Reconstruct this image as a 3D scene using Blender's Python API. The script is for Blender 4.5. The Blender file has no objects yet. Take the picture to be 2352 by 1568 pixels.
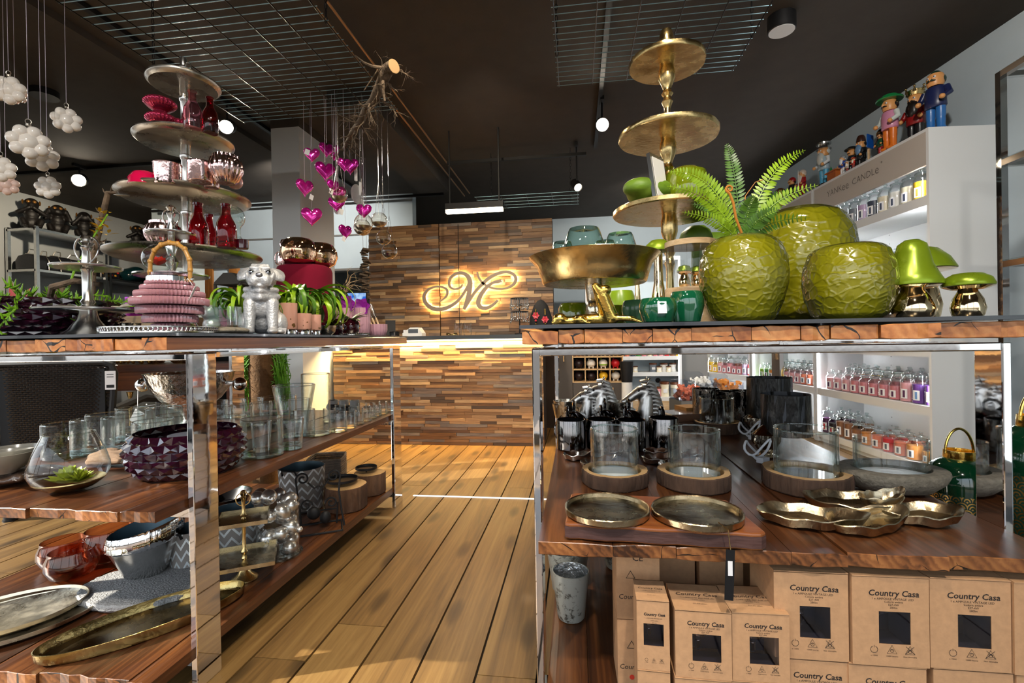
import bpy, bmesh, math, random
import numpy as np
from mathutils import Vector, Matrix, Euler, noise
random.seed(7)
SC = bpy.context.scene
COL = SC.collection
PI = math.pi
# ---------------------------------------------------------------- camera (level, eye just under the table tops)
FPX, CX, CY, EYE = 1100.0, 1176.0, 784.0, 1.0
YAW, ROLL, PITCH = math.atan(150 / FPX), 0.0165, -4 / FPX
CF = Vector((-math.sin(YAW) * math.cos(PITCH), math.cos(YAW) * math.cos(PITCH), math.sin(PITCH)))
_r = CF.cross(Vector((0, 0, 1))).normalized(); _u = _r.cross(CF)
CXV = math.cos(ROLL) * _r - math.sin(ROLL) * _u
CUV = math.sin(ROLL) * _r + math.cos(ROLL) * _u
CAMP = Vector((0, 0, EYE))
cam_d = bpy.data.cameras.new('camera'); cam = bpy.data.objects.new('camera', cam_d); COL.objects.link(cam)
_m = Matrix((CXV, CUV, -CF)).transposed().to_4x4(); _m.translation = CAMP
cam.matrix_world = _m
cam_d.sensor_width = 36; cam_d.lens = FPX / 2352 * 36; cam_d.clip_start = 0.02; cam_d.clip_end = 200
SC.camera = cam
# ---------------------------------------------------------------- world, daylight, exposure
W = bpy.data.worlds.new('world'); SC.world = W; W.use_nodes = True
wn, wl = W.node_tree.nodes, W.node_tree.links
bg = wn['Background']
tc = wn.new('ShaderNodeTexCoord'); sx = wn.new('ShaderNodeSeparateXYZ'); rp = wn.new('ShaderNodeValToRGB')
wl.new(tc.outputs['Generated'], sx.inputs[0]); hm = wn.new('ShaderNodeMath'); hm.operation = 'MULTIPLY_ADD'; hm.inputs[1].default_value = hm.inputs[2].default_value = 0.5; wl.new(sx.outputs['Z'], hm.inputs[0]); wl.new(hm.outputs[0], rp.inputs[0]); wl.new(rp.outputs[0], bg.inputs[0])
rp.color_ramp.elements[0].position = 0.485; rp.color_ramp.elements[0].color = (0.10, 0.095, 0.09, 1)      # street below the horizon
_e = rp.color_ramp.elements.new(0.515); _e.color = (0.72, 0.74, 0.74, 1)
rp.color_ramp.elements[2].position = 0.85; rp.color_ramp.elements[2].color = (0.60, 0.77, 1.0, 1)
bg.inputs[1].default_value = 2.9
sun_d = bpy.data.lights.new('sun', 'SUN'); sun = bpy.data.objects.new('sun', sun_d); COL.objects.link(sun)
sun_d.energy = 11.0; sun_d.angle = math.radians(0.8); sun_d.color = (1.0, 0.93, 0.82)
sun.rotation_euler = Vector((0.80, 0.30, -0.50)).to_track_quat('-Z', 'Y').to_euler()
def area(name, loc, size, sy, e, col, aim=(0, 0, -1), spread=180):
    d = bpy.data.lights.new(name, 'AREA'); d.shape = 'RECTANGLE'; d.size = size; d.size_y = sy; d.energy = e; d.color = col
    d.spread = math.radians(spread)
    o = bpy.data.objects.new(name, d); COL.objects.link(o); o.location = loc
    o.rotation_euler = Vector(aim).to_track_quat('-Z', 'Y').to_euler(); return o
def spot(name, loc, aim, e, col=(1, 0.86, 0.66), ang=75, blend=0.6, rad=0.04):
    d = bpy.data.lights.new(name, 'SPOT'); d.energy = e; d.color = col; d.spot_size = math.radians(ang); d.spot_blend = blend
    d.shadow_soft_size = rad
    o = bpy.data.objects.new(name, d); COL.objects.link(o); o.location = loc
    o.rotation_euler = (Vector(aim) - Vector(loc)).to_track_quat('-Z', 'Y').to_euler(); return o
WARM = (1.0, 0.84, 0.62)
NEUT = (1.0, 0.93, 0.84)
# ceiling spots: three at the seen lamps, the rest added fill without fittings
spot('track_and_fill_spot', (0.3, -0.4, 2.8), (0.5, 1.5, 0.9), 150, NEUT, 95)
spot('track_and_fill_spot', (-0.9, -0.5, 2.8), (-1.6, 1.5, 0.8), 150, NEUT, 95)
spot('track_and_fill_spot', (0.1, 0.4, 2.85), (-0.6, 2.6, 0.0), 130, WARM, 90)
spot('track_and_fill_spot', (-0.6, 2.9, 2.85), (-0.9, 5.4, 1.3), 110, WARM, 95)
spot('track_and_fill_spot', (1.2, 1.6, 2.85), (2.6, 4.3, 1.3), 130, NEUT, 95)
spot('track_and_fill_spot', (0.236, 4.05, 2.72), (1.2, 2.4, 0.9), 120, WARM, 100)
spot('track_and_fill_spot', (-2.84, 3.58, 2.72), (-1.5, 1.8, 0.9), 120, WARM, 100)
spot('track_and_fill_spot', (-5.2, 4.4, 2.72), (-6.6, 5.6, 1.6), 140, WARM, 110)
spot('track_and_fill_spot', (0.9, 5.6, 2.85), (1.0, 8.0, 1.2), 160, NEUT, 110)
spot('track_and_fill_spot', (-3.2, 4.6, 2.85), (-4.0, 7.5, 1.4), 160, NEUT, 110)
spot('track_and_fill_spot', (-0.7, 2.0, 2.85), (-0.7, 3.4, 0.0), 90, WARM, 100)
SC.view_settings.view_transform = 'Standard'; SC.view_settings.look = 'None'
SC.view_settings.gamma = 1.0; SC.view_settings.use_curve_mapping = False
SC.view_settings.exposure = 0.0
cy = SC.cycles
cy.max_bounces = 14; cy.diffuse_bounces = 3; cy.glossy_bounces = 5; cy.transmission_bounces = 8; cy.transparent_max_bounces = 40
cy.caustics_reflective = False; cy.caustics_refractive = False; cy.sample_clamp_indirect = 6.0; cy.blur_glossy = 0.3
cy.use_denoising = True
# ---------------------------------------------------------------- placing helpers
def ray(px, py): return CF + CXV * ((px - CX) / FPX) - CUV * ((py - CY) / FPX)
def on(px, py, z):                                                              # where the line of sight meets a shelf of height z, kept on the boards
    d = ray(px, py); p = CAMP + d * ((z - EYE) / d.z); lim = 2.9 if p.x < -0.9 else 2.47
    return Vector((p.x * lim / p.y, lim, z)) if 0 < z < 0.7 and p.y > lim else p
def at(px, py, Y): d = ray(px, py); return CAMP + d * (Y / d.y)                  # ... a plane at depth Y
def depth(p): return (Vector(p) - CAMP).dot(CF)
def mpp(p): return depth(p) / FPX                                               # metres per photograph pixel at p
def top(px, Y, z=1.035): p = at(px, 765, Y); return Vector((p.x, Y, z))
# ---------------------------------------------------------------- mesh collector
class G:
    def __init__(s): s.v = []; s.f = []; s.m = []; s.uv = None
    def add(s, vs, fs, mi=0):
        n = len(s.v); s.v += [tuple(v) for v in vs]; s.f += [tuple(i + n for i in f) for f in fs]; s.m += [mi] * len(fs); return s
    def box(s, c, d, rot=None, mi=0, taper=1.0):
        x, y, z = d[0] / 2, d[1] / 2, d[2] / 2; M = (Euler(rot).to_matrix() if rot else None); vs = []
        for k in (-1, 1):
            t = taper if k > 0 else 1.0
            for i, j in ((-1, -1), (1, -1), (1, 1), (-1, 1)):
                p = Vector((i * x * t, j * y * t, k * z)); p = M @ p if M else p; vs.append(p + Vector(c))
        return s.add(vs, [(3, 2, 1, 0), (4, 5, 6, 7), (0, 1, 5, 4), (1, 2, 6, 5), (2, 3, 7, 6), (3, 0, 4, 7)], mi)
    def bx(s, x0, x1, y0, y1, z0, z1, mi=0): return s.box(((x0 + x1) / 2, (y0 + y1) / 2, (z0 + z1) / 2), (x1 - x0, y1 - y0, z1 - z0), None, mi)
    def lathe(s, prof, n=32, c=(0, 0, 0), mi=0, fn=None, M=None, sx=1, sy=1):
        vs = []; fs = []; k = len(prof)
        for (r, z) in prof:
            for i in range(n):
                a = 2 * PI * i / n; rr = fn(r, z, a) if fn else r
                p = Vector((rr * math.cos(a) * sx, rr * math.sin(a) * sy, z)); p = M @ p if M else p
                vs.append(p + Vector(c))
        for j in range(k - 1):
            for i in range(n):
                a, b = j * n + i, j * n + (i + 1) % n; fs.append((a, b, b + n, a + n))
        if prof[0][0] > 1e-4 and abs(prof[0][1] - prof[1][1]) > 1e-5: fs.append(tuple(range(n - 1, -1, -1)))
        if prof[-1][0] > 1e-4 and abs(prof[-1][1] - prof[-2][1]) > 1e-5: fs.append(tuple(range((k - 1) * n, k * n)))
        return s.add(vs, fs, mi)
    def shell(s, prof, n=32, c=(0, 0, 0), mi=0, fn=None, sx=1, sy=1):      # an open profile revolved, no caps
        vs = []; fs = []; k = len(prof)
        for (r, z) in prof:
            for i in range(n):
                a = 2 * PI * i / n; rr = fn(r, z, a) if fn else r
                vs.append((rr * math.cos(a) * sx + c[0], rr * math.sin(a) * sy + c[1], z + c[2]))
        for j in range(k - 1):
            for i in range(n):
                a, b = j * n + i, j * n + (i + 1) % n; fs.append((a, b, b + n, a + n))
        return s.add(vs, fs, mi)
    def quilt(s, prof, n, rows, amp):                                      # pyramids in staggered rows on a revolved profile
        def P(u, v, k=1.0):
            i = min(int(v * (len(prof) - 1)), len(prof) - 2); f = v * (len(prof) - 1) - i
            r = prof[i][0] + (prof[i + 1][0] - prof[i][0]) * f; z = prof[i][1] + (prof[i + 1][1] - prof[i][1]) * f
            a = 2 * PI * u; return (r * k * math.cos(a), r * k * math.sin(a), z)
        for j in range(rows):
            for i in range(n):
                o = .5 * (j % 2); u0, u1, v0, v1 = (i + o) / n, (i + 1 + o) / n, j / rows, (j + 1) / rows
                s.add([P(u0, v0), P(u1, v0), P(u1, v1), P(u0, v1), P((u0 + u1) / 2, (v0 + v1) / 2, 1 + amp)], [(0, 1, 4), (1, 2, 4), (2, 3, 4), (3, 0, 4)])
        return s
    def tube(s, path, r, n=8, mi=0, closed=False, flat=1.0):
        P = [Vector(p) for p in path]; k = len(P); R = r if isinstance(r, (list, tuple)) else [r] * k
        vs = []; fs = []; up = None
        for i, p in enumerate(P):
            if closed: t = P[(i + 1) % k] - P[i - 1]
            else: t = P[min(i + 1, k - 1)] - P[max(i - 1, 0)]
            t = t.normalized() if t.length > 1e-9 else Vector((0, 0, 1))
            if up is None:
                up = Vector((0, 0, 1)) if abs(t.z) < 0.9 else Vector((1, 0, 0))
            a = up - t * up.dot(t)
            if a.length < 1e-6: a = t.orthogonal()
            a.normalize(); up = a; b = t.cross(a)
            for j in range(n):
                q = 2 * PI * j / n; vs.append(p + (a * math.cos(q) * flat + b * math.sin(q)) * R[i])
        for i in range(k if closed else k - 1):
            for j in range(n):
                a0 = i * n + j; a1 = i * n + (j + 1) % n; q = ((i + 1) % k) * n
                fs.append((a0, a1, q + (j + 1) % n, q + j))
        if not closed: fs += [tuple(range(n - 1, -1, -1)), tuple(range((k - 1) * n, k * n))]
        return s.add(vs, fs, mi)
    def ball(s, c, r, nu=16, nv=10, mi=0, M=None, fn=None):
        r = r if isinstance(r, (list, tuple)) else (r, r, r); vs = []; fs = []
        for j in range(1, nv):
            t = PI * j / nv
            for i in range(nu):
                a = 2 * PI * i / nu; d = Vector((math.sin(t) * math.cos(a), math.sin(t) * math.sin(a), math.cos(t)))
                k = fn(d) if fn else 1.0
                p = Vector((d.x * r[0] * k, d.y * r[1] * k, d.z * r[2] * k)); p = M @ p if M else p; vs.append(p + Vector(c))
        for q in (1, -1):
            p = Vector((0, 0, q * r[2] * (fn(Vector((0, 0, q))) if fn else 1))); p = M @ p if M else p; vs.append(p + Vector(c))
        N = (nv - 1) * nu
        for j in range(nv - 2):
            for i in range(nu):
                a, b = j * nu + i, j * nu + (i + 1) % nu; fs.append((a, a + nu, b + nu, b))
        for i in range(nu):
            fs.append((N, i, (i + 1) % nu)); L = (nv - 2) * nu; fs.append((N + 1, L + (i + 1) % nu, L + i))
        return s.add(vs, fs, mi)
    def prism(s, poly, z0, z1, mi=0, M=None):
        n = len(poly); vs = [(x, y, z0) for x, y in poly] + [(x, y, z1) for x, y in poly]
        if M: vs = [M @ Vector(v) for v in vs]
        fs = [tuple(range(n - 1, -1, -1)), tuple(range(n, 2 * n))] + [(i, (i + 1) % n, n + (i + 1) % n, n + i) for i in range(n)]
        return s.add(vs, fs, mi)
    def leaf(s, p, d, nrm, L, Wd, mi=0, fold=0.25, curl=0.2, seg=4):      # a blade from p along d
        d = Vector(d).normalized(); nrm = Vector(nrm); nrm = (nrm - d * nrm.dot(d)); nrm = nrm.normalized() if nrm.length > 1e-6 else d.orthogonal().normalized()
        sd = d.cross(nrm); vs = []; fs = []
        for i in range(seg + 1):
            t = i / seg; w = Wd * math.sin(PI * min(1, t * 0.92 + 0.06)) ** 0.8 * 0.5 if 0 < i < seg else Wd * 0.06
            c = Vector(p) + d * (L * t) - nrm * (curl * L * t * t)
            vs += [c - sd * w + nrm * fold * w, c, c + sd * w + nrm * fold * w]
        for i in range(seg):
            a = 3 * i; fs += [(a, a + 1, a + 4, a + 3), (a + 1, a + 2, a + 5, a + 4)]
        return s.add(vs, fs, mi)
    def move(s, M):
        s.v = [tuple(M @ Vector(v)) for v in s.v]; return s
    def mesh(s, name, mats, smooth=True, ang=38):
        me = bpy.data.meshes.new(name); me.from_pydata(s.v, [], s.f)
        for m in (mats if isinstance(mats, (list, tuple)) else [mats]): me.materials.append(m)
        if any(s.m): me.polygons.foreach_set('material_index', s.m)
        me.update()
        if smooth:
            me.polygons.foreach_set('use_smooth', [True] * len(me.polygons)); me.set_sharp_from_angle(angle=math.radians(ang))
        return me
    def build(s, name, mats, parent=None, smooth=True, ang=38, loc=None, rot=None):
        o = bpy.data.objects.new(name, s.mesh(name, mats, smooth, ang)); COL.objects.link(o)
        if parent: o.parent = parent
        if loc is not None: o.location = loc
        if rot is not None: o.rotation_euler = rot
        return o
def thing(name, label, cat, loc=(0, 0, 0), rz=0.0, group=None):
    o = bpy.data.objects.new(name, None); COL.objects.link(o); o.empty_display_size = 0.05
    o.location = loc; o.rotation_euler = (0, 0, rz); o['label'] = label; o['category'] = cat
    if group: o['group'] = group
    return o
def tag(o, label=None, cat=None, group=None, kind=None):
    if label: o['label'] = label
    if cat: o['category'] = cat
    if group: o['group'] = group
    if kind: o['kind'] = kind
    return o
def put(name, me, parent=None, loc=(0, 0, 0), rot=(0, 0, 0), sc=None):
    o = bpy.data.objects.new(name, me); COL.objects.link(o); o.parent = parent; o.location = loc; o.rotation_euler = rot
    if sc is not None: o.scale = sc if isinstance(sc, (list, tuple)) else (sc, sc, sc)
    return o
KIDS = {}
def dup(src, loc=None, rz=None, label=None, group=None, sc=None, mats=None):
    def rec(o, par):
        c = o.copy(); COL.objects.link(c); c.parent = par
        for ch in list(o.children): rec(ch, c)
        return c
    c = rec(src, None)
    if loc is not None: c.location = loc
    if rz is not None: c.rotation_euler = (src.rotation_euler.x, src.rotation_euler.y, rz)
    if label: c['label'] = label
    if group: c['group'] = group
    if sc is not None: c.scale = sc if isinstance(sc, (list, tuple)) else (sc, sc, sc)
    return c
# organic solids: ellipsoids and tapered limbs grown into one skin
def blob(name, parts, mat, vox, parent=None, smooth=6, factor=0.5):
    g = G()
    for p in parts:
        if p[0] == 'e': g.ball(p[1], p[2], 20, 12, M=(Euler(p[3]).to_matrix() if len(p) > 3 else None))
        else:                                            # ('c', a, b, ra, rb)
            a, b = Vector(p[1]), Vector(p[2]); ra, rb = p[3], p[4]; n = 6
            pts = [a.lerp(b, i / n) for i in range(n + 1)]
            d = (b - a).normalized()
            g.tube([a - d * ra * 0.8] + [a - d * ra * 0.4] + pts + [b + d * rb * 0.4, b + d * rb * 0.8], [ra * 0.5, ra * 0.9] + [ra + (rb - ra) * i / n for i in range(n + 1)] + [rb * 0.9, rb * 0.5], 14)
    o = bpy.data.objects.new(name, g.mesh(name, mat)); COL.objects.link(o)
    m = o.modifiers.new('r', 'REMESH'); m.mode = 'VOXEL'; m.voxel_size = vox
    s = o.modifiers.new('s', 'SMOOTH'); s.iterations = smooth; s.factor = factor
    dg = bpy.context.evaluated_depsgraph_get(); me = bpy.data.meshes.new_from_object(o.evaluated_get(dg)); me.name = name
    o.modifiers.clear(); o.data = me
    me.polygons.foreach_set('use_smooth', [True] * len(me.polygons)); me.update()
    if parent: o.parent = parent
    return o
FONT_CACHE = {}
def textmesh(s, size, ext=0.0, align='CENTER', shear=0.0, space=1.0, off=0.0):
    cu = bpy.data.curves.new('t', 'FONT'); cu.body = s; cu.size = size; cu.extrude = ext; cu.align_x = align; cu.resolution_u = 2; cu.shear = shear; cu.space_character = space; cu.offset = off
    o = bpy.data.objects.new('t', cu); COL.objects.link(o)
    dg = bpy.context.evaluated_depsgraph_get(); me = bpy.data.meshes.new_from_object(o.evaluated_get(dg))
    bpy.data.objects.remove(o); bpy.data.curves.remove(cu)
    return [v.co.copy() for v in me.vertices], [tuple(p.vertices) for p in me.polygons]
def addtext(g, s, size, M, mi=0, **k):
    vs, fs = textmesh(s, size, **k); g.add([M @ v for v in vs], fs, mi)
ORD = ['first', 'second', 'third', 'fourth', 'fifth', 'sixth', 'seventh', 'eighth', 'ninth', 'tenth', 'eleventh', 'twelfth', 'thirteenth', 'fourteenth', 'fifteenth', 'sixteenth', 'seventeenth', 'eighteenth', 'nineteenth', 'twentieth']
# ---------------------------------------------------------------- materials
def lin(h):
    h = h.lstrip('#'); return tuple(((int(h[i:i + 2], 16) / 255) / 12.92 if int(h[i:i + 2], 16) / 255 <= 0.04045 else ((int(h[i:i + 2], 16) / 255 + 0.055) / 1.055) ** 2.4) for i in (0, 2, 4))
def _new(name):
    m = bpy.data.materials.new(name); m.use_nodes = True; nt = m.node_tree; nt.nodes.clear()
    out = nt.nodes.new('ShaderNodeOutputMaterial'); return m, nt, out
def N(nt, t, **kw):
    n = nt.nodes.new('ShaderNode' + t)
    for k, v in kw.items():
        if k.startswith('i_'):
            key = k[2:]; key = int(key) if key.isdigit() else key.replace('_', ' ')
            n.inputs[key].default_value = v
        else: setattr(n, k, v)
    return n
def ramp(nt, src, stops):
    r = N(nt, 'ValToRGB'); e = r.color_ramp.elements
    while len(e) < len(stops): e.new(0.5)
    for q, (p, c) in zip(e, stops): q.position = p; q.color = (*c, 1) if len(c) == 3 else c
    nt.links.new(src, r.inputs[0]); return r.outputs[0]
def coords(nt, scale=(1, 1, 1), rnd=True, kind='Object'):
    t = N(nt, 'TexCoord'); mp = N(nt, 'Mapping'); mp.inputs['Scale'].default_value = scale
    nt.links.new(t.outputs[kind], mp.inputs[0])
    if rnd:
        oi = N(nt, 'ObjectInfo'); mu = N(nt, 'Math', operation='MULTIPLY', i_1=37.0); nt.links.new(oi.outputs['Random'], mu.inputs[0])
        nt.links.new(mu.outputs[0], mp.inputs['Location'])
    return mp.outputs[0]
def mat(name, col, rough=0.5, metal=0.0, var=0.0, vscale=20, bump=0.0, bscale=60, spec=0.5, coat=0.0, emit=0.0, trans=0.0, sss=0.0, stretch=(1, 1, 1), rvar=0.0, rnd=0.0):
    col = lin(col) if isinstance(col, str) else col
    m, nt, out = _new(name); b = N(nt, 'BsdfPrincipled'); nt.links.new(b.outputs[0], out.inputs[0])
    b.inputs['Base Color'].default_value = (*col, 1); b.inputs['Roughness'].default_value = rough; b.inputs['Metallic'].default_value = metal
    b.inputs['Specular IOR Level'].default_value = spec; b.inputs['Coat Weight'].default_value = coat
    b.inputs['Transmission Weight'].default_value = trans
    if sss: b.inputs['Subsurface Weight'].default_value = sss; b.inputs['Subsurface Radius'].default_value = (0.02, 0.02, 0.02)
    if emit: b.inputs['Emission Color'].default_value = (*col, 1); b.inputs['Emission Strength'].default_value = emit
    if var or bump or rvar or rnd:
        c = coords(nt, stretch)
        n = N(nt, 'TexNoise', i_Scale=vscale, i_Detail=5.0, i_Roughness=0.6); nt.links.new(c, n.inputs['Vector'])
        if var:
            o = ramp(nt, n.outputs['Fac'], [(0.28, tuple(x * (1 - var) for x in col)), (0.5, col), (0.72, tuple(min(1, x * (1 + var)) for x in col))])
            nt.links.new(o, b.inputs['Base Color'])
        if rnd:
            oi = N(nt, 'ObjectInfo'); h = N(nt, 'HueSaturation'); h.inputs['Color'].default_value = (*col, 1)
            mr = N(nt, 'MapRange', i_3=1 - rnd, i_4=1 + rnd); nt.links.new(oi.outputs['Random'], mr.inputs[0]); nt.links.new(mr.outputs[0], h.inputs['Value'])
            if var: nt.links.new(o, h.inputs['Color'])
            nt.links.new(h.outputs[0], b.inputs['Base Color'])
        if rvar:
            mr = N(nt, 'MapRange', i_1=0.3, i_2=0.7, i_3=max(0, rough - rvar), i_4=min(1, rough + rvar)); nt.links.new(n.outputs['Fac'], mr.inputs[0]); nt.links.new(mr.outputs[0], b.inputs['Roughness'])
        if bump:
            n2 = N(nt, 'TexNoise', i_Scale=bscale, i_Detail=4.0); nt.links.new(c, n2.inputs['Vector'])
            bp = N(nt, 'Bump', i_Strength=bump, i_Distance=0.01); nt.links.new(n2.outputs['Fac'], bp.inputs['Height']); nt.links.new(bp.outputs[0], b.inputs['Normal'])
    return m
def emis(name, col, st):
    m, nt, out = _new(name); e = N(nt, 'Emission'); e.inputs[0].default_value = (*(lin(col) if isinstance(col, str) else col), 1); e.inputs[1].default_value = st
    nt.links.new(e.outputs[0], out.inputs[0]); return m
def glass(name, tint=(1, 1, 1), edge=(0.75, 0.85, 0.82), refl=1.0, rough=0.0, mottle=0.0, bump=0.0, bscale=40):
    """thin blown glass: tinted see-through wall that darkens and mirrors towards its rim"""
    m, nt, out = _new(name)
    tr = N(nt, 'BsdfTransparent'); gl = N(nt, 'BsdfGlossy', i_Roughness=rough); gl.inputs[0].default_value = (1, 1, 1, 1)
    lw = N(nt, 'LayerWeight', i_Blend=0.5); fc = lw.outputs['Facing']
    p5 = N(nt, 'Math', operation='POWER', i_1=3.2); nt.links.new(fc, p5.inputs[0])
    fr = N(nt, 'Math', operation='MULTIPLY_ADD', i_1=0.9 * refl, i_2=0.03 * refl, use_clamp=True); nt.links.new(p5.outputs[0], fr.inputs[0])
    p2 = N(nt, 'Math', operation='POWER', i_1=2.0); nt.links.new(fc, p2.inputs[0])
    mx = N(nt, 'Mix', data_type='RGBA'); mx.inputs['A'].default_value = (*tint, 1); mx.inputs['B'].default_value = (*[a * b for a, b in zip(tint, edge)], 1)
    nt.links.new(p2.outputs[0], mx.inputs['Factor']); nt.links.new(mx.outputs['Result'], tr.inputs[0])
    ms = N(nt, 'MixShader'); nt.links.new(fr.outputs[0], ms.inputs[0]); nt.links.new(tr.outputs[0], ms.inputs[1]); nt.links.new(gl.outputs[0], ms.inputs[2])
    if bump:
        c = coords(nt); n2 = N(nt, 'TexNoise', i_Scale=bscale, i_Detail=2.0); nt.links.new(c, n2.inputs['Vector'])
        bp = N(nt, 'Bump', i_Strength=bump, i_Distance=0.01); nt.links.new(n2.outputs['Fac'], bp.inputs['Height'])
        for q in (gl, lw): nt.links.new(bp.outputs[0], q.inputs['Normal'])
    nt.links.new(ms.outputs[0], out.inputs[0]); return m
def wood(name, c0, c1, c2, scale=1.0, axis='Y', rough=0.45, endc=None, crack=0.0, rnd=0.18, ring=14, bump=0.15, knots=0.0):
    """timber: grain runs along one axis of the piece; end faces show year rings and, where asked, drying cracks"""
    m, nt, out = _new(name); b = N(nt, 'BsdfPrincipled', i_Roughness=rough); nt.links.new(b.outputs[0], out.inputs[0])
    L = nt.links.new; s = scale
    sc = {'Y': (9 * s, 0.7 * s, 9 * s), 'X': (0.7 * s, 9 * s, 9 * s), 'Z': (9 * s, 9 * s, 0.7 * s)}[axis]
    v = coords(nt, sc)
    n1 = N(nt, 'TexNoise', i_Scale=1.1, i_Detail=9.0, i_Roughness=0.68, i_Distortion=0.9); L(v, n1.inputs['Vector'])
    sf = coords(nt, tuple(x * f for x, f in zip(sc, (7, 1.5, 7) if axis == 'Y' else ((1.5, 7, 7) if axis == 'X' else (7, 7, 1.5)))))
    w = N(nt, 'TexNoise', i_Scale=1.5, i_Detail=4.0, i_Roughness=0.6); L(sf, w.inputs['Vector'])
    mx = N(nt, 'Math', operation='MULTIPLY', i_1=0.32); L(w.outputs['Fac'], mx.inputs[0])
    ad = N(nt, 'Math', operation='MULTIPLY_ADD', i_1=0.68); L(n1.outputs['Fac'], ad.inputs[0]); L(mx.outputs[0], ad.inputs[2])
    oi = N(nt, 'ObjectInfo')
    col = ramp(nt, ad.outputs[0], [(0.34, c0), (0.5, c1), (0.66, c2)])
    if knots:
        kv = coords(nt, {'Y': (5, 1.6, 1), 'X': (1.6, 5, 1), 'Z': (5, 5, 1.6)}[axis])
        vo = N(nt, 'TexVoronoi', voronoi_dimensions='2D', i_Scale=1.0); L(kv, vo.inputs['Vector'])
        kk = ramp(nt, vo.outputs['Distance'], [(0.0, (1, 1, 1)), (0.09, (0.75, 0.75, 0.75)), (0.17, (0, 0, 0))])
        kx = N(nt, 'Mix', data_type='RGBA'); L(kk, kx.inputs['Factor']); L(col, kx.inputs['A']); kx.inputs['B'].default_value = (*[x * 0.35 for x in c0], 1)
        km = N(nt, 'Math', operation='MULTIPLY', i_1=knots); L(kk, km.inputs[0]); L(km.outputs[0], kx.inputs['Factor']); col = kx.outputs['Result']
    h = N(nt, 'HueSaturation'); L(col, h.inputs['Color'])
    mr = N(nt, 'MapRange', i_3=1 - rnd, i_4=1 + rnd); L(oi.outputs['Random'], mr.inputs[0]); L(mr.outputs[0], h.inputs['Value'])
    final = h.outputs[0]
    if endc is not None:
        ge = N(nt, 'NewGeometry'); tn = N(nt, 'VectorTransform', vector_type='NORMAL', convert_from='WORLD', convert_to='OBJECT'); L(ge.outputs['True Normal'], tn.inputs[0])
        sp = N(nt, 'SeparateXYZ'); L(tn.outputs[0], sp.inputs[0]); ab = N(nt, 'Math', operation='ABSOLUTE'); L(sp.outputs[axis], ab.inputs[0])
        gt = N(nt, 'Math', operation='GREATER_THAN', i_1=0.7); L(ab.outputs[0], gt.inputs[0])
        v2 = coords(nt, (1, 0.02, 1) if axis == 'Y' else (0.02, 1, 1))
        rg = N(nt, 'TexWave', wave_type='RINGS', rings_direction=axis, i_Scale=ring, i_Distortion=6.0, i_Detail=4.0, i_Detail_Scale=2.0); L(v2, rg.inputs['Vector'])
        nz = N(nt, 'TexNoise', i_Scale=10.0, i_Detail=8.0, i_Roughness=0.65); L(v2, nz.inputs['Vector'])
        am = N(nt, 'Math', operation='MULTIPLY_ADD', i_1=0.10); L(rg.outputs['Fac'], am.inputs[0])
        nm = N(nt, 'Math', operation='MULTIPLY', i_1=0.90); L(nz.outputs['Fac'], nm.inputs[0]); L(nm.outputs[0], am.inputs[2])
        ec = ramp(nt, am.outputs[0], [(0.34, endc[0]), (0.5, endc[1]), (0.66, endc[2])])
        h2 = N(nt, 'HueSaturation'); L(ec, h2.inputs['Color']); L(mr.outputs[0], h2.inputs['Value']); ec = h2.outputs[0]
        if crack:
            dv = N(nt, 'TexNoise', i_Scale=9.0, i_Detail=3.0); L(v2, dv.inputs['Vector'])
            mixv = N(nt, 'Mix', data_type='RGBA', i_Factor=0.06); L(v2, mixv.inputs['A']); L(dv.outputs['Color'], mixv.inputs['B'])
            vo = N(nt, 'TexVoronoi', feature='DISTANCE_TO_EDGE', i_Scale=13.0); L(mixv.outputs['Result'], vo.inputs['Vector'])
            n5 = N(nt, 'TexNoise', i_Scale=16.0, i_Detail=2.0); L(v2, n5.inputs['Vector'])
            wd = N(nt, 'MapRange', i_1=0.45, i_2=0.75, i_3=0.0, i_4=crack); L(n5.outputs['Fac'], wd.inputs[0])
            lt = N(nt, 'Math', operation='LESS_THAN'); L(vo.outputs['Distance'], lt.inputs[0]); L(wd.outputs[0], lt.inputs[1])
            cx = N(nt, 'Mix', data_type='RGBA'); L(lt.outputs[0], cx.inputs['Factor']); L(ec, cx.inputs['A']); cx.inputs['B'].default_value = (0.012, 0.006, 0.003, 1); ec = cx.outputs['Result']
        fx = N(nt, 'Mix', data_type='RGBA'); L(gt.outputs[0], fx.inputs['Factor']); L(final, fx.inputs['A']); L(ec, fx.inputs['B']); final = fx.outputs['Result']
    L(final, b.inputs['Base Color'])
    if bump:
        bp = N(nt, 'Bump', i_Strength=bump, i_Distance=0.004); L(ad.outputs[0], bp.inputs['Height']); L(bp.outputs[0], b.inputs['Normal'])
    return m
def l3(*h): return tuple(lin(x) for x in h)
M = {}
M['ceiling'] = mat('ceiling', '#3a342e', 0.9, var=0.12, vscale=6, bump=0.1, bscale=200)
M['black'] = mat('black_metal', '#121214', 0.55, spec=0.3)
M['blackgloss'] = mat('black_gloss', '#0c0c0e', 0.08, coat=0.5)
M['wire'] = mat('wire', '#23282b', 0.35, 0.8)
M['wire_blue'] = mat('wire_zinc', '#8fb4c4', 0.5, 0.5)
M['bluewall'] = mat('bluewall', '#b4c2ca', 0.8, var=0.04, vscale=3)
M['whitewall'] = mat('whitewall', '#b9bec0', 0.8, var=0.04, vscale=3)
M['greywall'] = mat('greywall', '#6c6a66', 0.8)
M['white'] = mat('white_board', '#dfe1e2', 0.45)
M['whitegloss'] = mat('white_gloss', '#eceae6', 0.2)
M['tagw'] = mat('tag_white', '#e8e8ea', 0.6)
M['paperprint'] = mat('print_grey', '#5a5a5c', 0.7)
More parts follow.
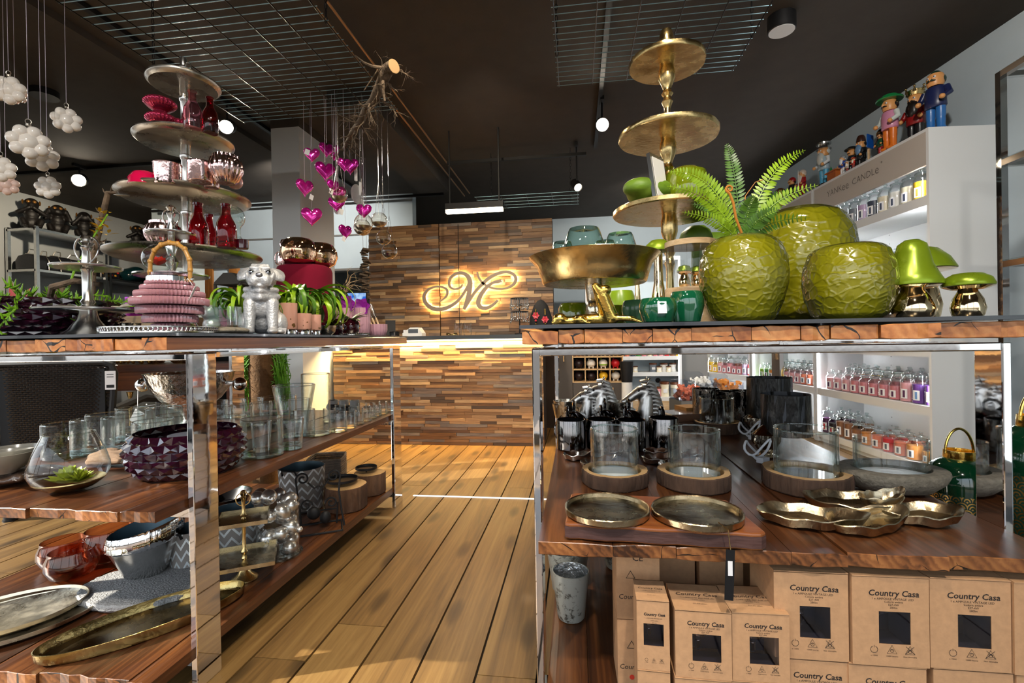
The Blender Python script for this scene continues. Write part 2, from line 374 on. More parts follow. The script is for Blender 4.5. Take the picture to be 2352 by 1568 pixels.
M['chrome'] = mat('chrome', (0.86, 0.86, 0.87), 0.035, 1.0, bump=0.02, bscale=9)
M['steel'] = mat('steel', (0.62, 0.62, 0.61), 0.22, 1.0, var=0.1, vscale=30)
M['silver'] = mat('silver_aged', (0.70, 0.68, 0.65), 0.2, 1.0, var=0.18, vscale=18, rvar=0.08)
M['pewter'] = mat('pewter_matt', (0.50, 0.46, 0.40), 0.3, 1.0, var=0.2, vscale=10, rvar=0.1, bump=0.05, bscale=90)
M['gold'] = mat('brass_antique', (0.66, 0.49, 0.22), 0.24, 1.0, var=0.25, vscale=14, rvar=0.1, bump=0.06, bscale=70)
M['goldbright'] = mat('gold_bright', (0.95, 0.66, 0.16), 0.16, 1.0, bump=0.1, bscale=120)
M['goldmirror'] = mat('gold_mirror', (0.95, 0.74, 0.45), 0.06, 1.0, bump=0.05, bscale=20)
M['pipe'] = mat('copper_pipe', (0.35, 0.2, 0.1), 0.45, 1.0)
M['copper'] = mat('copper_mirror', (0.85, 0.52, 0.33), 0.05, 1.0, bump=0.03, bscale=15)
M['nickel'] = mat('nickel_cast', (0.60, 0.55, 0.45), 0.2, 1.0, var=0.3, vscale=10, rvar=0.1, bump=0.25, bscale=35)
M['platedark'] = mat('plate_dark', (0.36, 0.30, 0.19), 0.24, 1.0, var=0.5, vscale=16, rvar=0.12, bump=0.06, bscale=60)
M['blackchrome'] = mat('black_chrome', (0.16, 0.15, 0.15), 0.08, 1.0, bump=0.05, bscale=25)
M['ledwarm'] = emis('led_warm', (1.0, 0.72, 0.38), 14)
M['ledwhite'] = emis('led_white', (0.93, 0.97, 1.0), 6)
M['lamp'] = emis('lamp_face', (1.0, 0.88, 0.7), 120)
M['lampsoft'] = emis('lamp_tube', (1.0, 0.86, 0.62), 9)
M['screen'] = emis('screen_blue', (0.10, 0.30, 0.85), 1.3)
M['glass'] = glass('clear_glass', (0.985, 0.99, 0.99), (0.66, 0.76, 0.74), 1.15)
M['rim'] = glass('glass_rim', (0.9, 0.95, 0.95), (0.5, 0.65, 0.62), 3.2)
M['glassedge'] = glass('clear_glass_thick', (0.92, 0.97, 0.96), (0.55, 0.74, 0.70), 1.6)
M['floorbase'] = mat('floor_joint', '#1a120b', 0.9)
M['plank'] = wood('oak_floor', *l3('#4f3a20', '#73562f', '#8b6e40'), scale=0.9, axis='Y', rough=0.42, rnd=0.11, knots=0.8, bump=0.08)
M['slab'] = wood('slab', *l3('#3b1d0c', '#6b3a18', '#9a6130'), axis='Y', rough=0.32, endc=l3('#8a4f28', '#b8753f', '#d09258'), crack=0.055, rnd=0.14, bump=0.12)
M['shelfwood'] = wood('shelf_wood', *l3('#28160c', '#4d2c18', '#794a26'), axis='Y', rough=0.3, endc=l3('#3a2213', '#7b4c2a', '#a06a3c'), crack=0.03, rnd=0.2, ring=20, bump=0.1)
M['board'] = wood('acacia', *l3('#572a12', '#7b431f', '#98602f'), axis='X', rough=0.35, rnd=0.05)
M['boardbark'] = mat('board_bark', '#4a2f2a', 0.7, var=0.4, vscale=15, bump=0.3, bscale=40, stretch=(0.4, 1, 2))
M['blacktop'] = mat('black_top', '#20242c', 0.18, coat=0.3)
# ================================================================ THE ROOM
CEIL, YB, XL, XR = 3.02, 8.1, -7.15, 3.2
def struct(name, g, m, parent=None, **k):
    o = g.build(name, m, parent, **k)
    if parent is None: o['kind'] = 'structure'
    return o
g = G(); g.bx(XL, 3.6, -2.2, YB, -0.06, -0.012); floor = struct('floor', g, M['floorbase'], smooth=False)
# floor boards, each a piece of its own
PW = 0.182
pm = {}
def plank_mesh(L):
    k = round(L, 1)
    if k not in pm:
        g = G(); w = PW / 2 - 0.0038; g.box((0, 0, -0.007), (2 * w, k - 0.003, 0.014)); pm[k] = g.mesh('plank', M['plank'], smooth=False)
    return pm[k]
rnd = random.Random(3)
nx = int((3.3 - XL) / PW)
for i in range(nx):
    x = XL + 0.1 + PW * (i + 0.5)
    if x > 3.4: break
    y = -2.2 - rnd.random() * 0.0
    if x < -3.6 or x > 2.2: y = 0.6
    y += 0.2 * round(rnd.random() * 8) - 1.4
    while y < YB - 0.1:
        L = rnd.choice([1.8, 2.0, 2.2, 2.4]); L = min(L, round(YB - y, 1))
        if y + L > -1.6 and L > 0.15: put('plank', plank_mesh(L), floor, (x, y + L / 2, 0))
        y += L
g = G(); g.bx(-4.3, 3.6, -2.2, 2.8, CEIL, CEIL + 0.1); g.bx(XL - .2, 3.6, 2.8, YB + .2, CEIL, CEIL + 0.1); struct('ceiling', g, M['ceiling'], smooth=False)
g = G(); g.bx(XL - 0.1, XL, 2.85, YB, 0, CEIL); struct('wall_left', g, M['whitewall'], smooth=False)
g = G(); g.bx(XL, 3.4, YB, YB + 0.1, 0, CEIL); struct('wall_back', g, M['bluewall'], smooth=False)
# shop front on the left and behind the camera: unseen lintels and posts added to bound the sun, open to the street
g = G(); g.bx(-7.15, -4.2, 2.75, 2.85, 0, CEIL); struct('wall_return', g, M['whitewall'], smooth=False)
g = G(); g.bx(-4.3, -4.2, -2.2, 2.75, 2.45, CEIL); g.bx(-4.3, 3.6, -2.2, -2.1, 2.6, CEIL)
for y in (-2.15, -0.9, 2.7): g.bx(-4.3, -4.2, y - .05, y + .05, 0.1, 2.45)
for x in (-4.25, -1.7, 0.9, 3.5): g.bx(x - .05, x + .05, -2.2, -2.1, 0.1, 2.6)
g.bx(-4.3, -4.2, -2.2, 2.75, 0, 0.1); g.bx(-4.3, 3.6, -2.2, -2.1, 0, 0.1)
struct('unseen_shopfront', g, M['greywall'], smooth=False)
RZ = math.atan(0.0884)
g = G(); g.bx(0, 0.1, -5.8, 4.9, 0, CEIL); struct('wall_right', g, M['bluewall'], smooth=False, loc=(2.35 + 0.46, 3.56, 0), rot=(0, 0, RZ))
# partition with the lintel over the back-room opening, and the dark pass beyond
g = G(); g.bx(-3.55, -2.35, 6.3, 6.45, 2.0, CEIL); g.bx(-6.2, -3.55, 6.3, 6.45, 0, CEIL); g.bx(-2.35, -2.2, 6.3, 6.45, 0, CEIL); struct('wall_partition', g, M['bluewall'], smooth=False)
g = G(); g.bx(-3.55, -2.35, 6.285, 6.3, 2.0, 2.03); g.bx(-6.2, -2.2, 6.285, 6.3, 2.48, 2.5); struct('trim_1', g, M['greywall'], smooth=False)
g = G(); g.bx(1.42, 1.80, 7.0, 7.3, 0, 1.9); struct('wall_pilaster', g, M['greywall'], smooth=False)
g = G(); g.bx(-2.71, -2.44, 4.0, 4.6, 0, 2.94); o = struct('wall_pillar', g, mat('pillar_white', '#c4ccd2', .6), smooth=False); o['label'] = 'square white pillar with a dark top'
g = G(); g.bx(-2.712, -2.438, 3.998, 4.602, 2.94, CEIL); struct('trim_2', g, M['ceiling'], smooth=False)
# ceiling beams and pipes
g = G(); g.bx(-1.95, -1.58, 3.6, YB - 2.2, CEIL - 0.14, CEIL); struct('ceiling_beam', g, M['ceiling'], smooth=False)
g = G(); g.bx(-3.2, -3.08, 1.0, 6.3, CEIL - 0.05, CEIL); struct('ceiling_beam', g, M['ceiling'], smooth=False)
for i, x in enumerate((-1.40, -1.47)):
    g = G(); g.tube([(x, 2.6, CEIL - .05 - .03 * i), (x, 6.3, CEIL - .05 - .03 * i)], 0.008, 8); tag(g.build('copper_pipe', M['pipe']), ['copper pipe along the ceiling on the aisle side of the dark beam', 'copper pipe along the ceiling tucked against the dark beam'][i], 'pipe', 'copper pipes under the ceiling')
# skylight-blue strip windows high over the feature wall
g = G(); g.bx(-2.3, -0.3, 8.06, 8.1, 0, 0.1); struct('baseboard_back', g, M['greywall'], smooth=False)

_l = G(); _l.bx(-1.07, -0.10, -.01, .01, .0005, .003); tag(_l.build('floor_light_strip', emis('strip_white', (1, .97, .9), 1.6), loc=(0, 2.985, 0), smooth=False), 'thin white light strip set across the floor between the two tables', 'light strip')
# ---------------------------------------------------------------- reclaimed-wood slat cladding
def slat_mat(name, warm):
    m, nt, out = _new(name); b = N(nt, 'BsdfPrincipled', i_Roughness=0.55); nt.links.new(b.outputs[0], out.inputs[0])
    oi = N(nt, 'ObjectInfo')
    cr = N(nt, 'ValToRGB'); cr.color_ramp.interpolation = 'CONSTANT'; nt.links.new(oi.outputs['Random'], cr.inputs[0])
    cs = [(0, '#74502f'), (.12, '#8a6440'), (.24, '#a5805a'), (.36, '#62442c'), (.46, '#7d6757'), (.56, '#b9986f'), (.66, '#8f6a45'), (.78, '#54402f'), (.86, '#7b7067'), (.93, '#b08a60')]
    e = cr.color_ramp.elements
    while len(e) < len(cs): e.new(.5)
    for q, (p, c) in zip(e, cs): q.position = p; q.color = (*lin(c), 1)
    v = coords(nt, (3, 10, 2.2)); n = N(nt, 'TexNoise', i_Scale=2.0, i_Detail=7.0, i_Roughness=0.65); nt.links.new(v, n.inputs['Vector'])
    g = ramp(nt, n.outputs['Fac'], [(0.3, (0.45, 0.42, 0.42)), (0.55, (1, 1, 1)), (0.75, (1.35, 1.3, 1.2))])
    mx = N(nt, 'Mix', data_type='RGBA', blend_type='MULTIPLY'); mx.inputs['Factor'].default_value = 1; nt.links.new(cr.outputs[0], mx.inputs['A']); nt.links.new(g, mx.inputs['B'])
    nt.links.new(mx.outputs['Result'], b.inputs['Base Color'])
    bp = N(nt, 'Bump', i_Strength=0.2, i_Distance=0.004); nt.links.new(n.outputs['Fac'], bp.inputs['Height']); nt.links.new(bp.outputs[0], b.inputs['Normal'])
    return m
M['slat'] = slat_mat('slat', 1)
M['slatback'] = mat('slat_backing', '#2a1b10', 0.9)
slat_me = []
for L in (0.16, 0.24, 0.30, 0.36, 0.46):
    for k in range(2):
        g = G(); d = 0.5
        g.box((0, 0, 0), (L - 0.002, 0.03, 1.0)); slat_me.append((L, g.mesh('slat', M['slat'], smooth=False)))
def slats(parent, x0, x1, z0, z1, rows, seed, yface=0.0):
    r = random.Random(seed); h = (z1 - z0) / rows; n = 0
    for j in range(rows):
        x = x0; z = z0 + h * (j + 0.5)
        first = True
        while x < x1 - 0.02:
            L, me = r.choice(slat_me); l = L * (r.uniform(0.4, 1) if first else 1); first = False
            l = min(l, x1 - x)
            if x1 - (x + l) < 0.08: l = x1 - x
            put('slat', me, parent, (x + l / 2, yface - 0.004 - r.random() * 0.016, z), (0, 0, 0), (l / L, 1, h * r.uniform(.93, .99))); x += l; n += 1
    return n
fw = thing('feature_wall', 'tall freestanding wall clad in reclaimed wood slats carrying the lit monogram', 'wall panel', (-1.33, 5.4, 0))
g = G(); g.bx(-1.09, 1.07, 0.0, 0.12, 0, 2.345); g.build('backing', M['slatback'], fw, smooth=False)
slats(fw, -1.09, -0.24, 1.06, 2.35, 37, 5); slats(fw, -0.23, 1.07, 1.06, 2.35, 37, 6)
ct = thing('sales_counter', 'slat-fronted sales counter with dark top and light line under its edge', 'counter', (-1.33, 4.49, 0))
g = G(); g.bx(-1.06, 1.0, 0.0, 0.5, 0, 1.0); g.build('backing', M['slatback'], ct, smooth=False)
slats(ct, -1.07, 1.01, 0.0, 0.985, 34, 9)
g = G(); g.bx(-1.09, 1.1, -0.06, 0.55, 1.012, 1.05); g.build('countertop', mat('counter_top', '#3d4247', 0.35), ct, smooth=False)
g = G(); g.bx(-1.05, 1.02, -0.045, -0.015, 1.0, 1.011); g.build('light_line', M['ledwarm'], ct, smooth=False)
area('counter_led', (-1.35, 4.45, 1.0), 2.1, 0.03, 190, (1, 0.66, 0.26), (0, 0.45, -1))
# ---------------------------------------------------------------- lit monogram, halo-backed
def sample(pts, n=70):
    P = [Vector((p[0], p[1], 0)) for p in pts]; Wd = [p[2] for p in pts]; out = []
    k = len(P) - 1
    for i in range(n + 1):
        t = i / n * k; j = min(int(t), k - 1); u = t - j
        p0, p1, p2, p3 = P[max(j - 1, 0)], P[j], P[j + 1], P[min(j + 2, k)]
        q = 0.5 * ((2 * p1) + (p2 - p0) * u + (2 * p0 - 5 * p1 + 4 * p2 - p3) * u * u + (3 * p1 - p0 - 3 * p2 + p3) * u ** 3)
        out.append((q, Wd[j] + (Wd[j + 1] - Wd[j]) * u))
    return out
# strokes traced as letter-strokes in photograph-like units (x right, y down), width third
S1 = [(600, 1108, 8), (650, 1070, 16), (660, 1020, 20), (620, 992, 16), (560, 988, 14), (500, 1010, 20), (465, 1060, 26), (480, 1120, 30), (540, 1165, 34), (620, 1170, 30), (700, 1140, 24), (765, 1090, 20), (815, 1020, 20), (850, 960, 24)]
S2 = [(790, 975, 10), (770, 1000, 16), (720, 1012, 14), (680, 985, 18), (685, 930, 22), (730, 890, 22), (790, 885, 26), (835, 915, 34), (850, 970, 38), (838, 1060, 36), (815, 1130, 30), (795, 1178, 22)]
S3 = [(800, 1170, 22), (840, 1110, 22), (890, 1040, 22), (950, 980, 26), (1010, 930, 26), (1080, 898, 24), (1150, 888, 22), (1205, 910, 24), (1222, 950, 24), (1195, 995, 20), (1130, 1020, 14), (1060, 1018, 16), (1000, 1000, 18), (950, 965, 18), (920, 920, 16), (910, 880, 12)]
S4 = [(1108, 955, 22), (1080, 962, 26), (1040, 970, 18), (990, 1000, 24), (940, 1060, 32), (915, 1120, 36), (930, 1160, 34), (975, 1172, 28), (1030, 1150, 20), (1075, 1110, 14)]
mono = thing('wall_monogram', 'large swirling M monogram sign glowing from behind on the slat wall', 'sign', (-1.33, 5.33, 1.0))
sc = 0.00141
def ribbon(strokes, d0, d1, shrink):
    g = G()
    for si, st in enumerate(strokes):
        s = sample(st); n = len(s); L = []; Rr = []
        for i, (p, w) in enumerate(s):
            t = (s[min(i + 1, n - 1)][0] - s[max(i - 1, 0)][0]).normalized(); q = Vector((-t.y, t.x, 0)); w = max(w * 0.5 - shrink, 1.2)
            L.append(p + q * w); Rr.append(p - q * w)
        e = 0.0007 * si
        for side in ((d0 - e, d1 + e),):
            vs = []
            for a, b in zip(L, Rr):
                for q in (a, b):
                    for dd in side: vs.append(((q.x - 843) * sc, dd, (1030 - q.y) * sc))
            fs = []
            for i in range(n - 1):
                o = 4 * i; fs += [(o, o + 2, o + 6, o + 4), (o + 1, o + 5, o + 7, o + 3), (o, o + 4, o + 5, o + 1), (o + 2, o + 3, o + 7, o + 6)]
            fs += [(0, 1, 3, 2), (4 * n - 4, 4 * n - 2, 4 * n - 1, 4 * n - 3)]
            g.add(vs, fs)
    return g
_c = at(1078, 668, 5.33); mono.location = (_c.x, 5.33, _c.z)
ribbon([S1, S2, S3, S4], -0.012, 0.012, 0).build('letter', mat('letter_face', '#8f7d6c', 0.6), mono, smooth=False)
ribbon([S1, S2, S3, S4], 0.0135, 0.018, 5).build('halo_light', emis('halo', (1.0, 0.66, 0.25), 110), mono, smooth=False)
_a = at(1052, 515, 5.36)
g = G(); g.tube([(_a.x, 5.36, _a.z), (_a.x, 5.36, 1.06)], 0.004, 6); tag(g.build('power_cord', M['black']), 'thin dark cord running down the slat wall through the monogram', 'cord')
# ================================================================ DISPLAY TABLES
def end_planks(tb, name, x0, x1, y0, y1, z0, z1, m, seed, wmin, wmax, jag=0.012, gap=0.0015):
    r = random.Random(seed); x = x0
    while x < x1 - 1e-4:
        w = r.uniform(wmin, wmax); w = w if x1 - (x + w) > wmin * 0.6 else x1 - x
        dy0 = r.uniform(-jag, jag * .3); g = G(); n = 5
        zz0 = z0 + r.uniform(0, .0015); zz1 = z1 - r.uniform(0, .0035)
        # ragged end outline: the plank keeps its width but the end is chipped
        xs = [x + gap * .5 + (w - gap) * i / n for i in range(n + 1)]
        fr = [y0 + dy0 + r.uniform(-.0025, .0025) for _ in xs]
        lo = [zz0 + (r.uniform(0, .0015) if 0 < i < n else r.uniform(0, .004)) for i in range(n + 1)]
        hi = [zz1 - (r.uniform(0, .002) if 0 < i < n else r.uniform(0, .004)) for i in range(n + 1)]
        vs = []
        for i in range(n + 1): vs += [(xs[i], fr[i] + .0012, lo[i]), (xs[i], fr[i], lo[i] + .0015), (xs[i], fr[i], hi[i] - .0015), (xs[i], fr[i] + .0012, hi[i]), (xs[i], y1, zz1), (xs[i], y1, zz0)]
        fs = []
        for i in range(n):
            a = 6 * i
            for k in range(6): fs.append((a + k, a + 6 + k, a + 6 + (k + 1) % 6, a + (k + 1) % 6))
        fs += [(5, 4, 3, 2, 1, 0), tuple(6 * n + k for k in range(6))]
        g.add(vs, fs); cx = (x + w / 2, (y0 + y1) / 2, (z0 + z1) / 2)
        g.move(Matrix.Translation([-c for c in cx])); g.build(name, m, tb, smooth=False, loc=cx); x += w
def display_table(label, X0, X1, Y0, Y1, shelf, low, legs, seed, frame_y=None):
    tb = thing('display_table', label, 'table', (X0, Y0, 0)); d = Vector((-X0, -Y0, 0))
    W_ = X1 - X0; L_ = Y1 - Y0
    end_planks(tb, 'tabletop_plank', 0, W_, 0, L_, 0.986, 1.024, M['slab'], seed, 0.06, 0.135)
    g = G(); g.bx(-.005, W_ + .004, -.012, L_ + .01, 1.0262, 1.035); g.build('glass_top', M['blacktop'], tb, smooth=False)
    sx0, sx1, sy0, sy1, sz = shelf
    end_planks(tb, 'shelf_plank', sx0 - X0, sx1 - X0, sy0 - Y0, sy1 - Y0, sz - .032, sz, M['shelfwood'], seed + 1, 0.10, 0.2)
    lx0, lx1, ly0, ly1, lz = low
    end_planks(tb, 'low_shelf_plank', lx0 - X0, lx1 - X0, ly0 - Y0, ly1 - Y0, lz - .042, lz, M['shelfwood'], seed + 2, 0.10, 0.2)
    for (ya, yb) in legs:
        for xa in (X0 + .016, X1 - .024 + .004):
            g = G(); r_ = 0.004
            g.bx(xa, xa + .02, ya, yb, 0.0, 0.976); g.move(Matrix.Translation(d)); o = g.build('leg', M['chrome'], tb, smooth=False)
            b = o.modifiers.new('b', 'BEVEL'); b.width = 0.003; b.segments = 2; b.limit_method = 'ANGLE'
        g = G(); g.bx(X0 + .036, X1 - .024 + .004, ya, yb, 0.956, 0.976); g.move(Matrix.Translation(d)); o = g.build('frame_rail', M['chrome'], tb, smooth=False)
        b = o.modifiers.new('b', 'BEVEL'); b.width = 0.003; b.segments = 2; b.limit_method = 'ANGLE'
    ya, yb = legs[0][1], legs[-1][0]
    for xa in (X0 + .016, X1 - .02):
        g = G(); g.bx(xa, xa + .02, ya, yb, 0.962, 0.976); g.move(Matrix.Translation(d)); g.build('side_rail', M['chrome'], tb, smooth=False)
    for z in (sz - .062, lz - .072):
        for (ya, yb) in legs:
            g = G(); g.bx(X0 + .036, X1 - .02, ya + .02, yb - .02, z, z + .028 if z > .3 else z + .028); g.move(Matrix.Translation(d)); g.build('cross_bar', M['chrome'], tb, smooth=False)
    return tb
SZL, LZL, SZR, LZR, TZ = 0.557, 0.130, 0.551, 0.130, 1.035
display_table('long reclaimed wood display table on flat chrome legs, pink and silver wares on top', -2.2, -1.10, 1.167, 3.0, (-2.19, -1.125, 1.14, 2.98, SZL), (-2.17, -1.11, 1.10, 2.74, LZL), [(1.24, 1.335), (2.755, 2.872)], 21)
display_table('reclaimed wood display table on flat chrome legs, green and gold wares on top', -0.134, 0.985, 1.17, 2.62, (-0.094, 0.965, 1.075, 2.56, SZR), (-0.09, 0.965, 1.06, 2.56, LZR), [(1.24, 1.32), (2.46, 2.56)], 41)
# ================================================================ RIGHT WALL: candle shelving
def bay(label, loc, rz, L, zs, header=None, led=True, zt=2.377, D=0.44):
    t = thing('candle_shelf_unit', label, 'shelf unit', loc, rz)
    p = 0.022
    for y in (0, L - p):
        g = G(); g.bx(0, D, y, y + p, 0, zt); g.build('side_panel', M['white'], t, smooth=False)
    g = G(); g.bx(D - .012, D, p, L - p, 0, zt - .02); g.build('back_panel', M['white'], t, smooth=False)
    g = G(); g.bx(0, D, p, L - p, zt - .02, zt); g.build('top_panel', M['white'], t, smooth=False)
    g = G(); g.bx(0, .02, p, L - p, zt - .245, zt - .02); hd = g.build('header', mat('header_grey', '#bdb5ac', 0.5), t, smooth=False)
    for z, th in zs:
        g = G(); g.bx(0.004, D - .012, p, L - p, z - th, z); g.build('shelf', M['white'], t, smooth=False)
    g = G(); g.bx(0.03, D - .012, p, L - p, 0, 0.035); g.build('plinth', M['white'], t, smooth=False)
    if led:
        for y in (p, L - p - .012):
            g = G(); g.bx(0.012, 0.022, y, y + .012, 0.1, zt - .25); g.build('light_strip', M['ledwhite'], t, smooth=False)
    hg = G()
    for yy in (0.23 * L, .72 * L):
        for k in range(24): hg.box((D - .0125, yy, .2 + k * .075), (.002, .006, .006))
    hg.build('peg_holes', M['black'], t, smooth=False)
    return t, hd
DRW = Vector((-math.sin(RZ), math.cos(RZ), 0))
B0 = Vector((2.35, 3.56, 0)); B1 = B0 + DRW * 1.345; B2 = B1 + DRW * 1.37
ZS = [(1.93, .066), (1.41, .06), (.885, .05), (.50, .064), (.09, .05)]
bay0, hd0 = bay('nearest white backlit candle shelf unit with lettered header, on right wall', B0, RZ, 1.335, ZS)
bay1, hd1 = bay('middle white backlit candle shelf unit on right wall, behind the wrapped lampshades', B1, RZ, 1.33, ZS)
RZ3 = math.atan2(0.35, 0.98)
bay2, hd2 = bay('farthest white backlit candle shelf unit, with clear bins under its shelf', B2, RZ3, 1.03, ZS)
g = G(); MT = Matrix.Translation((-0.001, 1.115, 2.235)) @ Matrix(((0, 0, -1, 0), (-1, 0, 0, 0), (0, 1, 0, 0), (0, 0, 0, 1))) @ Matrix.Scale(0.66, 4)
addtext(g, 'YANK', 0.115, MT, align='LEFT', space=1.05, off=-0.0012)
x_ = 0.315; addtext(g, 'ee', 0.15, MT @ Matrix.Translation((x_, -0.012, 0)), align='LEFT', off=-0.0012)
M['letters'] = mat('lettering', '#5b5450', 0.6); g.build('lettering', M['letters'], hd0, smooth=False); g = G(); addtext(g, 'CANDL', 0.115, MT @ Matrix.Translation((x_ + .2, 0, 0)), align='LEFT', space=1.05, off=-0.0012)
addtext(g, 'e', 0.15, MT @ Matrix.Translation((x_ + .2 + .405, -0.004, 0)), align='LEFT', off=-0.0012)
addtext(g, '®', 0.035, MT @ Matrix.Translation((x_ + .2 + .505, .09, 0)), align='LEFT')
g.build('lettering', M['letters'], hd0, smooth=False)
for b_, r_, L_ in ((B0, RZ, 1.33), (B1, RZ, 1.33), (B2, RZ3, 1.0)):
    d_ = Vector((-math.sin(r_), math.cos(r_), 0)); n_ = Vector((math.cos(r_), math.sin(r_), 0))
    for s_ in (.05, L_ - .05):
        q_ = b_ + d_ * s_ + n_ * .03; area('shelf_strip_light', (q_.x, q_.y, 1.2), .02, 2.0, 11, (.95, .98, 1), d_ * (1 if s_ < .5 else -1) + n_ * .5)
# candle jars ----------------------------------------------------
WAX = {'pink': '#e0a0a6', 'rose': '#cf7c86', 'coral': '#dd7a5e', 'red': '#c81f2c', 'orange': '#dc8c3c', 'yellow': '#f2c32e', 'lime': '#8dbf3a', 'green': '#3d8a3a', 'violet': '#6c3f93', 'plum': '#4a1f4a', 'black': '#22161c', 'brown': '#8a5a3a', 'lilac': '#c3a9cf', 'cream': '#e9dfc4', 'grey': '#77808c', 'slate': '#3f4658', 'blue': '#5f86b5', 'white': '#e6e4de'}
for k, c in WAX.items(): M['wax_' + k] = mat('wax_' + k, c, 0.4, sss=0.0)
def jar_meshes(R, H):
    g = G(); b = H * .78
    g.shell([(R * .9, 0), (R, .006), (R, b * .8), (R * .97, b * .86), (R * .74, b * .96), (R * .74, b)], 20); body = g.mesh('jar_glass', M['glass'])
    g = G(); g.lathe([(R * .88, .004), (R * .95, .008), (R * .95, b * .74), (0.0, b * .74)], 20); wax = g
    g = G(); g.lathe([(R * .80, b), (R * .84, b + H * .03), (R * .80, b + H * .07), (R * .5, b + H * .10), (R * .2, b + H * .12), (R * .2, b + H * .14), (R * .34, b + H * .18), (R * .22, b + H * .215), (0, b + H * .22)], 18); lid = g.mesh('jar_lid', M['rim'])
    g = G(); n = 6; vs = []; fs = []
    for i in range(n + 1):
        a = -0.42 + .84 * i / n
        for z in (b * .14, b * .52): vs.append((R * 1.012 * math.cos(a), R * 1.012 * math.sin(a), z))
    for i in range(n): fs.append((2 * i, 2 * i + 2, 2 * i + 3, 2 * i + 1))
    g.add(vs, fs); vs = [(v[0] * 1.006, v[1] * 1.006 * .84, b * .18 + (v[2] - b * .14) * .74) for v in vs]; g.add(vs, fs, 1)
    return body, wax, lid, g
JM = {}
def jar(kind, col, loc, label, group, face):
    R, H = {'L': (.052, .235), 'M': (.052, .18), 'S': (.030, .14), 'T': (.050, .2)}[kind]
    if kind not in JM: JM[kind] = jar_meshes(R, H)
    body, wx, lid, lb = JM[kind]
    if (kind, col) not in JM:
        dark = {'pink': 'plum', 'rose': 'plum', 'violet': 'blue', 'plum': 'red', 'black': 'red', 'brown': 'slate', 'yellow': 'orange', 'lime': 'green'}.get(col, 'slate')
        JM[(kind, col)] = (wx.mesh('wax', M['wax_' + col]), lb.mesh('label', [M['tagw'], M['wax_' + dark]]))
    wm, lm = JM[(kind, col)]
    t = thing('candle_jar', label, 'candle', loc, face, group)
    put('glass_body', body, t); put('wax', wm, t); put('lid', lid, t); put('label', lm, t)
    return t
def jar_row(B, rz, z, x, items, where, group):
    """items: (distance along the shelf from its near end, kind, colour); jars counted from the near (right) end"""
    d = Vector((-math.sin(rz), math.cos(rz), 0)); nrm = Vector((math.cos(rz), math.sin(rz), 0))
    for i, (s, k, c) in enumerate(items):
        p = B + d * s + nrm * x; jar(k, c, (p.x, p.y, z), '%s candle jar, %s from the near end of %s' % (c, ORD[i], where), group, rz + PI + .35)
GJ = 'candle jars on the right wall shelves'
jar_row(B0, RZ, 1.93, .10, [(.07 + .118 * i, 'L', c) for i, c in enumerate(['yellow', 'yellow', 'cream', 'white', 'cream', 'slate', 'lilac', 'grey', 'slate', 'plum'])], 'the top shelf by the lettered header', GJ)
jar_row(B0, RZ, 1.41, .09, [(.07 + .118 * i, 'L', c) for i, c in enumerate(['pink', 'grey', 'green', 'lime', 'lime', 'green'])], 'the shelf behind the green vases', GJ)
jar_row(B0, RZ, 1.41, .22, [(.08 + .118 * i, 'L', c) for i, c in enumerate(['rose', 'white', 'green'])], 'the back row behind the green vases', GJ)
jar_row(B0, RZ, .50, .075, [(.075 + .112 * i, 'L' if i in (0, 1, 2) else 'M', c) for i, c in enumerate(['violet', 'violet', 'pink', 'rose', 'rose', 'rose', 'rose', 'rose', 'pink', 'pink', 'pink'])], 'the pink and violet shelf, front row', GJ)
jar_row(B0, RZ, .50, .19, [(.09 + .115 * i, 'L', c) for i, c in enumerate(['violet', 'plum', 'pink', 'rose', 'rose', 'pink', 'pink', 'rose', 'rose', 'pink'])], 'the pink and violet shelf, middle row', GJ)
jar_row(B0, RZ, .50, .31, [(.12 + .12 * i, 'L', c) for i, c in enumerate(['plum', 'violet', 'rose', 'rose', 'pink', 'pink'])] + [(.98, 'L', 'yellow'), (1.13, 'L', 'orange'), (1.25, 'L', 'pink')], 'the pink and violet shelf, back row', GJ)
jar_row(B0, RZ, .09, .07, [(.06, 'S', 'lilac'), (.13, 'S', 'orange'), (.24, 'M', 'orange'), (.36, 'M', 'coral'), (.48, 'M', 'red'), (.60, 'M', 'coral'), (.72, 'M', 'orange'), (.84, 'M', 'brown'), (.94, 'L', 'brown'), (1.05, 'L', 'brown'), (1.16, 'M', 'black'), (1.26, 'L', 'plum')], 'the bottom shelf, front row', GJ)
jar_row(B0, RZ, .09, .19, [(.10, 'M', 'orange'), (.22, 'M', 'coral'), (.34, 'M', 'coral'), (.46, 'M', 'red'), (.58, 'M', 'coral'), (.92, 'L', 'brown'), (1.03, 'L', 'black'), (1.14, 'L', 'plum'), (1.26, 'L', 'black')], 'the bottom shelf, back row', GJ)
jar_row(B1, RZ, .50, .08, [(.07 + .11 * i, 'M', c) for i, c in enumerate(['orange', 'coral', 'coral', 'pink', 'pink', 'pink', 'pink', 'pink', 'orange', 'green', 'lime'])], 'the middle unit shelf, front row', GJ)
jar_row(B1, RZ, .50, .2, [(.08 + .115 * i, 'L', c) for i, c in enumerate(['coral', 'coral', 'pink', 'rose', 'pink', 'pink', 'pink', 'yellow', 'lime', 'lime'])], 'the middle unit shelf, back row', GJ)
jar_row(B2, RZ3, .50, .08, [(.07, 'L', 'red'), (.17, 'L', 'lilac'), (.27, 'M', 'rose'), (.37, 'M', 'rose'), (.47, 'L', 'rose'), (.57, 'M', 'rose'), (.67, 'L', 'pink'), (.77, 'M', 'yellow'), (.88, 'L', 'yellow')], 'the farthest unit shelf, front row', GJ)
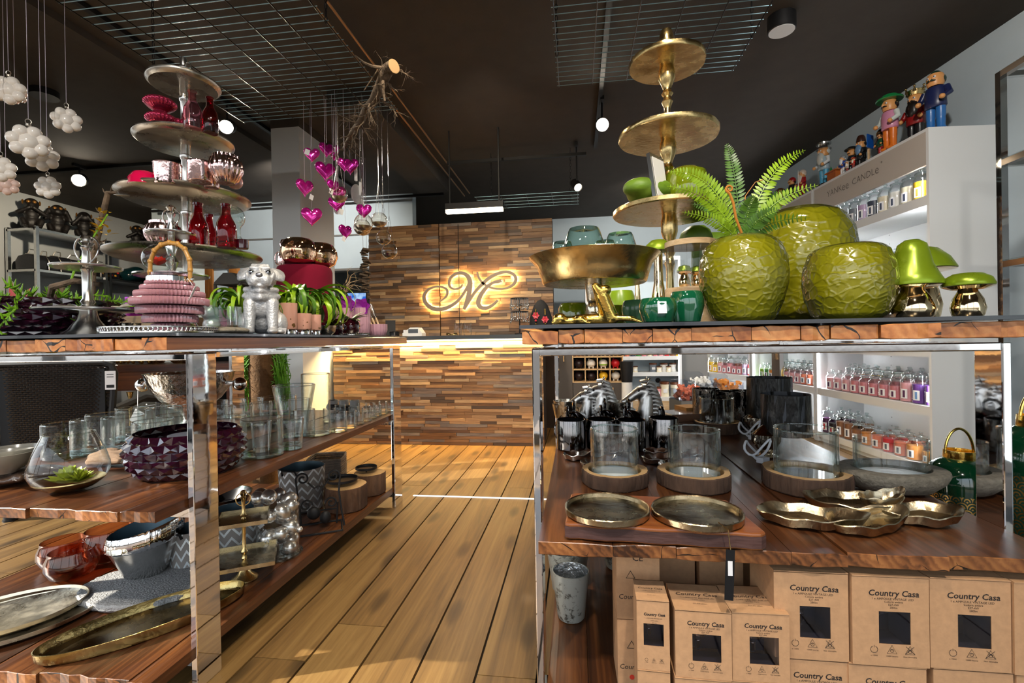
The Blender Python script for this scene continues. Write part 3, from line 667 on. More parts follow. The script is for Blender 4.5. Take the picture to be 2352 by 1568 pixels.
jar_row(B2, RZ3, .50, .2, [(.1 + .13 * i, 'L', c) for i, c in enumerate(['red', 'rose', 'pink', 'coral', 'rose', 'pink', 'yellow'])], 'the farthest unit shelf, back row', GJ)
# clear bins with scented melts under the farthest shelf
M['acryl'] = glass('acrylic', (.9, .92, .95), (.7, .74, .8), 1.0)
for i, (px, py, c) in enumerate(((1608, 890, 'white'), (1668, 896, 'orange'), (1578, 912, 'coral'))):
    p = at(px, py, 6.1 - .45 * (i == 2) - .05 * i); t = thing('clear_bin', ['clear bin of white wax melts under the farthest candle shelf', 'clear bin of orange wax melts under the farthest candle shelf', 'clear bin of red melts standing low beside the mirrored vases'][i], 'bin', (p.x, p.y, p.z - .02), 0.25, 'clear bins of wax melts')
    g = G(); w = .26
    prof = [(-.13, 0), (.13, 0), (.15, .08), (.13, .17), (.07, .21), (-.13, .21)]
    g.prism([(x * .9, z) for x, z in prof], -.012 + .0, .012, M=Matrix.Rotation(PI / 2, 4, 'X') @ Matrix.Translation((0, 0, -.15))); g.build('bin_back', M['acryl'], t, smooth=False)
    g = G(); g.bx(-.14, .14, -.14, -.135, 0, .09); g.bx(-.14, .14, -.14, .14, 0, .005); g.bx(-.14, -.135, -.14, .14, 0, .12); g.bx(.135, .14, -.14, .14, 0, .12); g.build('bin_walls', M['acryl'], t, smooth=False)
    g = G(); r = random.Random(i)
    for k in range(46): g.box((r.uniform(-.12, .12), r.uniform(-.11, .11), .02 + .12 * r.random()), (.045, .035, .02), (r.random() * 3, r.random() * 3, r.random() * 3))
    tag(g.build('wax_melts', M['wax_' + c], t, smooth=False), kind='stuff')
    g = G(); g.bx(-.14, .14, -.15, .15, -p.z + .02, -.002); g.build('plinth_block', M['greywall'], t, smooth=False)
# ================================================================ LEFT TABLE, ON TOP
M['redglass'] = glass('red_glass', (0.62, 0.02, 0.07), (0.35, 0.1, 0.2), 1.6)
M['pinkglass'] = glass('pink_glass', (0.95, 0.55, 0.62), (0.6, 0.45, 0.5), 1.5)
M['purpleglass'] = mat('purple_glass', '#2a0a1c', 0.05, spec=0.8, coat=1.0)
M['magenta_merc'] = mat('magenta_mercury', (0.30, 0.02, 0.32), 0.12, 0.8, var=0.6, vscale=45, bump=0.5, bscale=70)
M['pinkmirror'] = mat('pink_mirror', (0.90, 0.62, 0.60), 0.08, 1.0, var=0.25, vscale=30, bump=0.15, bscale=60)
M['cherry'] = mat('cherry_glaze', '#d0104a', 0.12, coat=0.8)
M['berry'] = mat('berry_glass', (0.42, 0.03, 0.08), 0.07, 0.75)
M['lanternpink'] = mat('lantern_pink', '#e3a6b2', 0.12, trans=0.55, coat=0.5)
M['bamboo'] = mat('bamboo', '#a87a36', 0.35, var=0.25, vscale=25)
M['velvet'] = mat('velvet', '#6a0a24', 0.95, var=0.15, vscale=8, spec=0.2)
M['pinkmatt'] = mat('pink_matt', '#c99a8e', 0.5)
M['mauve'] = mat('mauve_ceramic', '#b58a98', 0.35)
M['wine'] = mat('wine_glaze', '#2c0510', 0.06, coat=1.0)
M['stone'] = mat('stone', '#7d7566', 0.9, var=0.3, vscale=60, bump=0.5, bscale=90)
M['pug'] = mat('pug_silver', (0.50, 0.51, 0.53), 0.48, 0.55, var=0.25, vscale=22, bump=0.35, bscale=120)
M['soil'] = mat('soil', '#1c140d', 0.95, bump=0.5, bscale=60)
M['succ'] = mat('succulent', '#6fa01c', 0.45, var=0.35, vscale=25)
M['leaf'] = mat('leaf', '#86a81c', 0.4, var=0.35, vscale=18)
M['leafdark'] = mat('leaf_dark', '#47701a', 0.4, var=0.4, vscale=18)
M['branch'] = mat('bark_branch', '#6a5846', 0.9, var=0.4, vscale=30, bump=0.6, bscale=70)
M['redpetal'] = mat('petal_red', '#e03212', 0.5, var=0.2, vscale=30)
M['orchid'] = mat('orchid', '#7a1280', 0.5, var=0.25, vscale=30)
M['palewood'] = wood('pale_wood', *l3('#a98a66', '#c7a981', '#ddc6a3'), axis='X', rnd=0.1)
M['darkwood'] = wood('dark_wood', *l3('#3a1d0c', '#5c3015', '#83491f'), axis='X', rnd=0.1)
# --- planter with succulents
p = Vector((-1.975, 1.525, TZ)); pl = thing('planter_bowl', 'dark purple faceted glass planter overflowing with succulents at the left table edge', 'planter', p)
g = G(); H_ = .135; pr = [(.165 + .075 * math.sin(PI * .5 * min(1, (k / 27) * 1.5 + .12)), H_ * k / 27) for k in range(28)]
g.quilt(pr, 30, 7, .055); g.lathe([(0, .004), (.17, .004)], 40); g.build('faceted_bowl', M['purpleglass'], pl, ang=12)
g = G(); g.lathe([(.225, H_ - .02), (0, H_ - .01)], 30); g.build('soil', M['soil'], pl)
r = random.Random(4)
def sprig(g, base, d, L, n, lw, mi=0):
    P_ = Vector(base); d = Vector(d).normalized(); pts = [P_.copy()]
    for i in range(n):
        d = (d + Vector((r.uniform(-.2, .2), r.uniform(-.2, .2), r.uniform(-.25, .08)))).normalized(); P_ = P_ + d * (L / n); pts.append(P_.copy())
        for q in range(3):
            s = d.cross(Vector((r.uniform(-1, 1), r.uniform(-1, 1), r.uniform(-1, 1)))).normalized(); e = P_ + (s * .8 + d * .5 + Vector((0, 0, .35))).normalized() * lw
            g.tube([P_, P_.lerp(e, .5) + d * lw * .12, e + Vector((0, 0, lw * .25))], [lw * .10, lw * .13, lw * .03], 5)
    g.tube(pts, .0022, 5)
g = G()
for k in range(34):
    a = r.uniform(0, 2 * PI); q = r.uniform(.02, .21); sprig(g, (q * math.cos(a), q * math.sin(a), H_ - .015), (math.cos(a), math.sin(a), r.uniform(.1, .9)), r.uniform(.07, .15), 7, r.uniform(.018, .030))
tag(g.build('succulent_foliage', M['succ'], pl), kind='stuff')
g = G()
for k, (a, L) in enumerate(((-1.2, .2), (-.85, .15), (-2.0, .16), (-.2, .13))):
    sprig(g, (.24 * math.cos(a), .24 * math.sin(a), H_), (math.cos(a), math.sin(a), -.3 - .5 * (k % 2)), L, 8, .028)
tag(g.build('trailing_stem', M['succ'], pl), kind='stuff')
g = G(); g.tube([(.10, 0, H_ - .02), (.13, .02, H_ + .12), (.17, .06, H_ + .25), (.185, .1, H_ + .34)], [.004, .004, .003, .003], 6); stalk = g.build('flower_stalk', M['succ'], pl)
g = G()
for k in range(26): a = r.uniform(0, 6.3); g.leaf((.175 + r.uniform(-.02, .03), .08 + r.uniform(-.01, .02), H_ + .25 + r.random() * .1), (math.cos(a), math.sin(a), .5), (0, 0, 1), .032, .012)
g.build('yellow_blossom', mat('blossom', '#e2b81c', 0.5), stalk)
g = G(); g.leaf((-.03, -.05, H_), (-.4, -.1, 1), (0, -1, .3), .07, .03); g.leaf((0, -.05, H_), (.4, -.1, .8), (0, -1, .3), .05, .02); g.build('red_leaf', mat('red_leaf', '#b5423f', 0.5), pl)
g = G(); g.tube([(.06, .02, H_ - .02), (.065, .02, H_ + .035), (.06, .02, H_ + .06)], [.018, .017, .016], 8); g.tube([(.12, -.06, H_), (.17, -.09, H_ + .04), (.25, -.08, H_ + .06), (.30, -.04, H_ + .05)], [.009, .011, .01, .008], 8); g.build('driftwood_stick', M['branch'], pl)
# tall thorny branch rising from the planter towards the cake stand
p = Vector((-2.09, 1.82, TZ)); br = thing('thorny_branch', 'bare thorny branch rising behind the small silver stand and bending to the tall stand', 'branch', p)
pts = [(0, 0, .0), (0, 0, .2), (.01, 0, .36), (.05, 0, .5), (.09, 0, .63), (.17, 0, .625), (.26, 0, .65)]
g = G(); g.tube(pts, [.013, .013, .012, .012, .011, .006, .005], 9); g.build('stem', M['branch'], br)
g = G()
for k in range(9):
    q = r.randrange(1, 5); t_ = r.random(); a = Vector(pts[q]).lerp(Vector(pts[q + 1]), t_); d = Vector((r.uniform(-1, 1), r.uniform(-1, 1), .4)).normalized(); g.tube([a, a + d * .03, a + d * .04 + Vector((0, 0, .008))], [.005, .003, .001], 5)
g.build('thorns', M['branch'], br)
# --- silver stands
def stand(name, label, p, plates, prof, ring=None, m='silver', hammered=True):
    t = thing(name, label, 'cake stand', p)
    g = G(); g.lathe(prof, 24); g.build('stem', M[m], t)
    for (z, R) in plates:
        g = G(); g.lathe([(0, z), (R * .97, z), (R, z + .003), (R * 1.005, z + .008), (R * .985, z + .0085), (R * .975, z + .005), (0, z + .005)], 64, fn=(lambda rr, zz, a: rr * (1 + .004 * math.sin(a * 17) * (rr > R * .9))) if hammered else None)
        g.build('tier_plate', M[m], t)
    if ring:
        z, R = ring; g = G(); g.tube([(R * math.cos(a), .004 * math.sin(a * 2), z + R * math.sin(a)) for a in [2 * PI * k / 40 for k in range(40)]], .0026, 8, closed=True); g.build('ring_handle', M[m], t)
    return t
def turned(z0, z1, r0, seq):
    return [(r0 * rr, z0 + (z1 - z0) * zz) for rr, zz in seq]
BAL = [(1, 0), (1.3, .03), (1, .07), (.8, .12), (1.5, .2), (.8, .28), (.75, .6), (1.0, .85), (1.4, .93), (1, 1)]
q = top(203, 1.38); k = mpp(q)
prof = [(0, 0), (.08, 0), (.08, .004), (.055, .02), (.03, .055), (.024, .075), (.024, .082)] + turned(.084, .225, .014, [(1, 0), (1.6, .08), (1.1, .14), (1.5, .2), (1.0, .28), (1, .9), (1.3, .96), (1, 1)]) + turned(.225, .325, .013, [(1.6, 0), (1.9, .04), (1.1, .15), (.9, .55), (1.3, .66), (1.0, .72), (1.7, .82), (1.0, .88), (1.5, .96), (1.2, 1.04), (.5, 1.08), (0, 1.09)])
s2 = stand('tiered_stand', 'small two-tier silver stand with ring handle and flared foot beside the planter', q, [(.082, .137), (.222, .094)], prof, (.285, .045))
for i, (a, wd, L) in enumerate(((2.6, .04, .075), (.3, .035, .06), (1.6, .03, .06))):
    t = thing('butterfly_clip', ['glitter butterfly ornament on the lower plate of the small stand, nearest the planter', 'glitter butterfly ornament on the lower plate of the small stand, towards the lantern', 'glitter butterfly ornament at the rear of the lower plate of the small silver stand'][i], 'ornament', q + Vector((.085 * math.cos(a), .085 * math.sin(a), .088)), a, 'glitter butterflies')
    g = G(); g.leaf((0, 0, .004), (1, .3, .4), (0, -.4, 1), L, wd); g.leaf((0, 0, .004), (-.2, 1, .35), (0, -.4, 1), L, wd); g.tube([(-.03, 0, .004), (.03, .01, .006)], .004, 6); g.build('wings', mat('glitter', (.72, .66, .55), 0.4, .8, bump=.9, bscale=300), t)
q = top(398, 1.60)
prof = [(0, 0), (.075, 0), (.075, .005), (.04, .02), (.018, .05)] + turned(.05, .22, .011, BAL) + turned(.22, .375, .011, [(1.2, 0), (1.8, .05), (1, .15), (2, .35), (1, .5), (1.9, .7), (1, .9), (1, 1)]) + turned(.38, .485, .012, [(1, 0), (1.6, .03), (.9, .3), (.8, .55), (1.3, .72), (.8, .8), (1.4, .93), (.8, 1), (0, 1.05)])
s4 = stand('tiered_stand', 'two-tier silver stand with large ring handle standing behind the pink lantern', q, [(.22, .120), (.375, .080)], prof, (.44, .034))
b0 = thing('flower_globe', 'clear glass globe holding a red poppy on the silver plate behind the lantern handle', 'ornament', q + Vector((.0, -.06, .229)))
g = G(); g.ball((0, 0, .05), .05, 28, 18); g.build('globe', M['glass'], b0)
g = G()
for k in range(14): a = k * 2.4; g.leaf((0, 0, .025), (math.cos(a), math.sin(a), .35 + .05 * k), (0, 0, 1), .036, .03, curl=-.2)
g.build('poppy', M['redpetal'], b0)
# --- tall four-tier stand
YE = 1.88; q = top(434, YE); ZT = [at(434, y, YE).z for y in (597, 464, 334, 201, 132)]; kk = mpp(q)
t = thing('tall_tiered_stand', 'tall four-tier pewter stand carrying red bottles and pink votives', 'cake stand', q)
tz = [z - TZ for z in ZT]
pr = [(0, 0), (.12, 0), (.12, .006), (.05, .03), (.02, .07), (.019, tz[0])]
for i in range(3):
    a, b = tz[i], tz[i + 1]; pr += [(.019, a), (.019, a + .03), (.017, a + .04), (.0165, b - .065), (.0195, b - .06), (.0225, b - .05), (.0225, b - .044), (.019, b - .04), (.019, b)]
pr += [(.017, tz[3]), (.017, tz[3] + .035), (.014, tz[3] + .045), (.02, tz[3] + .06), (.015, tz[3] + .07), (.02, tz[3] + .085), (.014, tz[3] + .095), (.016, tz[3] + .11), (.012, tz[4]), (0, tz[4] + .005)]
g = G(); g.lathe(pr, 24); g.build('post', M['silver'], t)
for z, R in zip(tz, (.292, .250, .188, .140)):
    g = G(); g.lathe([(0, z), (R * .90, z), (R * .93, z + .004), (R * .985, z + .012), (R, z + .018), (R * .992, z + .024), (R * .965, z + .022), (R * .93, z + .011), (R * .9, z + .007), (0, z + .007)], 72); g.build('tier_plate', M['pewter'], t)
g = G(); rr = .022; g.tube([(.018 + .022 * math.cos(a), 0, tz[3] + .065 + .045 * math.sin(a)) for a in [2 * PI * k / 28 for k in range(28)]], .003, 7, closed=True); g.build('ring_handle', M['silver'], t)
g = G(); g.box((-.17, -.14, tz[1] - .0015), (.05, .022, .001), (0, 0, .2)); g.build('price_sticker', M['tagw'], t)
E0 = q
def tier(px, i, dy): dy -= (.09, .07, .045, 0)[i]; x = at(px, 500, YE + dy).x; return Vector((x, YE + dy, ZT[i] + .0075))
BOT = [(0, 0), (.9, 0), (1, .03), (1, .42), (.9, .56), (.52, .72), (.44, .8), (.44, .94), (.52, .95), (.52, .99), (.44, 1.0)]
def bottle(name, label, p, R, H, m, group):
    g = G(); g.shell([(a * R, b * H) for a, b in BOT], 24); o = g.build(name, M[m], loc=p); tag(o, label, 'bottle', group); return o
GB = 'small glass bottles on the tall tiered stand'
bottle('glass_bottle', 'deep red glass bottle next to the post on the lowest tier, tallest of three', tier(455, 0, -.06), .036, .19, 'redglass', GB)
bottle('glass_bottle', 'deep red glass bottle in the middle of three on the lowest tier', tier(480, 0, .05), .033, .175, 'redglass', GB)
bottle('glass_bottle', 'deep red glass bottle standing apart near the rim of the lowest tier', tier(519, 0, -.08), .037, .172, 'redglass', GB)
bottle('glass_bottle', 'clear pale pink bottle beside the post on the third tier up', tier(447, 2, -.07), .034, .16, 'pinkglass', GB)
bottle('glass_bottle', 'red bottle on the third tier up, in front of the ceiling lamp glare', tier(487, 2, -.03), .030, .15, 'redglass', GB)
def flutebowl(label, p, R, H, m, prof, nf=28, cat='bowl', group=None, name='fluted_bowl', amp=.025):
    g = G(); g.shell([(a * R, b * H) for a, b in prof], 84, fn=lambda rr, z, a: rr * (1 + amp * math.cos(a * nf))); o = g.build(name, M[m], loc=p); tag(o, label, cat, group); return o
FOOT = [(0, 0.0), (.55, 0), (.6, .06), (.42, .14), (.4, .3), (.75, .5), (.98, .72), (1, .85), (.9, .93), (.86, 1), (.8, .95), (.5, .7), (0, .6)]
GBW = 'berry red fluted glass bowls on the tall stand'
flutebowl('berry red fluted glass bowl, lower of the stacked pair on the third tier', tier(375, 2, -.07), .056, .068, 'berry', FOOT, group=GBW)
flutebowl('berry red fluted glass bowl, top of the stacked pair on the third tier', tier(373, 2, -.07) + Vector((0, 0, .068)), .058, .066, 'berry', FOOT, group=GBW)
flutebowl('berry red fluted glass bowl standing alone between the stack and the post', tier(410, 2, -.02), .05, .066, 'berry', FOOT, group=GBW)
g = G(); g.shell([(0, .058), (.02, .057), (.042, .047), (.055, .025), (.056, 0)], 30, fn=lambda rr, z, a: rr * (1 + .02 * math.cos(a * 8))); tag(g.build('glazed_dish', M['cherry'], loc=tier(335, 1, -.13)), 'cherry red glazed dish turned over at the rim of the second tier', 'dish')
VOT = [(0, .0), (.9, 0), (.97, .05), (.98, .9), (1.02, .97), (1, 1), (.94, .97), (.9, .1), (0, .08)]
def votive(label, p, R, H, m, group, cat='candle holder', name='votive_holder', prof=VOT, n=32):
    g = G(); g.lathe([(a * R, b * H) for a, b in prof], n); o = g.build(name, M[m], loc=p); tag(o, label, cat, group); return o
GV = 'pink mercury glass votives'
votive('large patterned pink mercury votive left of the post on the second tier', tier(387, 1, -.12), .049, .085, 'pinkmirror', GV)
votive('patterned pink mercury votive just right of the post on the second tier', tier(461, 1, -.13), .043, .078, 'pinkmirror', GV)
votive('narrow pink mercury votive between the votive and the ribbed vase', tier(487, 1, -.06), .03, .085, 'pinkmirror', GV)
RIB = [(0, 0), (.5, 0), (.7, .1), (.95, .4), (1, .62), (.86, .85), (.72, .9), (.72, 1.0), (.68, 1), (.66, .9)]
flutebowl('pink mercury vase with vertical ribs on the second tier', tier(521, 1, -.10), .062, .108, 'pinkmirror', RIB, 24, 'vase', 'ribbed pink mercury vases', 'ribbed_vase')
flutebowl('squat ribbed pink mercury vase on the lowest tier beside the ring handle', tier(375, 0, -.13), .063, .1, 'pinkmirror', RIB, 24, 'vase', 'ribbed pink mercury vases', 'ribbed_vase')
g = G(); g.shell([(0, 0), (.02, .001), (.026, .012), (.02, .04), (.008, .05), (0, .05)], 20, fn=lambda rr, z, a: rr * (1 + .1 * math.cos(a * 9 + z * 90))); tag(g.build('shell_ornament', M['pewter'], loc=tier(413, 1, -.04)), 'dark striped shell ornament beside the post on the second tier', 'ornament')
for i, (px, dz, dy) in enumerate(((541, 0, -.03), (540, .055, -.04))):
    g = G(); g.ball((0, 0, .03), (.03, .03, .03), 18, 12); g.tube([(0, 0, .05), (0, 0, .062)], .006, 8); tag(g.build('glass_bauble', mat('bauble_pink', '#d9a3a6', 0.1, coat=.6), loc=tier(px, 1, dy) + Vector((0, 0, dz))), ['pale pink bauble behind the ribbed vase, lower one', 'pale pink bauble behind the ribbed vase, upper one'][i], 'bauble', 'pale pink baubles')
hd = blob('crystal_head', [('e', (0, 0, .03), (.035, .035, .03)), ('c', (0, 0, .04), (0, 0, .10), .02, .02), ('e', (0, 0, .135), (.036, .04, .045)), ('e', (.025, -.02, .12), (.018, .018, .014)), ('e', (-.02, .02, .155), (.02, .02, .02))], M['glassedge'], .005)
hd.location = tier(540, 0, -.02); tag(hd, 'clear glass head figurine at the rim of the lowest tier behind the red bottles', 'figurine')
votive('dark wine tealight cup at the outer rim of the lowest tier', tier(556, 0, -.05), .022, .035, 'wine', None)
# --- lantern on beaded tray
q = top(372, 1.37); R = .158
t = thing('beaded_tray', 'round silver tray with pierced beaded rim under the pink lantern', 'tray', q)
g = G(); g.lathe([(0, 0), (R * .96, 0), (R, .004), (R, .008), (R * .97, .008), (0, .004)], 64); g.build('tray_plate', M['silver'], t)
g = G()
for k in range(84):
    a = 2 * PI * k / 84; g.tube([(R * .99 * math.cos(a) - .0058 * math.sin(a) * math.cos(b), R * .99 * math.sin(a) + .0058 * math.cos(a) * math.cos(b), .0145 + .0068 * math.sin(b)) for b in [2 * PI * j / 8 for j in range(8)]], .0017, 5, closed=True)
g.build('pierced_rim', M['silver'], t)
g = G(); g.tube([(R * math.cos(a), R * math.sin(a), .022) for a in [2 * PI * k / 64 for k in range(64)]], .002, 6, closed=True); g.build('rim_wire', M['silver'], t)
q = top(393, 1.35) + Vector((0, 0, .008)); t = thing('pleated_lantern', 'pink ribbed glass lantern of stacked rings with bamboo handle and silver collar', 'lantern', q); t.scale = (.97, .97, 1.12)
for i, (R, z0, z1) in enumerate(((.052, 0, .024), (.074, .024, .048), (.090, .048, .072), (.105, .072, .096), (.094, .096, .114), (.078, .114, .130), (.066, .130, .142))):
    g = G(); nn = int(R * 620); g.lathe([(R * .8, z0), (R * .97, z0 + .001), (R, z0 + .004), (R, z1 - .005), (R * .97, z1 - .002), (R * .72, z1)], nn * 4, fn=lambda rr, z, a: rr * (1 + .032 * math.cos(a * nn))); g.build('ribbed_ring', M['lanternpink'], t)
g = G(); g.lathe([(.062, .135), (.064, .137), (.064, .152), (.062, .154), (.052, .154), (.052, .137)], 48); g.build('silver_collar', M['chrome'], t)
g = G(); g.shell([(.054, .15), (.054, .163)], 40); g.build('glass_neck', M['pinkglass'], t)
for s in (-1, 1):
    g = G(); g.tube([(s * .062, 0, .145), (s * .078, 0, .145)], .005, 8); g.ball((s * .08, 0, .145), .006, 10, 6); g.build('handle_peg', M['chrome'], t)
hp = [(-.072, 0, .138), (-.073, 0, .17), (-.071, 0, .20), (-.055, 0, .23), (-.03, 0, .245), (0, 0, .25), (.03, 0, .245), (.055, 0, .23), (.071, 0, .20), (.073, 0, .17), (.072, 0, .138)]
g = G(); g.tube(hp, .0065, 10)
for a in hp[1:-1]: g.ball(a, .0085, 10, 6)
g.build('bamboo_handle', M['bamboo'], t)
g = G(); g.box((.105, -.03, .10), (.001, .012, .05), (.1, .5, .3)); g.tube([(.075, -.01, .145), (.105, -.028, .125)], .0008, 4); g.build('price_tag', M['tagw'], t)
# --- riser with purple votives, boards, mosaic votive
p = Vector((-2.01, 2.04, TZ)); t = thing('wooden_riser', 'low pale wooden riser behind the lantern carrying purple votives', 'riser', p)
for k, (w, z) in enumerate(((.36, 0), (.35, .034), (.34, .068))):
    g = G(); g.bx(-w / 2, w / 2, -.13, .13, z + .0005, z + .0325); g.build('board', M['palewood'], t, smooth=False)
votive('textured purple mercury votive on the wooden riser, front one', Vector((-2.03, 1.98, TZ + .1)), .048, .09, 'magenta_merc', 'purple mercury votives')
votive('smooth purple votive on the wooden riser, behind the textured one', Vector((-2.0, 2.1, TZ + .1)), .04, .1, 'magenta_merc', 'purple mercury votives')
g = G(); g.lathe([(0, 0), (.034, 0), (.034, .15), (.03, .155), (0, .15)], 28); tag(g.build('pillar_candle', mat('candle_pale', '#d8b9ac', .6), loc=(-1.90, 2.04, TZ + .1)), 'pale blush pillar candle on the riser beside the purple votives', 'candle')
votive('silver mosaic tealight block between the small stand and the beaded tray', Vector((-1.63, 1.56, TZ)), .032, .05, 'nickel', None)
# --- stone slab with square glass, leaf vase, ribbed glass
q = top(519, 1.50); t = tag(blob('stone_slab', [('e', (0, 0, .013), (.062, .07, .014)), ('e', (.02, .02, .012), (.045, .05, .013)), ('e', (-.03, -.02, .012), (.035, .05, .013))], M['stone'], .006), 'flat grey natural stone slab under the clear square votive', 'stone'); t.location = q
g = G(); s = .042
def sq(r_, z, a): c = max(abs(math.cos(a)), abs(math.sin(a))); return r_ / (c ** .85)
g.shell([(.036, .001), (.039, .004), (.04, .068), (.037, .068), (.034, .016), (0, .016)], 48, fn=sq); tag(g.build('square_votive', M['glassedge'], loc=q + Vector((-.004, 0, .027))), 'thick clear square glass votive standing on the stone slab', 'candle holder')
q2 = top(500, 1.68); t = thing('leaf_vase', 'pink glass tumbler with a green sprig between the lantern and the pug', 'vase', q2)
g = G(); g.shell([(0, 0), (.038, 0), (.042, .01), (.044, .085), (.046, .1)], 30); g.build('tumbler', M['pinkglass'], t)
g = G(); g.tube([(0, 0, .01), (.005, 0, .1), (.0, 0, .125)], .002, 5); g.leaf((0, 0, .12), (-.6, -.3, .5), (0, -.3, 1), .05, .035); g.leaf((0, 0, .1), (.9, -.4, .15), (0, -.3, 1), .06, .03); g.leaf((0, 0, .1), (-.2, -.9, .1), (0, 0, 1), .05, .03); g.build('sprig', mat('sprig', '#8ed63a', .4), t)
g = blob('chick_figurine', [('e', (0, 0, .035), (.03, .03, .035)), ('e', (0, -.008, .085), (.03, .032, .03)), ('c', (-.01, -.02, .01), (-.01, -.03, 0.004), .008, .008)], mat('figur_grey', (.5, .5, .5), .35, .6), .005); g.location = top(486, 1.62); tag(g, 'small silver grey round-headed figurine behind the lantern beside the sprig', 'figurine')
q3 = top(557, 1.70); flutebowl('clear ribbed glass pot behind the pug holding an air plant', q3, .05, .1, 'glassedge', [(0, 0), (.9, 0), (1, .1), (1, 1)], 16, 'pot', None, 'ribbed_pot', .05)
def airplant(label, p, R, n, seed, squash=1.0, md='leaf'):
    t = thing('air_plant', label, 'plant', p); r = random.Random(seed)
    for k in range(n):
        a = r.uniform(0, 2 * PI); L = R * r.uniform(1.5, 2.4); ph = r.uniform(.9, 1.5); w = R * r.uniform(.09, .16); m = 14; tn = r.uniform(3.0, 5.4); o_ = Vector((math.cos(a), math.sin(a) * squash, 0)); P_ = o_ * .015; pts = [P_.copy()]
        for i in range(m): ph -= tn / m * (.35 + 1.3 * i / m); P_ = P_ + (o_ * math.cos(ph) + Vector((0, 0, math.sin(ph)))) * (L / m); pts.append(P_.copy())
        side = Vector((-math.sin(a), math.cos(a), 0)); g = G(); vs = []; fs = []
        for i, q_ in enumerate(pts):
            ww = w * (1 - (i / m)) ** .7 + .001; vs += [q_ - side * ww + Vector((0, 0, ww * .5)), q_, q_ + side * ww + Vector((0, 0, ww * .5))]
        for i in range(m): b = 3 * i; fs += [(b, b + 1, b + 4, b + 3), (b + 1, b + 2, b + 5, b + 4)]
        g.add(vs, fs); g.build('blade', M[md if k % 3 else 'leafdark'], t)
    return t
airplant('curly green air plant in the ribbed pot behind the pug, on its lantern side', q3 + Vector((0, 0, .09)), .12, 38, 3, .6)
# --- pug
q = top(603, 1.66); pg = thing('pug_statue', 'silver sitting pug statue looking up, at the edge of the left table', 'statue', q, math.radians(30))
sk = [('e', (0, .04, .07), (.062, .062, .07)), ('e', (0, .004, .115), (.058, .052, .065)), ('e', (0, -.014, .15), (.052, .046, .045)),
      ('c', (-.036, -.03, .115), (-.038, -.048, .012), .024, .016), ('c', (.036, -.03, .115), (.038, -.048, .012), .024, .016), ('e', (-.038, -.062, .011), (.019, .027, .012)), ('e', (.038, -.062, .011), (.019, .027, .012)),
      ('e', (-.058, .03, .04), (.028, .048, .045)), ('e', (.058, .03, .04), (.028, .048, .045)), ('e', (-.062, -.014, .010), (.017, .03, .011)), ('e', (.062, -.014, .010), (.017, .03, .011)),
      ('e', (0, -.012, .212), (.054, .050, .046)), ('e', (0, -.058, .205), (.034, .026, .026)), ('e', (-.019, -.068, .196), (.019, .018, .024)), ('e', (.019, -.068, .196), (.019, .018, .024)), ('e', (0, -.062, .176), (.022, .018, .010)),
      ('c', (-.03, -.048, .243), (.03, -.048, .243), .007, .007), ('c', (-.026, -.04, .254), (.026, -.04, .254), .006, .006), ('c', (0, -.066, .222), (0, -.048, .25), .006, .006), ('c', (-.044, -.046, .222), (-.030, -.07, .18), .007, .007), ('c', (.044, -.046, .222), (.030, -.07, .18), .007, .007),
      ('c', (-.05, -.02, .165), (0, -.064, .158), .012, .012), ('c', (.05, -.02, .165), (0, -.064, .158), .012, .012), ('c', (-.054, -.015, .142), (0, -.064, .134), .012, .012), ('c', (.054, -.015, .142), (0, -.064, .134), .012, .012), ('c', (0, .085, .07), (.02, .1, .10), .014, .009)]
blob('body', sk, M['pug'], .0036, pg, 2)
for s in (-1, 1):
    g = G(); g.leaf((s * .036, -.008, .250), (s * .72, -.35, -.62), (s * .5, -.8, .5), .062, .062, fold=-.15, curl=.25); o = g.build('ear', M['pug'], pg); so = o.modifiers.new('s', 'SOLIDIFY'); so.thickness = .007
    g = G(); g.ball((s * .027, -.054, .226), .0105, 12, 8); g.build('eye', mat('eye_silver', (.3, .31, .33), .12, 1.0), pg)
g = G(); g.ball((0, -.082, .214), (.012, .007, .009), 12, 8); g.build('nose', mat('nose_grey', (.25, .25, .27), .3, .8), pg)
g = G(); g.box((.06, -.03, .012), (.045, .001, .024), (.5, 0, .3)); g.build('price_tag', M['tagw'], pg)
# --- air plant on mirrored pot, pink candles, hammered bowl
q = top(700, 2.14); t = tag(G().lathe([(0, 0), (.03, 0), (.044, .02), (.046, .045), (.036, .07), (.034, .075), (.03, .06), (0, .05)], 30).build('mirrored_pot', M['silver'], loc=q), 'small mirrored silver pot with a curly air plant behind the pink candles', 'pot')
airplant('big curly air plant spilling from the silver pot in front of the velvet pouf', q + Vector((0, 0, .10)), .175, 64, 8, md='leaf')
airplant('green air plant close behind the pug, against the velvet pouf', top(660, 2.0) + Vector((0, 0, .11)), .14, 36, 12)
votive('mirrored pot holding the air plant behind the pug', top(660, 2.0), .036, .095, 'silver', None, 'pot', 'mirrored_pot')
M['pinkspeck'] = mat('pink_speckled', '#cf9a86', .45, var=.0)
nt = M['pinkspeck'].node_tree; b_ = [n for n in nt.nodes if n.type == 'BSDF_PRINCIPLED'][0]; c_ = coords(nt); nz = N(nt, 'TexNoise', i_Scale=55.0, i_Detail=3.0); nt.links.new(c_, nz.inputs['Vector']); sx_ = N(nt, 'SeparateXYZ'); tcx = N(nt, 'TexCoord'); nt.links.new(tcx.outputs['Object'], sx_.inputs[0])
mz = N(nt, 'MapRange', i_1=0.0, i_2=.07, i_3=.06, i_4=-.05); nt.links.new(sx_.outputs['Z'], mz.inputs[0]); ad_ = N(nt, 'Math', operation='ADD'); nt.links.new(nz.outputs['Fac'], ad_.inputs[0]); nt.links.new(mz.outputs[0], ad_.inputs[1])
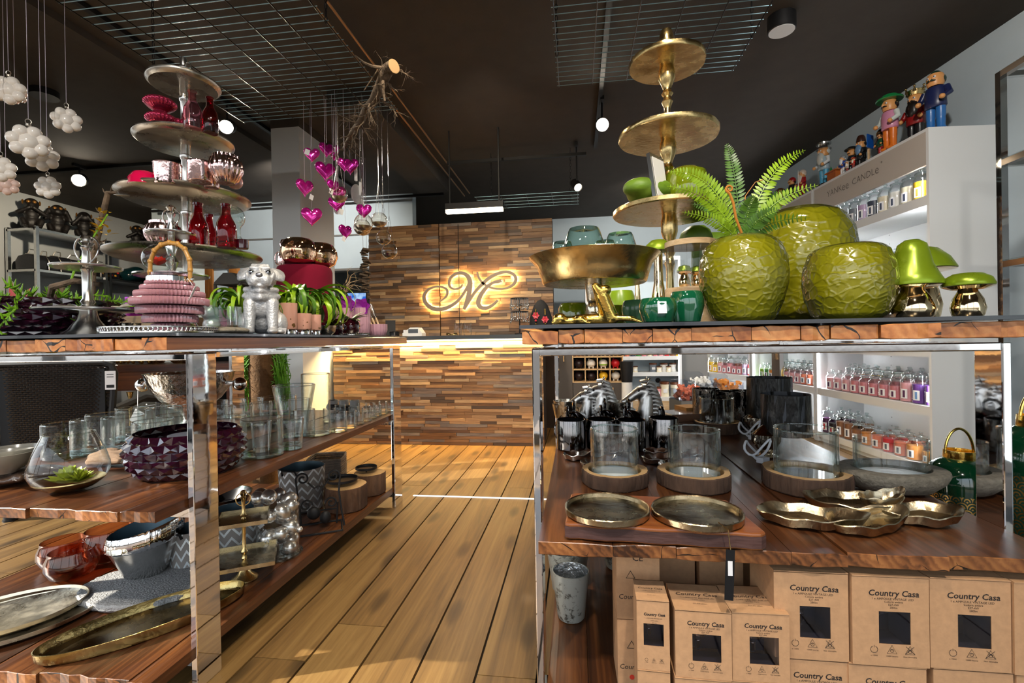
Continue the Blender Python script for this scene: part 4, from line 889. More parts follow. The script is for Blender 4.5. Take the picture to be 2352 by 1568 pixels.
nt.links.new(ramp(nt, ad_.outputs[0], [(.64, lin('#cf9a86')), (.66, lin('#6a4a22'))]), b_.inputs['Base Color'])
for i, (px, Y, w, h) in enumerate(((662, 1.79, .035, .105), (695, 1.88, .036, .068), (725, 1.98, .024, .068))):
    q = top(px, Y); t = thing('candle_cup', ['tall pink candle cup with gold flecks beside the pug, tallest of three', 'wide pink candle cup with gold flecks, middle of three', 'narrow pink candle cup with gold flecks, farthest of three'][i], 'candle holder', q, 0, 'pink flecked candle cups')
    g = G(); g.lathe([(0, 0), (w * .8, 0), (w * .82, .002), (w * .82, .019), (w * .78, .021), (0, .021)], 32); g.build('silver_foot', M['chrome'], t)
    g = G(); g.lathe([(0, 0), (w * .9, 0), (w, .006), (w * 1.02, h), (w * .95, h), (w * .92, h * .3), (0, h * .3)], 36); g.build('cup', M['pinkspeck'], t, loc=(0, 0, .0215))
q = top(752, 2.09); g = G(); g.lathe([(0, 0), (.02, 0), (.034, .015), (.039, .038), (.041, .045), (.037, .045), (.03, .02), (0, .008)], 36, fn=lambda rr, z, a: rr * (1 + .02 * math.sin(a * 12 + z * 300))); tag(g.build('hammered_bowl', M['nickel'], loc=q), 'small hammered gold-rimmed bowl after the three pink candle cups', 'bowl')
# --- velvet pouf with copper bowls
q = top(702, 2.45); t = thing('velvet_pouf', 'burgundy velvet drum standing on the table under two copper bowls', 'pouf', q)
hz = at(702, 612, 2.45).z - TZ
g = G(); g.lathe([(0, 0), (.135, 0), (.142, .01), (.144, hz - .03), (.136, hz - .008), (.12, hz), (0, hz)], 48); g.build('cushion', M['velvet'], t)
DON = [(0, .0), (.55, 0), (.85, .12), (1, .42), (.97, .68), (.8, .92), (.62, 1), (.56, .98), (.56, .9)]
for i, (px, Y, R) in enumerate(((690, 2.36, .092), (736, 2.50, .098))):
    g = G(); g.shell([(a * R, b * .13) for a, b in DON], 44); qq = top(px, Y); tag(g.build('mirror_bowl', M['copper'], loc=(qq.x, Y, TZ + hz + .0005)), ['round copper mirror bowl on the velvet pouf, nearer the pillar', 'round copper mirror bowl on the velvet pouf, overhanging towards the counter'][i], 'bowl', 'copper mirror bowls')
t = thing('jug_ornament', 'small rosy mirrored jug with ring handle tucked beside the copper bowls', 'ornament', Vector((top(655, 2.42).x, 2.42, TZ + hz)))
g = G(); g.shell([(0, 0), (.025, 0), (.034, .03), (.026, .07), (.016, .095), (.022, .12), (.012, .145), (0, .15)], 24); g.build('jug', M['pinkmirror'], t)
g = G(); g.tube([(-.03 - .022 * math.cos(a), 0, .045 + .035 * math.sin(a)) for a in [PI * (k / 12 - .5) * 1.0 for k in range(13)]], .004, 7); g.build('ring_handle', M['pinkmirror'], t)
# --- orchids, wine vases, fluted pots
q = top(806, 2.45); t = thing('beaded_tray', 'small round beaded silver tray under the wine red vases', 'tray', q)
g = G(); g.lathe([(0, 0), (.088, 0), (.094, .004), (.094, .008), (.088, .006), (0, .004)], 48); g.build('tray_plate', M['silver'], t)
g = G()
for k in range(52): a = 2 * PI * k / 52; g.ball((.093 * math.cos(a), .093 * math.sin(a), .011), .0048, 6, 5)
g.build('beaded_rim', M['silver'], t)
WINE = [(0, 0), (.6, 0), (.85, .15), (1, .45), (.95, .7), (.72, .88), (.66, .93), (.72, 1), (.66, 1), (.6, .9), (0, .8)]
votive('wine red glazed vase before the beaded tray, nearer the pink candles', top(768, 2.28), .046, .085, 'wine', 'wine red glazed vases', 'vase', 'round_vase', WINE)
v2 = votive('wine red glazed vase on the beaded tray holding a variegated plant', top(806, 2.45) + Vector((0, 0, .0065)), .049, .088, 'wine', 'wine red glazed vases', 'vase', 'round_vase', WINE)
t = thing('variegated_plant', 'white-edged grey-green leafy plant in the wine red vase', 'plant', v2.location + Vector((0, 0, .075)))
r = random.Random(9)
for k in range(11):
    a = r.uniform(0, 6.3); g = G(); d = (math.cos(a), math.sin(a), r.uniform(.1, 1.1)); g.leaf((0, 0, 0), d, (0, 0, 1), .095, .036); g.leaf((0, 0, .0012), d, (0, 0, 1), .088, .024, 1); g.build('leaf', [mat('leaf_edge', '#b9bf9a', .4) if 'leaf_edge' not in bpy.data.materials else bpy.data.materials['leaf_edge'], M['leafdark']], t)
FLU = [(0, 0), (.7, 0), (.85, .1), (1, .5), (1, 1), (.93, 1), (.9, .4), (0, .2)]
o1 = flutebowl('tall fluted mauve pot behind the wine red vases with orchids', top(788, 2.72), .07, .17, 'mauve', FLU, 22, 'pot', 'fluted mauve pots', 'fluted_pot')
o2 = flutebowl('slim fluted mauve pot with orchid, nearest the brushes', top(833, 2.66), .045, .165, 'mauve', FLU, 18, 'pot', 'fluted mauve pots', 'fluted_pot')
for i, (o, px) in enumerate(((o1, 780), (o1, 803), (o2, 836))):
    b = Vector(o.location) + Vector(((px - (788 if i < 2 else 833)) * .0026, -.02, .165 if i < 2 else .16)); t = thing('orchid_flower', ['purple orchid bloom over the tall mauve pot, lower one', 'purple orchid bloom over the tall mauve pot, higher one', 'purple orchid bloom over the slim mauve pot'][i], 'flower', b, 0, 'purple orchid blooms')
    g = G()
    for k in range(6): a = k * 1.05; g.leaf((0, 0, .01 + .02 * (i == 1)), (math.cos(a), -.25, math.sin(a) * .8 + .15), (0, -1, 0), .055, .05, curl=.1)
    g.build('petals', M['orchid'], t)
    g = G(); g.tube([(0, .01, -.06), (0, .005, .01 + .02 * (i == 1))], .0025, 5); g.build('stalk', M['leafdark'], t)
q = top(868, 2.78); fp = flutebowl('low fluted mauve pot holding wooden-handled brushes at the table end', q, .056, .072, 'mauve', FLU, 20, 'pot', 'fluted mauve pots', 'fluted_pot')
for i in range(3):
    b = q + Vector((-.01 + .018 * i, 0, .012)); d = Vector((-.52 + .05 * i, .06 * i, 1)).normalized(); t = thing('pastry_brush', 'wire and wood handled brush leaning in the low mauve pot, %s from its orchid side' % ORD[i], 'brush', b, 0, 'brushes in the mauve pot')
    g = G(); g.tube([d * .01, d * .11], .006, 8); g.build('wooden_handle', M['palewood'], t)
    g = G()
    for s in (-1, 1): g.tube([d * .11, d * .15 + Vector((s * .010, 0, 0)), d * .19 + Vector((s * .008, 0, 0)), d * .205], .0009, 4); g.tube([d * .11, d * .15 + Vector((s * .004, .006, 0)), d * .205], .0009, 4)
    g.build('wire_loop', M['steel'], t)
# ================================================================ HANGING FROM THE CEILING
def wire_grid(name, label, x0, x1, y0, y1, z, step, nlong, cm='wire_blue', chains=(), tilt=0.0):
    t = thing(name, label, 'wire grid', (x0, y0, z)); L = y1 - y0; Wd = x1 - x0
    g = G(); g.tube([(0, 0, 0), (0, L, 0)], .0032, 6); lm = g.mesh('long_wire', M['wire'])
    g = G(); g.tube([(-.012, 0, .005), (Wd + .012, 0, .005)], .0022, 6); cm_ = g.mesh('cross_wire', M[cm])
    for i in range(nlong): put('long_wire', lm, t, (Wd * i / (nlong - 1), 0, 0))
    n = int(L / step)
    for i in range(n + 1): put('cross_wire', cm_, t, (0, L * i / n, 0))
    for (cx_, cyy) in chains:
        g = G(); k = int((CEIL - z) / .032)
        for i in range(k):
            zz = i * .032 + .01; a = i % 2
            g.tube([((.007 * math.cos(b)) * (1 - a), (.007 * math.cos(b)) * a, zz + .019 * math.sin(b)) for b in [2 * PI * j / 10 for j in range(10)]], .0024, 5, closed=True)
        g.move(Matrix.Translation((cx_ - x0, cyy - y0, 0))); g.build('chain', M['black'], t)
    return t
wire_grid('hanging_wire_grid', 'large black wire grid hung on chains over the left table', -2.33, -1.20, 1.25, 3.14, 2.58, .05, 7, chains=((-1.2, 2.22), (-2.33, 2.4), (-1.2, 1.4), (-2.33, 1.4)))
wire_grid('hanging_wire_grid', 'large black wire grid hung on chains over the brass stand', -.088, .945, 1.7, 3.04, 2.59, .05, 6, chains=((-.088, 2.7), (.945, 2.7), (-.088, 1.8), (.945, 1.8)))
_p = at(1100, 485, 4.9)
t = wire_grid('hanging_wire_grid', 'small wire grid hung on chains over the counter beside the lit tube lamp', _p.x, _p.x + 1.02, 4.75, 5.2, 2.44, .10, 5, chains=((_p.x + .1, 5.1), (_p.x + .95, 5.1)))
# tracks and lamps
def rail(label, a, b, w=.035):
    a, b = Vector(a), Vector(b); t = thing('track_rail', label, 'track', (a + b) / 2); d = (b - a); L = d.length; rz = math.atan2(d.y, d.x)
    g = G(); g.box((0, 0, 0), (L, w, .03)); o = g.build('rail', M['black'], t, smooth=False); o.rotation_euler = (0, 0, rz)
    return t
rail('black lighting track running along the ceiling above the right wire grid', (.22, 1.2, CEIL - .02), (.22, 5.1, CEIL - .02))
rail('black lighting track crossing over the counter above the tube lamp', (-1.35, 5.0, CEIL - .12), (.12, 5.0, CEIL - .12))
rail('black lighting track beyond the left wire grid towards the ceiling lamp', (-2.84, 1.5, CEIL - .02), (-2.84, 6.0, CEIL - .02))
rail('black lighting track far left over the monkey shelf', (-7.1, 4.7, CEIL - .02), (-4.2, 4.7, CEIL - .02))
rail('black lighting track behind the white pillar', (-6.0, 6.1, CEIL - .1), (-1.7, 6.1, CEIL - .1))
def spotlamp(label, p, aim, lit=True, size=1.0):
    p = Vector(p); t = thing('track_spotlight', label, 'spotlight', p); d = (Vector(aim) - p).normalized(); R_ = d.to_track_quat('-Z', 'Y').to_matrix().to_4x4()
    g = G(); g.tube([(0, 0, .03), (0, 0, CEIL - p.z - .02)], .008, 8); g.box((0, 0, CEIL - p.z - .03), (.03, .14, .03)); g.build('stem', M['black'], t)
    g = G(); s = size; g.lathe([(0, .10 * s), (.045 * s, .10 * s), (.052 * s, .08 * s), (.052 * s, -.05 * s), (.047 * s, -.05 * s), (.046 * s, -.03 * s), (0, -.03 * s)], 28, M=R_); g.build('housing', M['black'], t)
    g = G(); g.lathe([(0, -.036 * s), (.044 * s, -.036 * s)], 24, M=R_); g.lathe([(.044 * s, -.036 * s), (0, -.0361 * s)], 24, M=R_); g.build('lamp_face', M['lamp'] if lit else M['lampsoft'], t)
    return t
spotlamp('lit spotlight blazing above the left copper pipes near the tall stand', at(522, 291, 3.62), (-1.0, .3, 1.0), True, 1.1)
spotlamp('lit spotlight blazing far left above the black monkeys', at(183, 413, 4.6), (-1.6, .5, 1.0), True, 1.3)
spotlamp('lit spotlight blazing over the aisle beneath the right wire grid', at(1383, 286, 4.1), (.2, .3, 1.0), True, 1.1)
spotlamp('black spotlight turned sideways at the end of the counter track', at(1325, 427, 5.0), (1.1, 2.6, .4), False, .9)
p = at(1795, 43, 2.6); p = Vector((p.x * 2.0 / 1.6, p.y * 2.0 / 1.6, CEIL)); t = thing('ceiling_lamp', 'round black ceiling lamp with white disc over the candle shelves', 'ceiling lamp', p)
g = G(); g.lathe([(0, 0), (.082, 0), (.082, -.09), (.078, -.095), (0, -.095)], 40); g.build('drum', M['black'], t)
g = G(); g.lathe([(0, -.0965), (.074, -.0965), (.074, -.094), (0, -.094)], 40); g.build('diffuser', M['white'], t)
p = at(102, 212, 2.6); p = Vector((p.x * 2.0 / 1.6, p.y * 2.0 / 1.6, CEIL)); g = G(); g.lathe([(0, 0), (.09, 0), (.09, -.05), (0, -.05)], 32); tag(g.build('smoke_detector', M['black'], loc=p), 'flat black round ceiling fixture behind the hanging white flowers', 'ceiling fixture')
p = at(1090, 484, 4.5); t = thing('tube_lamp', 'long lit linear lamp hanging from the track above the monogram', 'lamp', p)
g = G(); g.box((0, 0, .045), (.56, .07, .06)); g.tube([(-.24, 0, .07), (-.24, 0, CEIL - p.z)], .008, 6); g.tube([(.24, 0, .07), (.24, 0, CEIL - p.z)], .008, 6); g.build('housing', M['black'], t, smooth=False)
g = G(); g.box((0, -.01, 0), (.55, .06, .03)); g.build('tube', M['lampsoft'], t, smooth=False)
area('tube_lamp_light', (p.x, p.y - .03, p.z - .05), .5, .05, 14, WARM)
# white glass flowers on strings -------------------------------------------------
M['milk'] = mat('milk_glass', '#e6e0d8', .12, coat=.6, sss=0.0)
M['milkpink'] = mat('milk_pink', '#e2c6bc', .12, coat=.6)
M['string'] = mat('string', '#b9b2c0', .6)
def flower_orn(label, px, py, Y, wpx, rz, m='milk', ry=0.0):
    p = at(px, py, Y); R = wpx * mpp(p) * .5; t = thing('hanging_flower', label, 'ornament', p, rz, 'white glass flowers on strings')
    g = G(); g.ball((0, 0, 0), (R * .5, R * .42, R * .5), 16, 10)
    for k in range(7): a = 2 * PI * k / 7 + .3; g.ball((R * .63 * math.cos(a), 0, R * .63 * math.sin(a)), (R * .37, R * .34, R * .37), 14, 9)
    g.build('glass_petals', M[m], t)
    g = G(); g.tube([(0, 0, R * .95), (0, 0, R * 1.06)], R * .12, 8); g.tube([(R * .13 * math.cos(a), 0, R * 1.2 + R * .15 * math.sin(a)) for a in [2 * PI * k / 14 for k in range(14)]], R * .022, 5, closed=True); g.build('metal_cap', M['pewter'], t)
    g = G(); g.tube([(0, 0, R * 1.35), (0, 0, CEIL - p.z)], .0009, 5); g.build('string', M['string'], t)
flower_orn('white glass flower hanging at the left picture edge, highest of them', 20, 207, 1.75, 66, .5)
flower_orn('white glass flower hanging alone nearest the tall stand', 153, 276, 1.85, 58, .9)
flower_orn('big white glass flower with a sticker above another big one', 66, 326, 1.6, 78, .9)
flower_orn('big white glass flower tucked below the stickered one', 95, 360, 1.72, 66, .8)
flower_orn('bright white glass flower hanging lowest, beside the lamp glare', 110, 430, 1.75, 52, .4)
flower_orn('white glass flower cut by the left picture edge, upper of two', 2, 388, 1.7, 58, .6)
flower_orn('pinkish glass flower at the left picture edge, lower of two', 14, 424, 1.85, 48, .9, 'milkpink')
flower_orn('pinkish glass flower half hidden behind the highest one', 34, 216, 2.0, 44, .9, 'milkpink')
# root branch with hearts and tealights ------------------------------------------
A = at(905, 152, 2.45); Bq = at(790, 335, 3.0)
rb = thing('root_branch', 'gnarled cut root branch hanging under the wire grid above pink hearts', 'branch', A)
M['root'] = mat('root_bark', '#5a4c3e', .9, var=.35, vscale=25, bump=.7, bscale=60)
pts_px = [(905, 152, 2.45), (890, 160, 2.48), (872, 200, 2.52), (858, 232, 2.58), (842, 250, 2.66), (828, 280, 2.74), (812, 300, 2.82), (800, 322, 2.90), (788, 345, 2.98)]
P_ = [at(*q) - A for q in pts_px]
g = G(); g.tube(P_, [.036, .034, .028, .026, .024, .021, .018, .014, .009], 12); g.build('trunk', M['root'], rb)
g = G(); d = (P_[0] - P_[1]).normalized(); g.lathe([(0, .001), (.034, .001)], 20, M=d.to_track_quat('Z', 'Y').to_matrix().to_4x4()); g.lathe([(.036, 0), (0, .0012)], 20, M=d.to_track_quat('Z', 'Y').to_matrix().to_4x4()); g.build('cut_end', mat('cut_end', '#8a6f4c', .8), rb)
r = random.Random(12); g = G()
def twig(g, a, d, L, rad, depth_):
    P = Vector(a); d = Vector(d).normalized(); pts = [P.copy()]; rr = [rad]; n = 6
    for i in range(n):
        d = (d + Vector((r.uniform(-.55, .55), r.uniform(-.55, .55), r.uniform(-.5, .35)))).normalized(); P = P + d * L / n; pts.append(P.copy()); rr.append(rad * (1 - .8 * (i + 1) / n))
        if depth_ and r.random() < .45: twig(g, P, d + Vector((r.uniform(-1, 1), r.uniform(-1, 1), r.uniform(-1, .6))), L * .55, rr[-1] * .7, depth_ - 1)
    g.tube(pts, rr, 6)
for k in range(34):
    q = r.randrange(1, 8); a = P_[q].lerp(P_[min(q + 1, 8)], r.random()); twig(g, a, (r.uniform(-1, 1), r.uniform(-.6, .6), r.uniform(-1, .4)), r.uniform(.06, .17), r.uniform(.003, .009), 2)
twig(g, at(872, 153, 2.47) - A, (-1, 0, .45), .01, .004, 0)
g.tube([at(880, 156, 2.47) - A, at(855, 152, 2.46) - A, at(835, 143, 2.45) - A, at(815, 127, 2.45) - A], [.010, .008, .006, .004], 7)
g.tube([at(868, 160, 2.5) - A, at(848, 190, 2.5) - A, at(836, 208, 2.52) - A], [.004, .003, .003], 6)
g.tube([at(882, 165, 2.48) - A, at(878, 205, 2.5) - A, at(884, 232, 2.52) - A], [.014, .012, .006], 8)
g.build('twigs', M['root'], rb)
g = G()
for q, zz in ((1, 2.585), (6, 2.585)): a = P_[q]; g.tube([a, Vector((a.x, a.y, 2.58 - A.z))], .0012, 5)
g.build('hanging_wire', M['steel'], rb)
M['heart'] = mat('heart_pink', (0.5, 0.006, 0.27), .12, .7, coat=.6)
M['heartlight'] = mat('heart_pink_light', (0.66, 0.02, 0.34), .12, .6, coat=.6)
def heart_mesh():
    g = G(); nu, nv = 40, 12; vs = []; fs = []
    for j in range(nv + 1):
        f = math.cos(PI * (j / nv - .5)); y = math.sin(PI * (j / nv - .5)) * .30
        for i in range(nu):
            a = 2 * PI * i / nu; x = 16 * math.sin(a) ** 3 / 17; z = (13 * math.cos(a) - 5 * math.cos(2 * a) - 2 * math.cos(3 * a) - math.cos(4 * a)) / 17
            k = f ** .75; vs.append((x * k, y * (1 if True else 1), (z - .05) * k * 1.08))
    for j in range(nv):
        for i in range(nu): a, b = j * nu + i, j * nu + (i + 1) % nu; fs.append((a, b, b + nu, a + nu))
    g.add(vs, fs); return g
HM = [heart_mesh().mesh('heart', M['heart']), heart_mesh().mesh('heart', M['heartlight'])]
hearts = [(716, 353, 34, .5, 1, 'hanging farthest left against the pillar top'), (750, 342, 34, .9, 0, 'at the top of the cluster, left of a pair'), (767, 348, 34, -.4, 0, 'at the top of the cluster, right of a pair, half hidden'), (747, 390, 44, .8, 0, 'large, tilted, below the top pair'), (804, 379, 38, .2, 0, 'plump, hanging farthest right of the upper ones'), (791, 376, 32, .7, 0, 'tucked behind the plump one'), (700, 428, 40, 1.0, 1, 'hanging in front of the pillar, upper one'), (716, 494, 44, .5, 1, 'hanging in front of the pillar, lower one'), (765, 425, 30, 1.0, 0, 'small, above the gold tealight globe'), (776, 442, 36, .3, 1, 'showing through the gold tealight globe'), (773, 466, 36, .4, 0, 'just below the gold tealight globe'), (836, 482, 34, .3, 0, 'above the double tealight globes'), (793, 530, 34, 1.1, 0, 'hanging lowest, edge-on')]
for i, (px, py, w, rz, m, wh) in enumerate(hearts):
    Y = 1.25 + 1.89 / 37 * (31 + (i * 7) % 5); p = at(px, py, Y); t = thing('heart_ornament', 'pink glossy heart %s' % wh, 'heart', p, rz, 'pink hanging hearts'); s = w * mpp(p) * .5 * 1.1
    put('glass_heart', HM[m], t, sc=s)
    g = G(); zt = 2.588 - p.z; g.tube([(0, 0, s * .72), (0, 0, zt)], .0011, 5); g.build('string', M['string'], t)
    if i % 2 == 0: g = G(); g.box((s * .5 * (1 if i % 4 else -1), -s * .4, -s * (.0 if i < 6 else 1.1)), (.028, .001, .034), (.1, .25, .2)); g.build('price_tag', M['tagw'], t)
M['tealglass'] = glass('tealight_glass', (.93, .90, .85), (.6, .55, .45), 1.6)
tg = [(778, 446, 40, 2.7, 'holding the glow of a pink heart'), (835, 512, 42, 2.75, 'with the larger globe, upper of the overlapping two'), (832, 522, 38, 2.95, 'lower of the overlapping two'), (871, 505, 36, 2.8, 'first of the three by the slat wall, highest'), (881, 546, 34, 2.9, 'middle of the three by the slat wall'), (895, 577, 36, 2.95, 'lowest of the three by the slat wall')]
for i, (px, py, w, Y, wh) in enumerate(tg):
    p = at(px, py, Y); R = w * mpp(p) * .5; t = thing('hanging_tealight', 'round glass tealight globe with gold bottom %s' % wh, 'tealight', p, 0, 'hanging tealight globes')
    pr = [(math.sin(a) * R, -math.cos(a) * R) for a in [PI * k / 16 for k in range(1, 14)]]
    g = G(); g.shell([(0, -R)] + pr, 26); g.build('globe', M['tealglass'], t)
    g = G(); g.shell([(0, -R * .985)] + [(q[0] * .985, q[1] * .985) for q in pr[:6]], 26); g.build('gold_bottom', M['pewter'], t)
    g = G()
    for k in range(3): a = k * 2.1; g.tube([(R * .6 * math.cos(a), R * .6 * math.sin(a), R * .8), (0, 0, R * 1.2 + .17)], .0009, 4)
    g.tube([(0, 0, R * 1.2 + .17), (0, 0, 2.5 - p.z)], .0011, 4); g.build('strings', M['steel'], t)
for i, (px, py, L, wh) in enumerate(((775, 470, .11, 'behind the gold tealight globe'), (818, 440, .13, 'behind the plump heart'), (828, 470, .12, 'behind the hearts, nearest the copper pipes'))):
    p = at(px, py, 3.05); t = thing('glitter_drop', 'silver glitter leaf ornament hanging %s' % wh, 'ornament', p, .6 * i, 'silver glitter leaves')
    g = G(); g.ball((0, 0, 0), (.035, .008, L * .6), 16, 10, fn=lambda d: 1 - .35 * max(0, d.z)); g.build('leaf_body', mat('glitter_silver', (.6, .6, .6), .4, .9, bump=.9, bscale=300) if i == 0 else bpy.data.materials['glitter_silver'], t)
    g = G(); g.tube([(0, 0, L * .5), (0, 0, 2.585 - p.z)], .001, 4); g.box((0, 0, L * .9), (.02, .001, .09)); g.build('ribbon', M['tagw'], t)
# ================================================================ BEHIND: counter things, left wall rack, sideboard
def cpt(px, z=1.052, Y=4.62): p = at(px, 765, Y); return Vector((p.x, Y, z))
t = thing('card_terminal', 'pale grey card terminal on the counter', 'terminal', cpt(958)); g = G(); g.prism([(-.13, 0), (.07, 0), (.07, .03), (.03, .085), (-.05, .085), (-.13, .03)], -.06, .06, M=Matrix.Rotation(PI / 2, 4, 'X')); g.build('housing', M['whitegloss'], t, smooth=False)
g = G(); g.box((-.02, -.0605, .05), (.1, .002, .04)); g.build('display', M['blackgloss'], t, smooth=False)
t = thing('payment_sign', 'small card payment sticker plate beside the terminal', 'sign', cpt(933, Y=4.58)); g = G(); g.box((0, 0, .032), (.055, .004, .06)); g.build('plate', M['tagw'], t, smooth=False); g = G(); g.box((-.003, -.003, .03), (.04, .002, .012), (0, .6, 0)); g.box((.005, -.003, .045), (.03, .002, .008), (0, .6, 0), mi=1); g.build('stripes', [mat('stripe_blue', '#2b6fc2'), mat('stripe_red', '#d0503a')], t, smooth=False)
votive('dark bronze cup on the counter beside the payment plate', cpt(906), .05, .05, 'blackchrome', None, 'cup', 'bronze_cup')
for i, px in enumerate((1052, 1074)):
    g = G(); p = cpt(px, Y=4.7); g.shell([(0, 0), (.035, 0), (.042, .02), (.044, .11), (.038, .13)], 24); tag(g.build('glass_jar', M['glass'], loc=p), ['clear glass on the counter below the monogram cord', 'clear glass on the counter right of the cord'][i], 'glass', 'two clear glasses on the counter')
g = G(); p = cpt(1038, Y=4.55)
g.tube([(.055 * math.cos(a), .03 * math.sin(a), .008 + .012 * max(0, math.sin(2 * a))) for a in [2 * PI * i / 20 for i in range(20)]], .006, 6, closed=True)
tag(g.build('gold_bracelet', M['gold'], loc=p), 'little gold bracelet lying on the counter below the monogram', 'bracelet')
g = G(); p = cpt(897, Y=4.72); g.box((0, 0, .09), (.10, .012, .16), (-.25, 0, .3)); g.box((0, .03, .02), (.08, .06, .03)); tag(g.build('card_stand', M['black'], loc=p), 'black slanted display card on the counter by the slat wall', 'display')
p = at(820, 700, 4.72); t = thing('till_monitor', 'till monitor with a blue cloud screen on the counter', 'monitor', Vector((p.x, p.y, 1.05)), .15); h = p.z - 1.05
g = G(); g.box((0, 0, h + .06), (.215, .02, .15)); g.box((0, .03, h * .5), (.04, .03, h)); g.box((0, .02, .01), (.16, .14, .02)); g.build('casing', M['black'], t, smooth=False)
g = G(); g.box((0, -.0105, h + .06), (.19, .002, .125)); m, nt, out = _new('screen_sky'); e = N(nt, 'Emission', i_Strength=1.0); n_ = N(nt, 'TexNoise', i_Scale=14.0, i_Detail=4.0); nt.links.new(coords(nt), n_.inputs['Vector']); nt.links.new(ramp(nt, n_.outputs['Fac'], [(.42, (.02, .13, .62)), (.62, (.45, .68, .95))]), e.inputs[0]); nt.links.new(e.outputs[0], out.inputs[0]); g.build('screen', m, t, smooth=False)
# earring stand
p = cpt(1194, Y=4.66); t = thing('earring_stand', 'black revolving stand hung with silver earrings on the counter', 'jewellery stand', p)
g = G(); g.tube([(0, 0, 0), (0, 0, .36)], .007, 8); g.lathe([(0, 0), (.05, 0), (.05, .01), (0, .012)], 20)
for z in (.22, .35): g.tube([(.085 * math.cos(a), .085 * math.sin(a), z) for a in [2 * PI * k / 24 for k in range(24)]], .004, 6, closed=True); g.box((0, 0, z), (.17, .006, .006)); g.box((0, 0, z), (.006, .17, .006))
g.build('pole', M['black'], t)
r = random.Random(2); g = G()
for z in (.22, .35):
    for k in range(30): a = 2 * PI * k / 30; L = r.uniform(.05, .10); x, y = .085 * math.cos(a), .085 * math.sin(a); g.tube([(x, y, z), (x * 1.05, y * 1.05, z - L)], .002, 4); g.ball((x * 1.05, y * 1.05, z - L), (.008, .008, .012), 7, 5)
g.build('earrings', M['silver'], t)
p = cpt(1243, Y=4.72); t = thing('necklace_bust', 'black bust display with red flower earrings beside the earring stand', 'jewellery stand', p)
g = G(); g.lathe([(.09, 0), (.115, .06), (.11, .16), (.07, .28), (.03, .33), (0, .34)], 28, sy=.5); g.build('bust', mat('bust_black', '#131316', .8), t)
for s in (-1, 1):
    g = G()
    for k in range(6): a = k * 1.05; g.leaf((s * .045, -.06, .16 - .02 * s), (math.cos(a), -.3, math.sin(a)), (0, -1, 0), .035, .03)
    g.ball((s * .045, -.07, .13), .012, 8, 6); g.build('earring', mat('coral_red', '#c83040', .3), t); g = G()
    for k in range(5): g.ball((s * .045, -.065, .19 + .012 * k), .007, 7, 5); g.ball((s * .045, -.065, .10 - .015 * k), .008, 7, 5)
    g.build('gold_drop', M['goldbright'], t)
# wood garland by the wall
p = at(838, 575, 5.0); t = thing('bark_garland', 'hanging garland of stacked bark chips at the slat wall edge', 'garland', p); r = random.Random(5)
hh = 115 * mpp(p); ch = G(); ch.box((0, 0, 0), (.09, .07, .02)); cm_ = ch.mesh('bark_chip', M['root'])
for k in range(22): put('bark_chip', cm_, t, (r.uniform(-.02, .02), r.uniform(-.01, .01), -hh * k / 22), (r.uniform(-.2, .2), r.uniform(-.2, .2), r.uniform(0, 3)), r.uniform(.6, 1.1))
g = G(); g.tube([(-.02, 0, 0), (-.02, 0, CEIL - p.z)], .002, 4); g.tube([(.02, 0, 0), (.02, 0, CEIL - p.z)], .002, 4); g.build('cord', M['string'], t)
# pale twig by the back room
p = at(795, 690, 4.9); t = thing('pale_twig', 'pale bare twig standing beside the till monitor', 'branch', Vector((p.x, p.y, 1.052))); g = G(); r = random.Random(31); z0 = p.z - 1.05
g.tube([(0, 0, 0), (0, 0, z0 + .1)], .008, 7)
for k in range(9): twig(g, (0, 0, z0 - .05 + .03 * k), (r.uniform(-1, 1), r.uniform(-.3, .3), 1.2), .22, .006, 1)
g.build('stem', M['palewood'], t)
# silver rack with monkeys
XF, Y0r = -6.68, 5.12
def rack(label, y0, y1):
    t = thing('silver_rack', label, 'shelf', (XF, y0, 0)); L = y1 - y0; D = .42
    for x in (0, -D):
        for y in (0, L): g = G(); g.bx(x - .018, x + .018, y - .018 * 0, y + .036, 0, 2.52); g.build('post', M['steel'], t, smooth=False)
    for z in (2.50, 1.985, 1.45, .9): g = G(); g.bx(-D, 0, .0, L, z - .03, z); g.build('shelf_board', M['steel'], t, smooth=False)
    return t
rack('silver metal rack on the left wall under the first monkeys, nearest bay', Y0r, 6.0); rack('silver metal rack on the left wall, farther bay behind the silver stands', 6.06, 7.6)
M['monkey'] = mat('monkey_black', '#15110f', .5, bump=.2, bscale=60)
M['earring'] = mat('monkey_gold', '#8a5f28', .35, .5)
def monkey(label, y, pose):
    t = thing('monkey_statue', label, 'statue', (XF - .20, y, 2.502), .95, 'black monkey statues')
    up = pose
    hands = {'eyes': (.03, -.095, .33), 'ears': (.10, -.02, .33), 'mouth': (.02, -.10, .27)}[pose]
    parts = [('e', (0, .03, .10), (.085, .085, .10)), ('e', (0, .01, .20), (.075, .065, .075)), ('e', (0, -.015, .325), (.075, .075, .078)), ('e', (0, -.07, .30), (.05, .035, .04))]
    for s in (-1, 1):
        el = (s * .125, -.05, .20); parts += [('c', (s * .075, .0, .235), el, .03, .026), ('c', el, (s * hands[0] if pose != 'ears' else s * .085, hands[1], hands[2]), .026, .022), ('c', (s * .06, .0, .05), (s * .085, -.12, .10), .04, .035), ('c', (s * .085, -.12, .10), (s * .06, -.16, .015), .033, .025), ('e', (s * .06, -.19, .015), (.028, .05, .016))]
    blob('body', parts, M['monkey'], .011, t, 4)
    for s in (-1, 1):
        g = G(); g.ball((s * .078, 0, .35), (.012, .028, .03), 12, 8); g.build('ear', M['earring'], t)
        if pose != 'eyes': g = G(); g.ball((s * .028, -.082, .345), (.02, .012, .02), 10, 7); g.build('eye_ring', M['earring'], t)
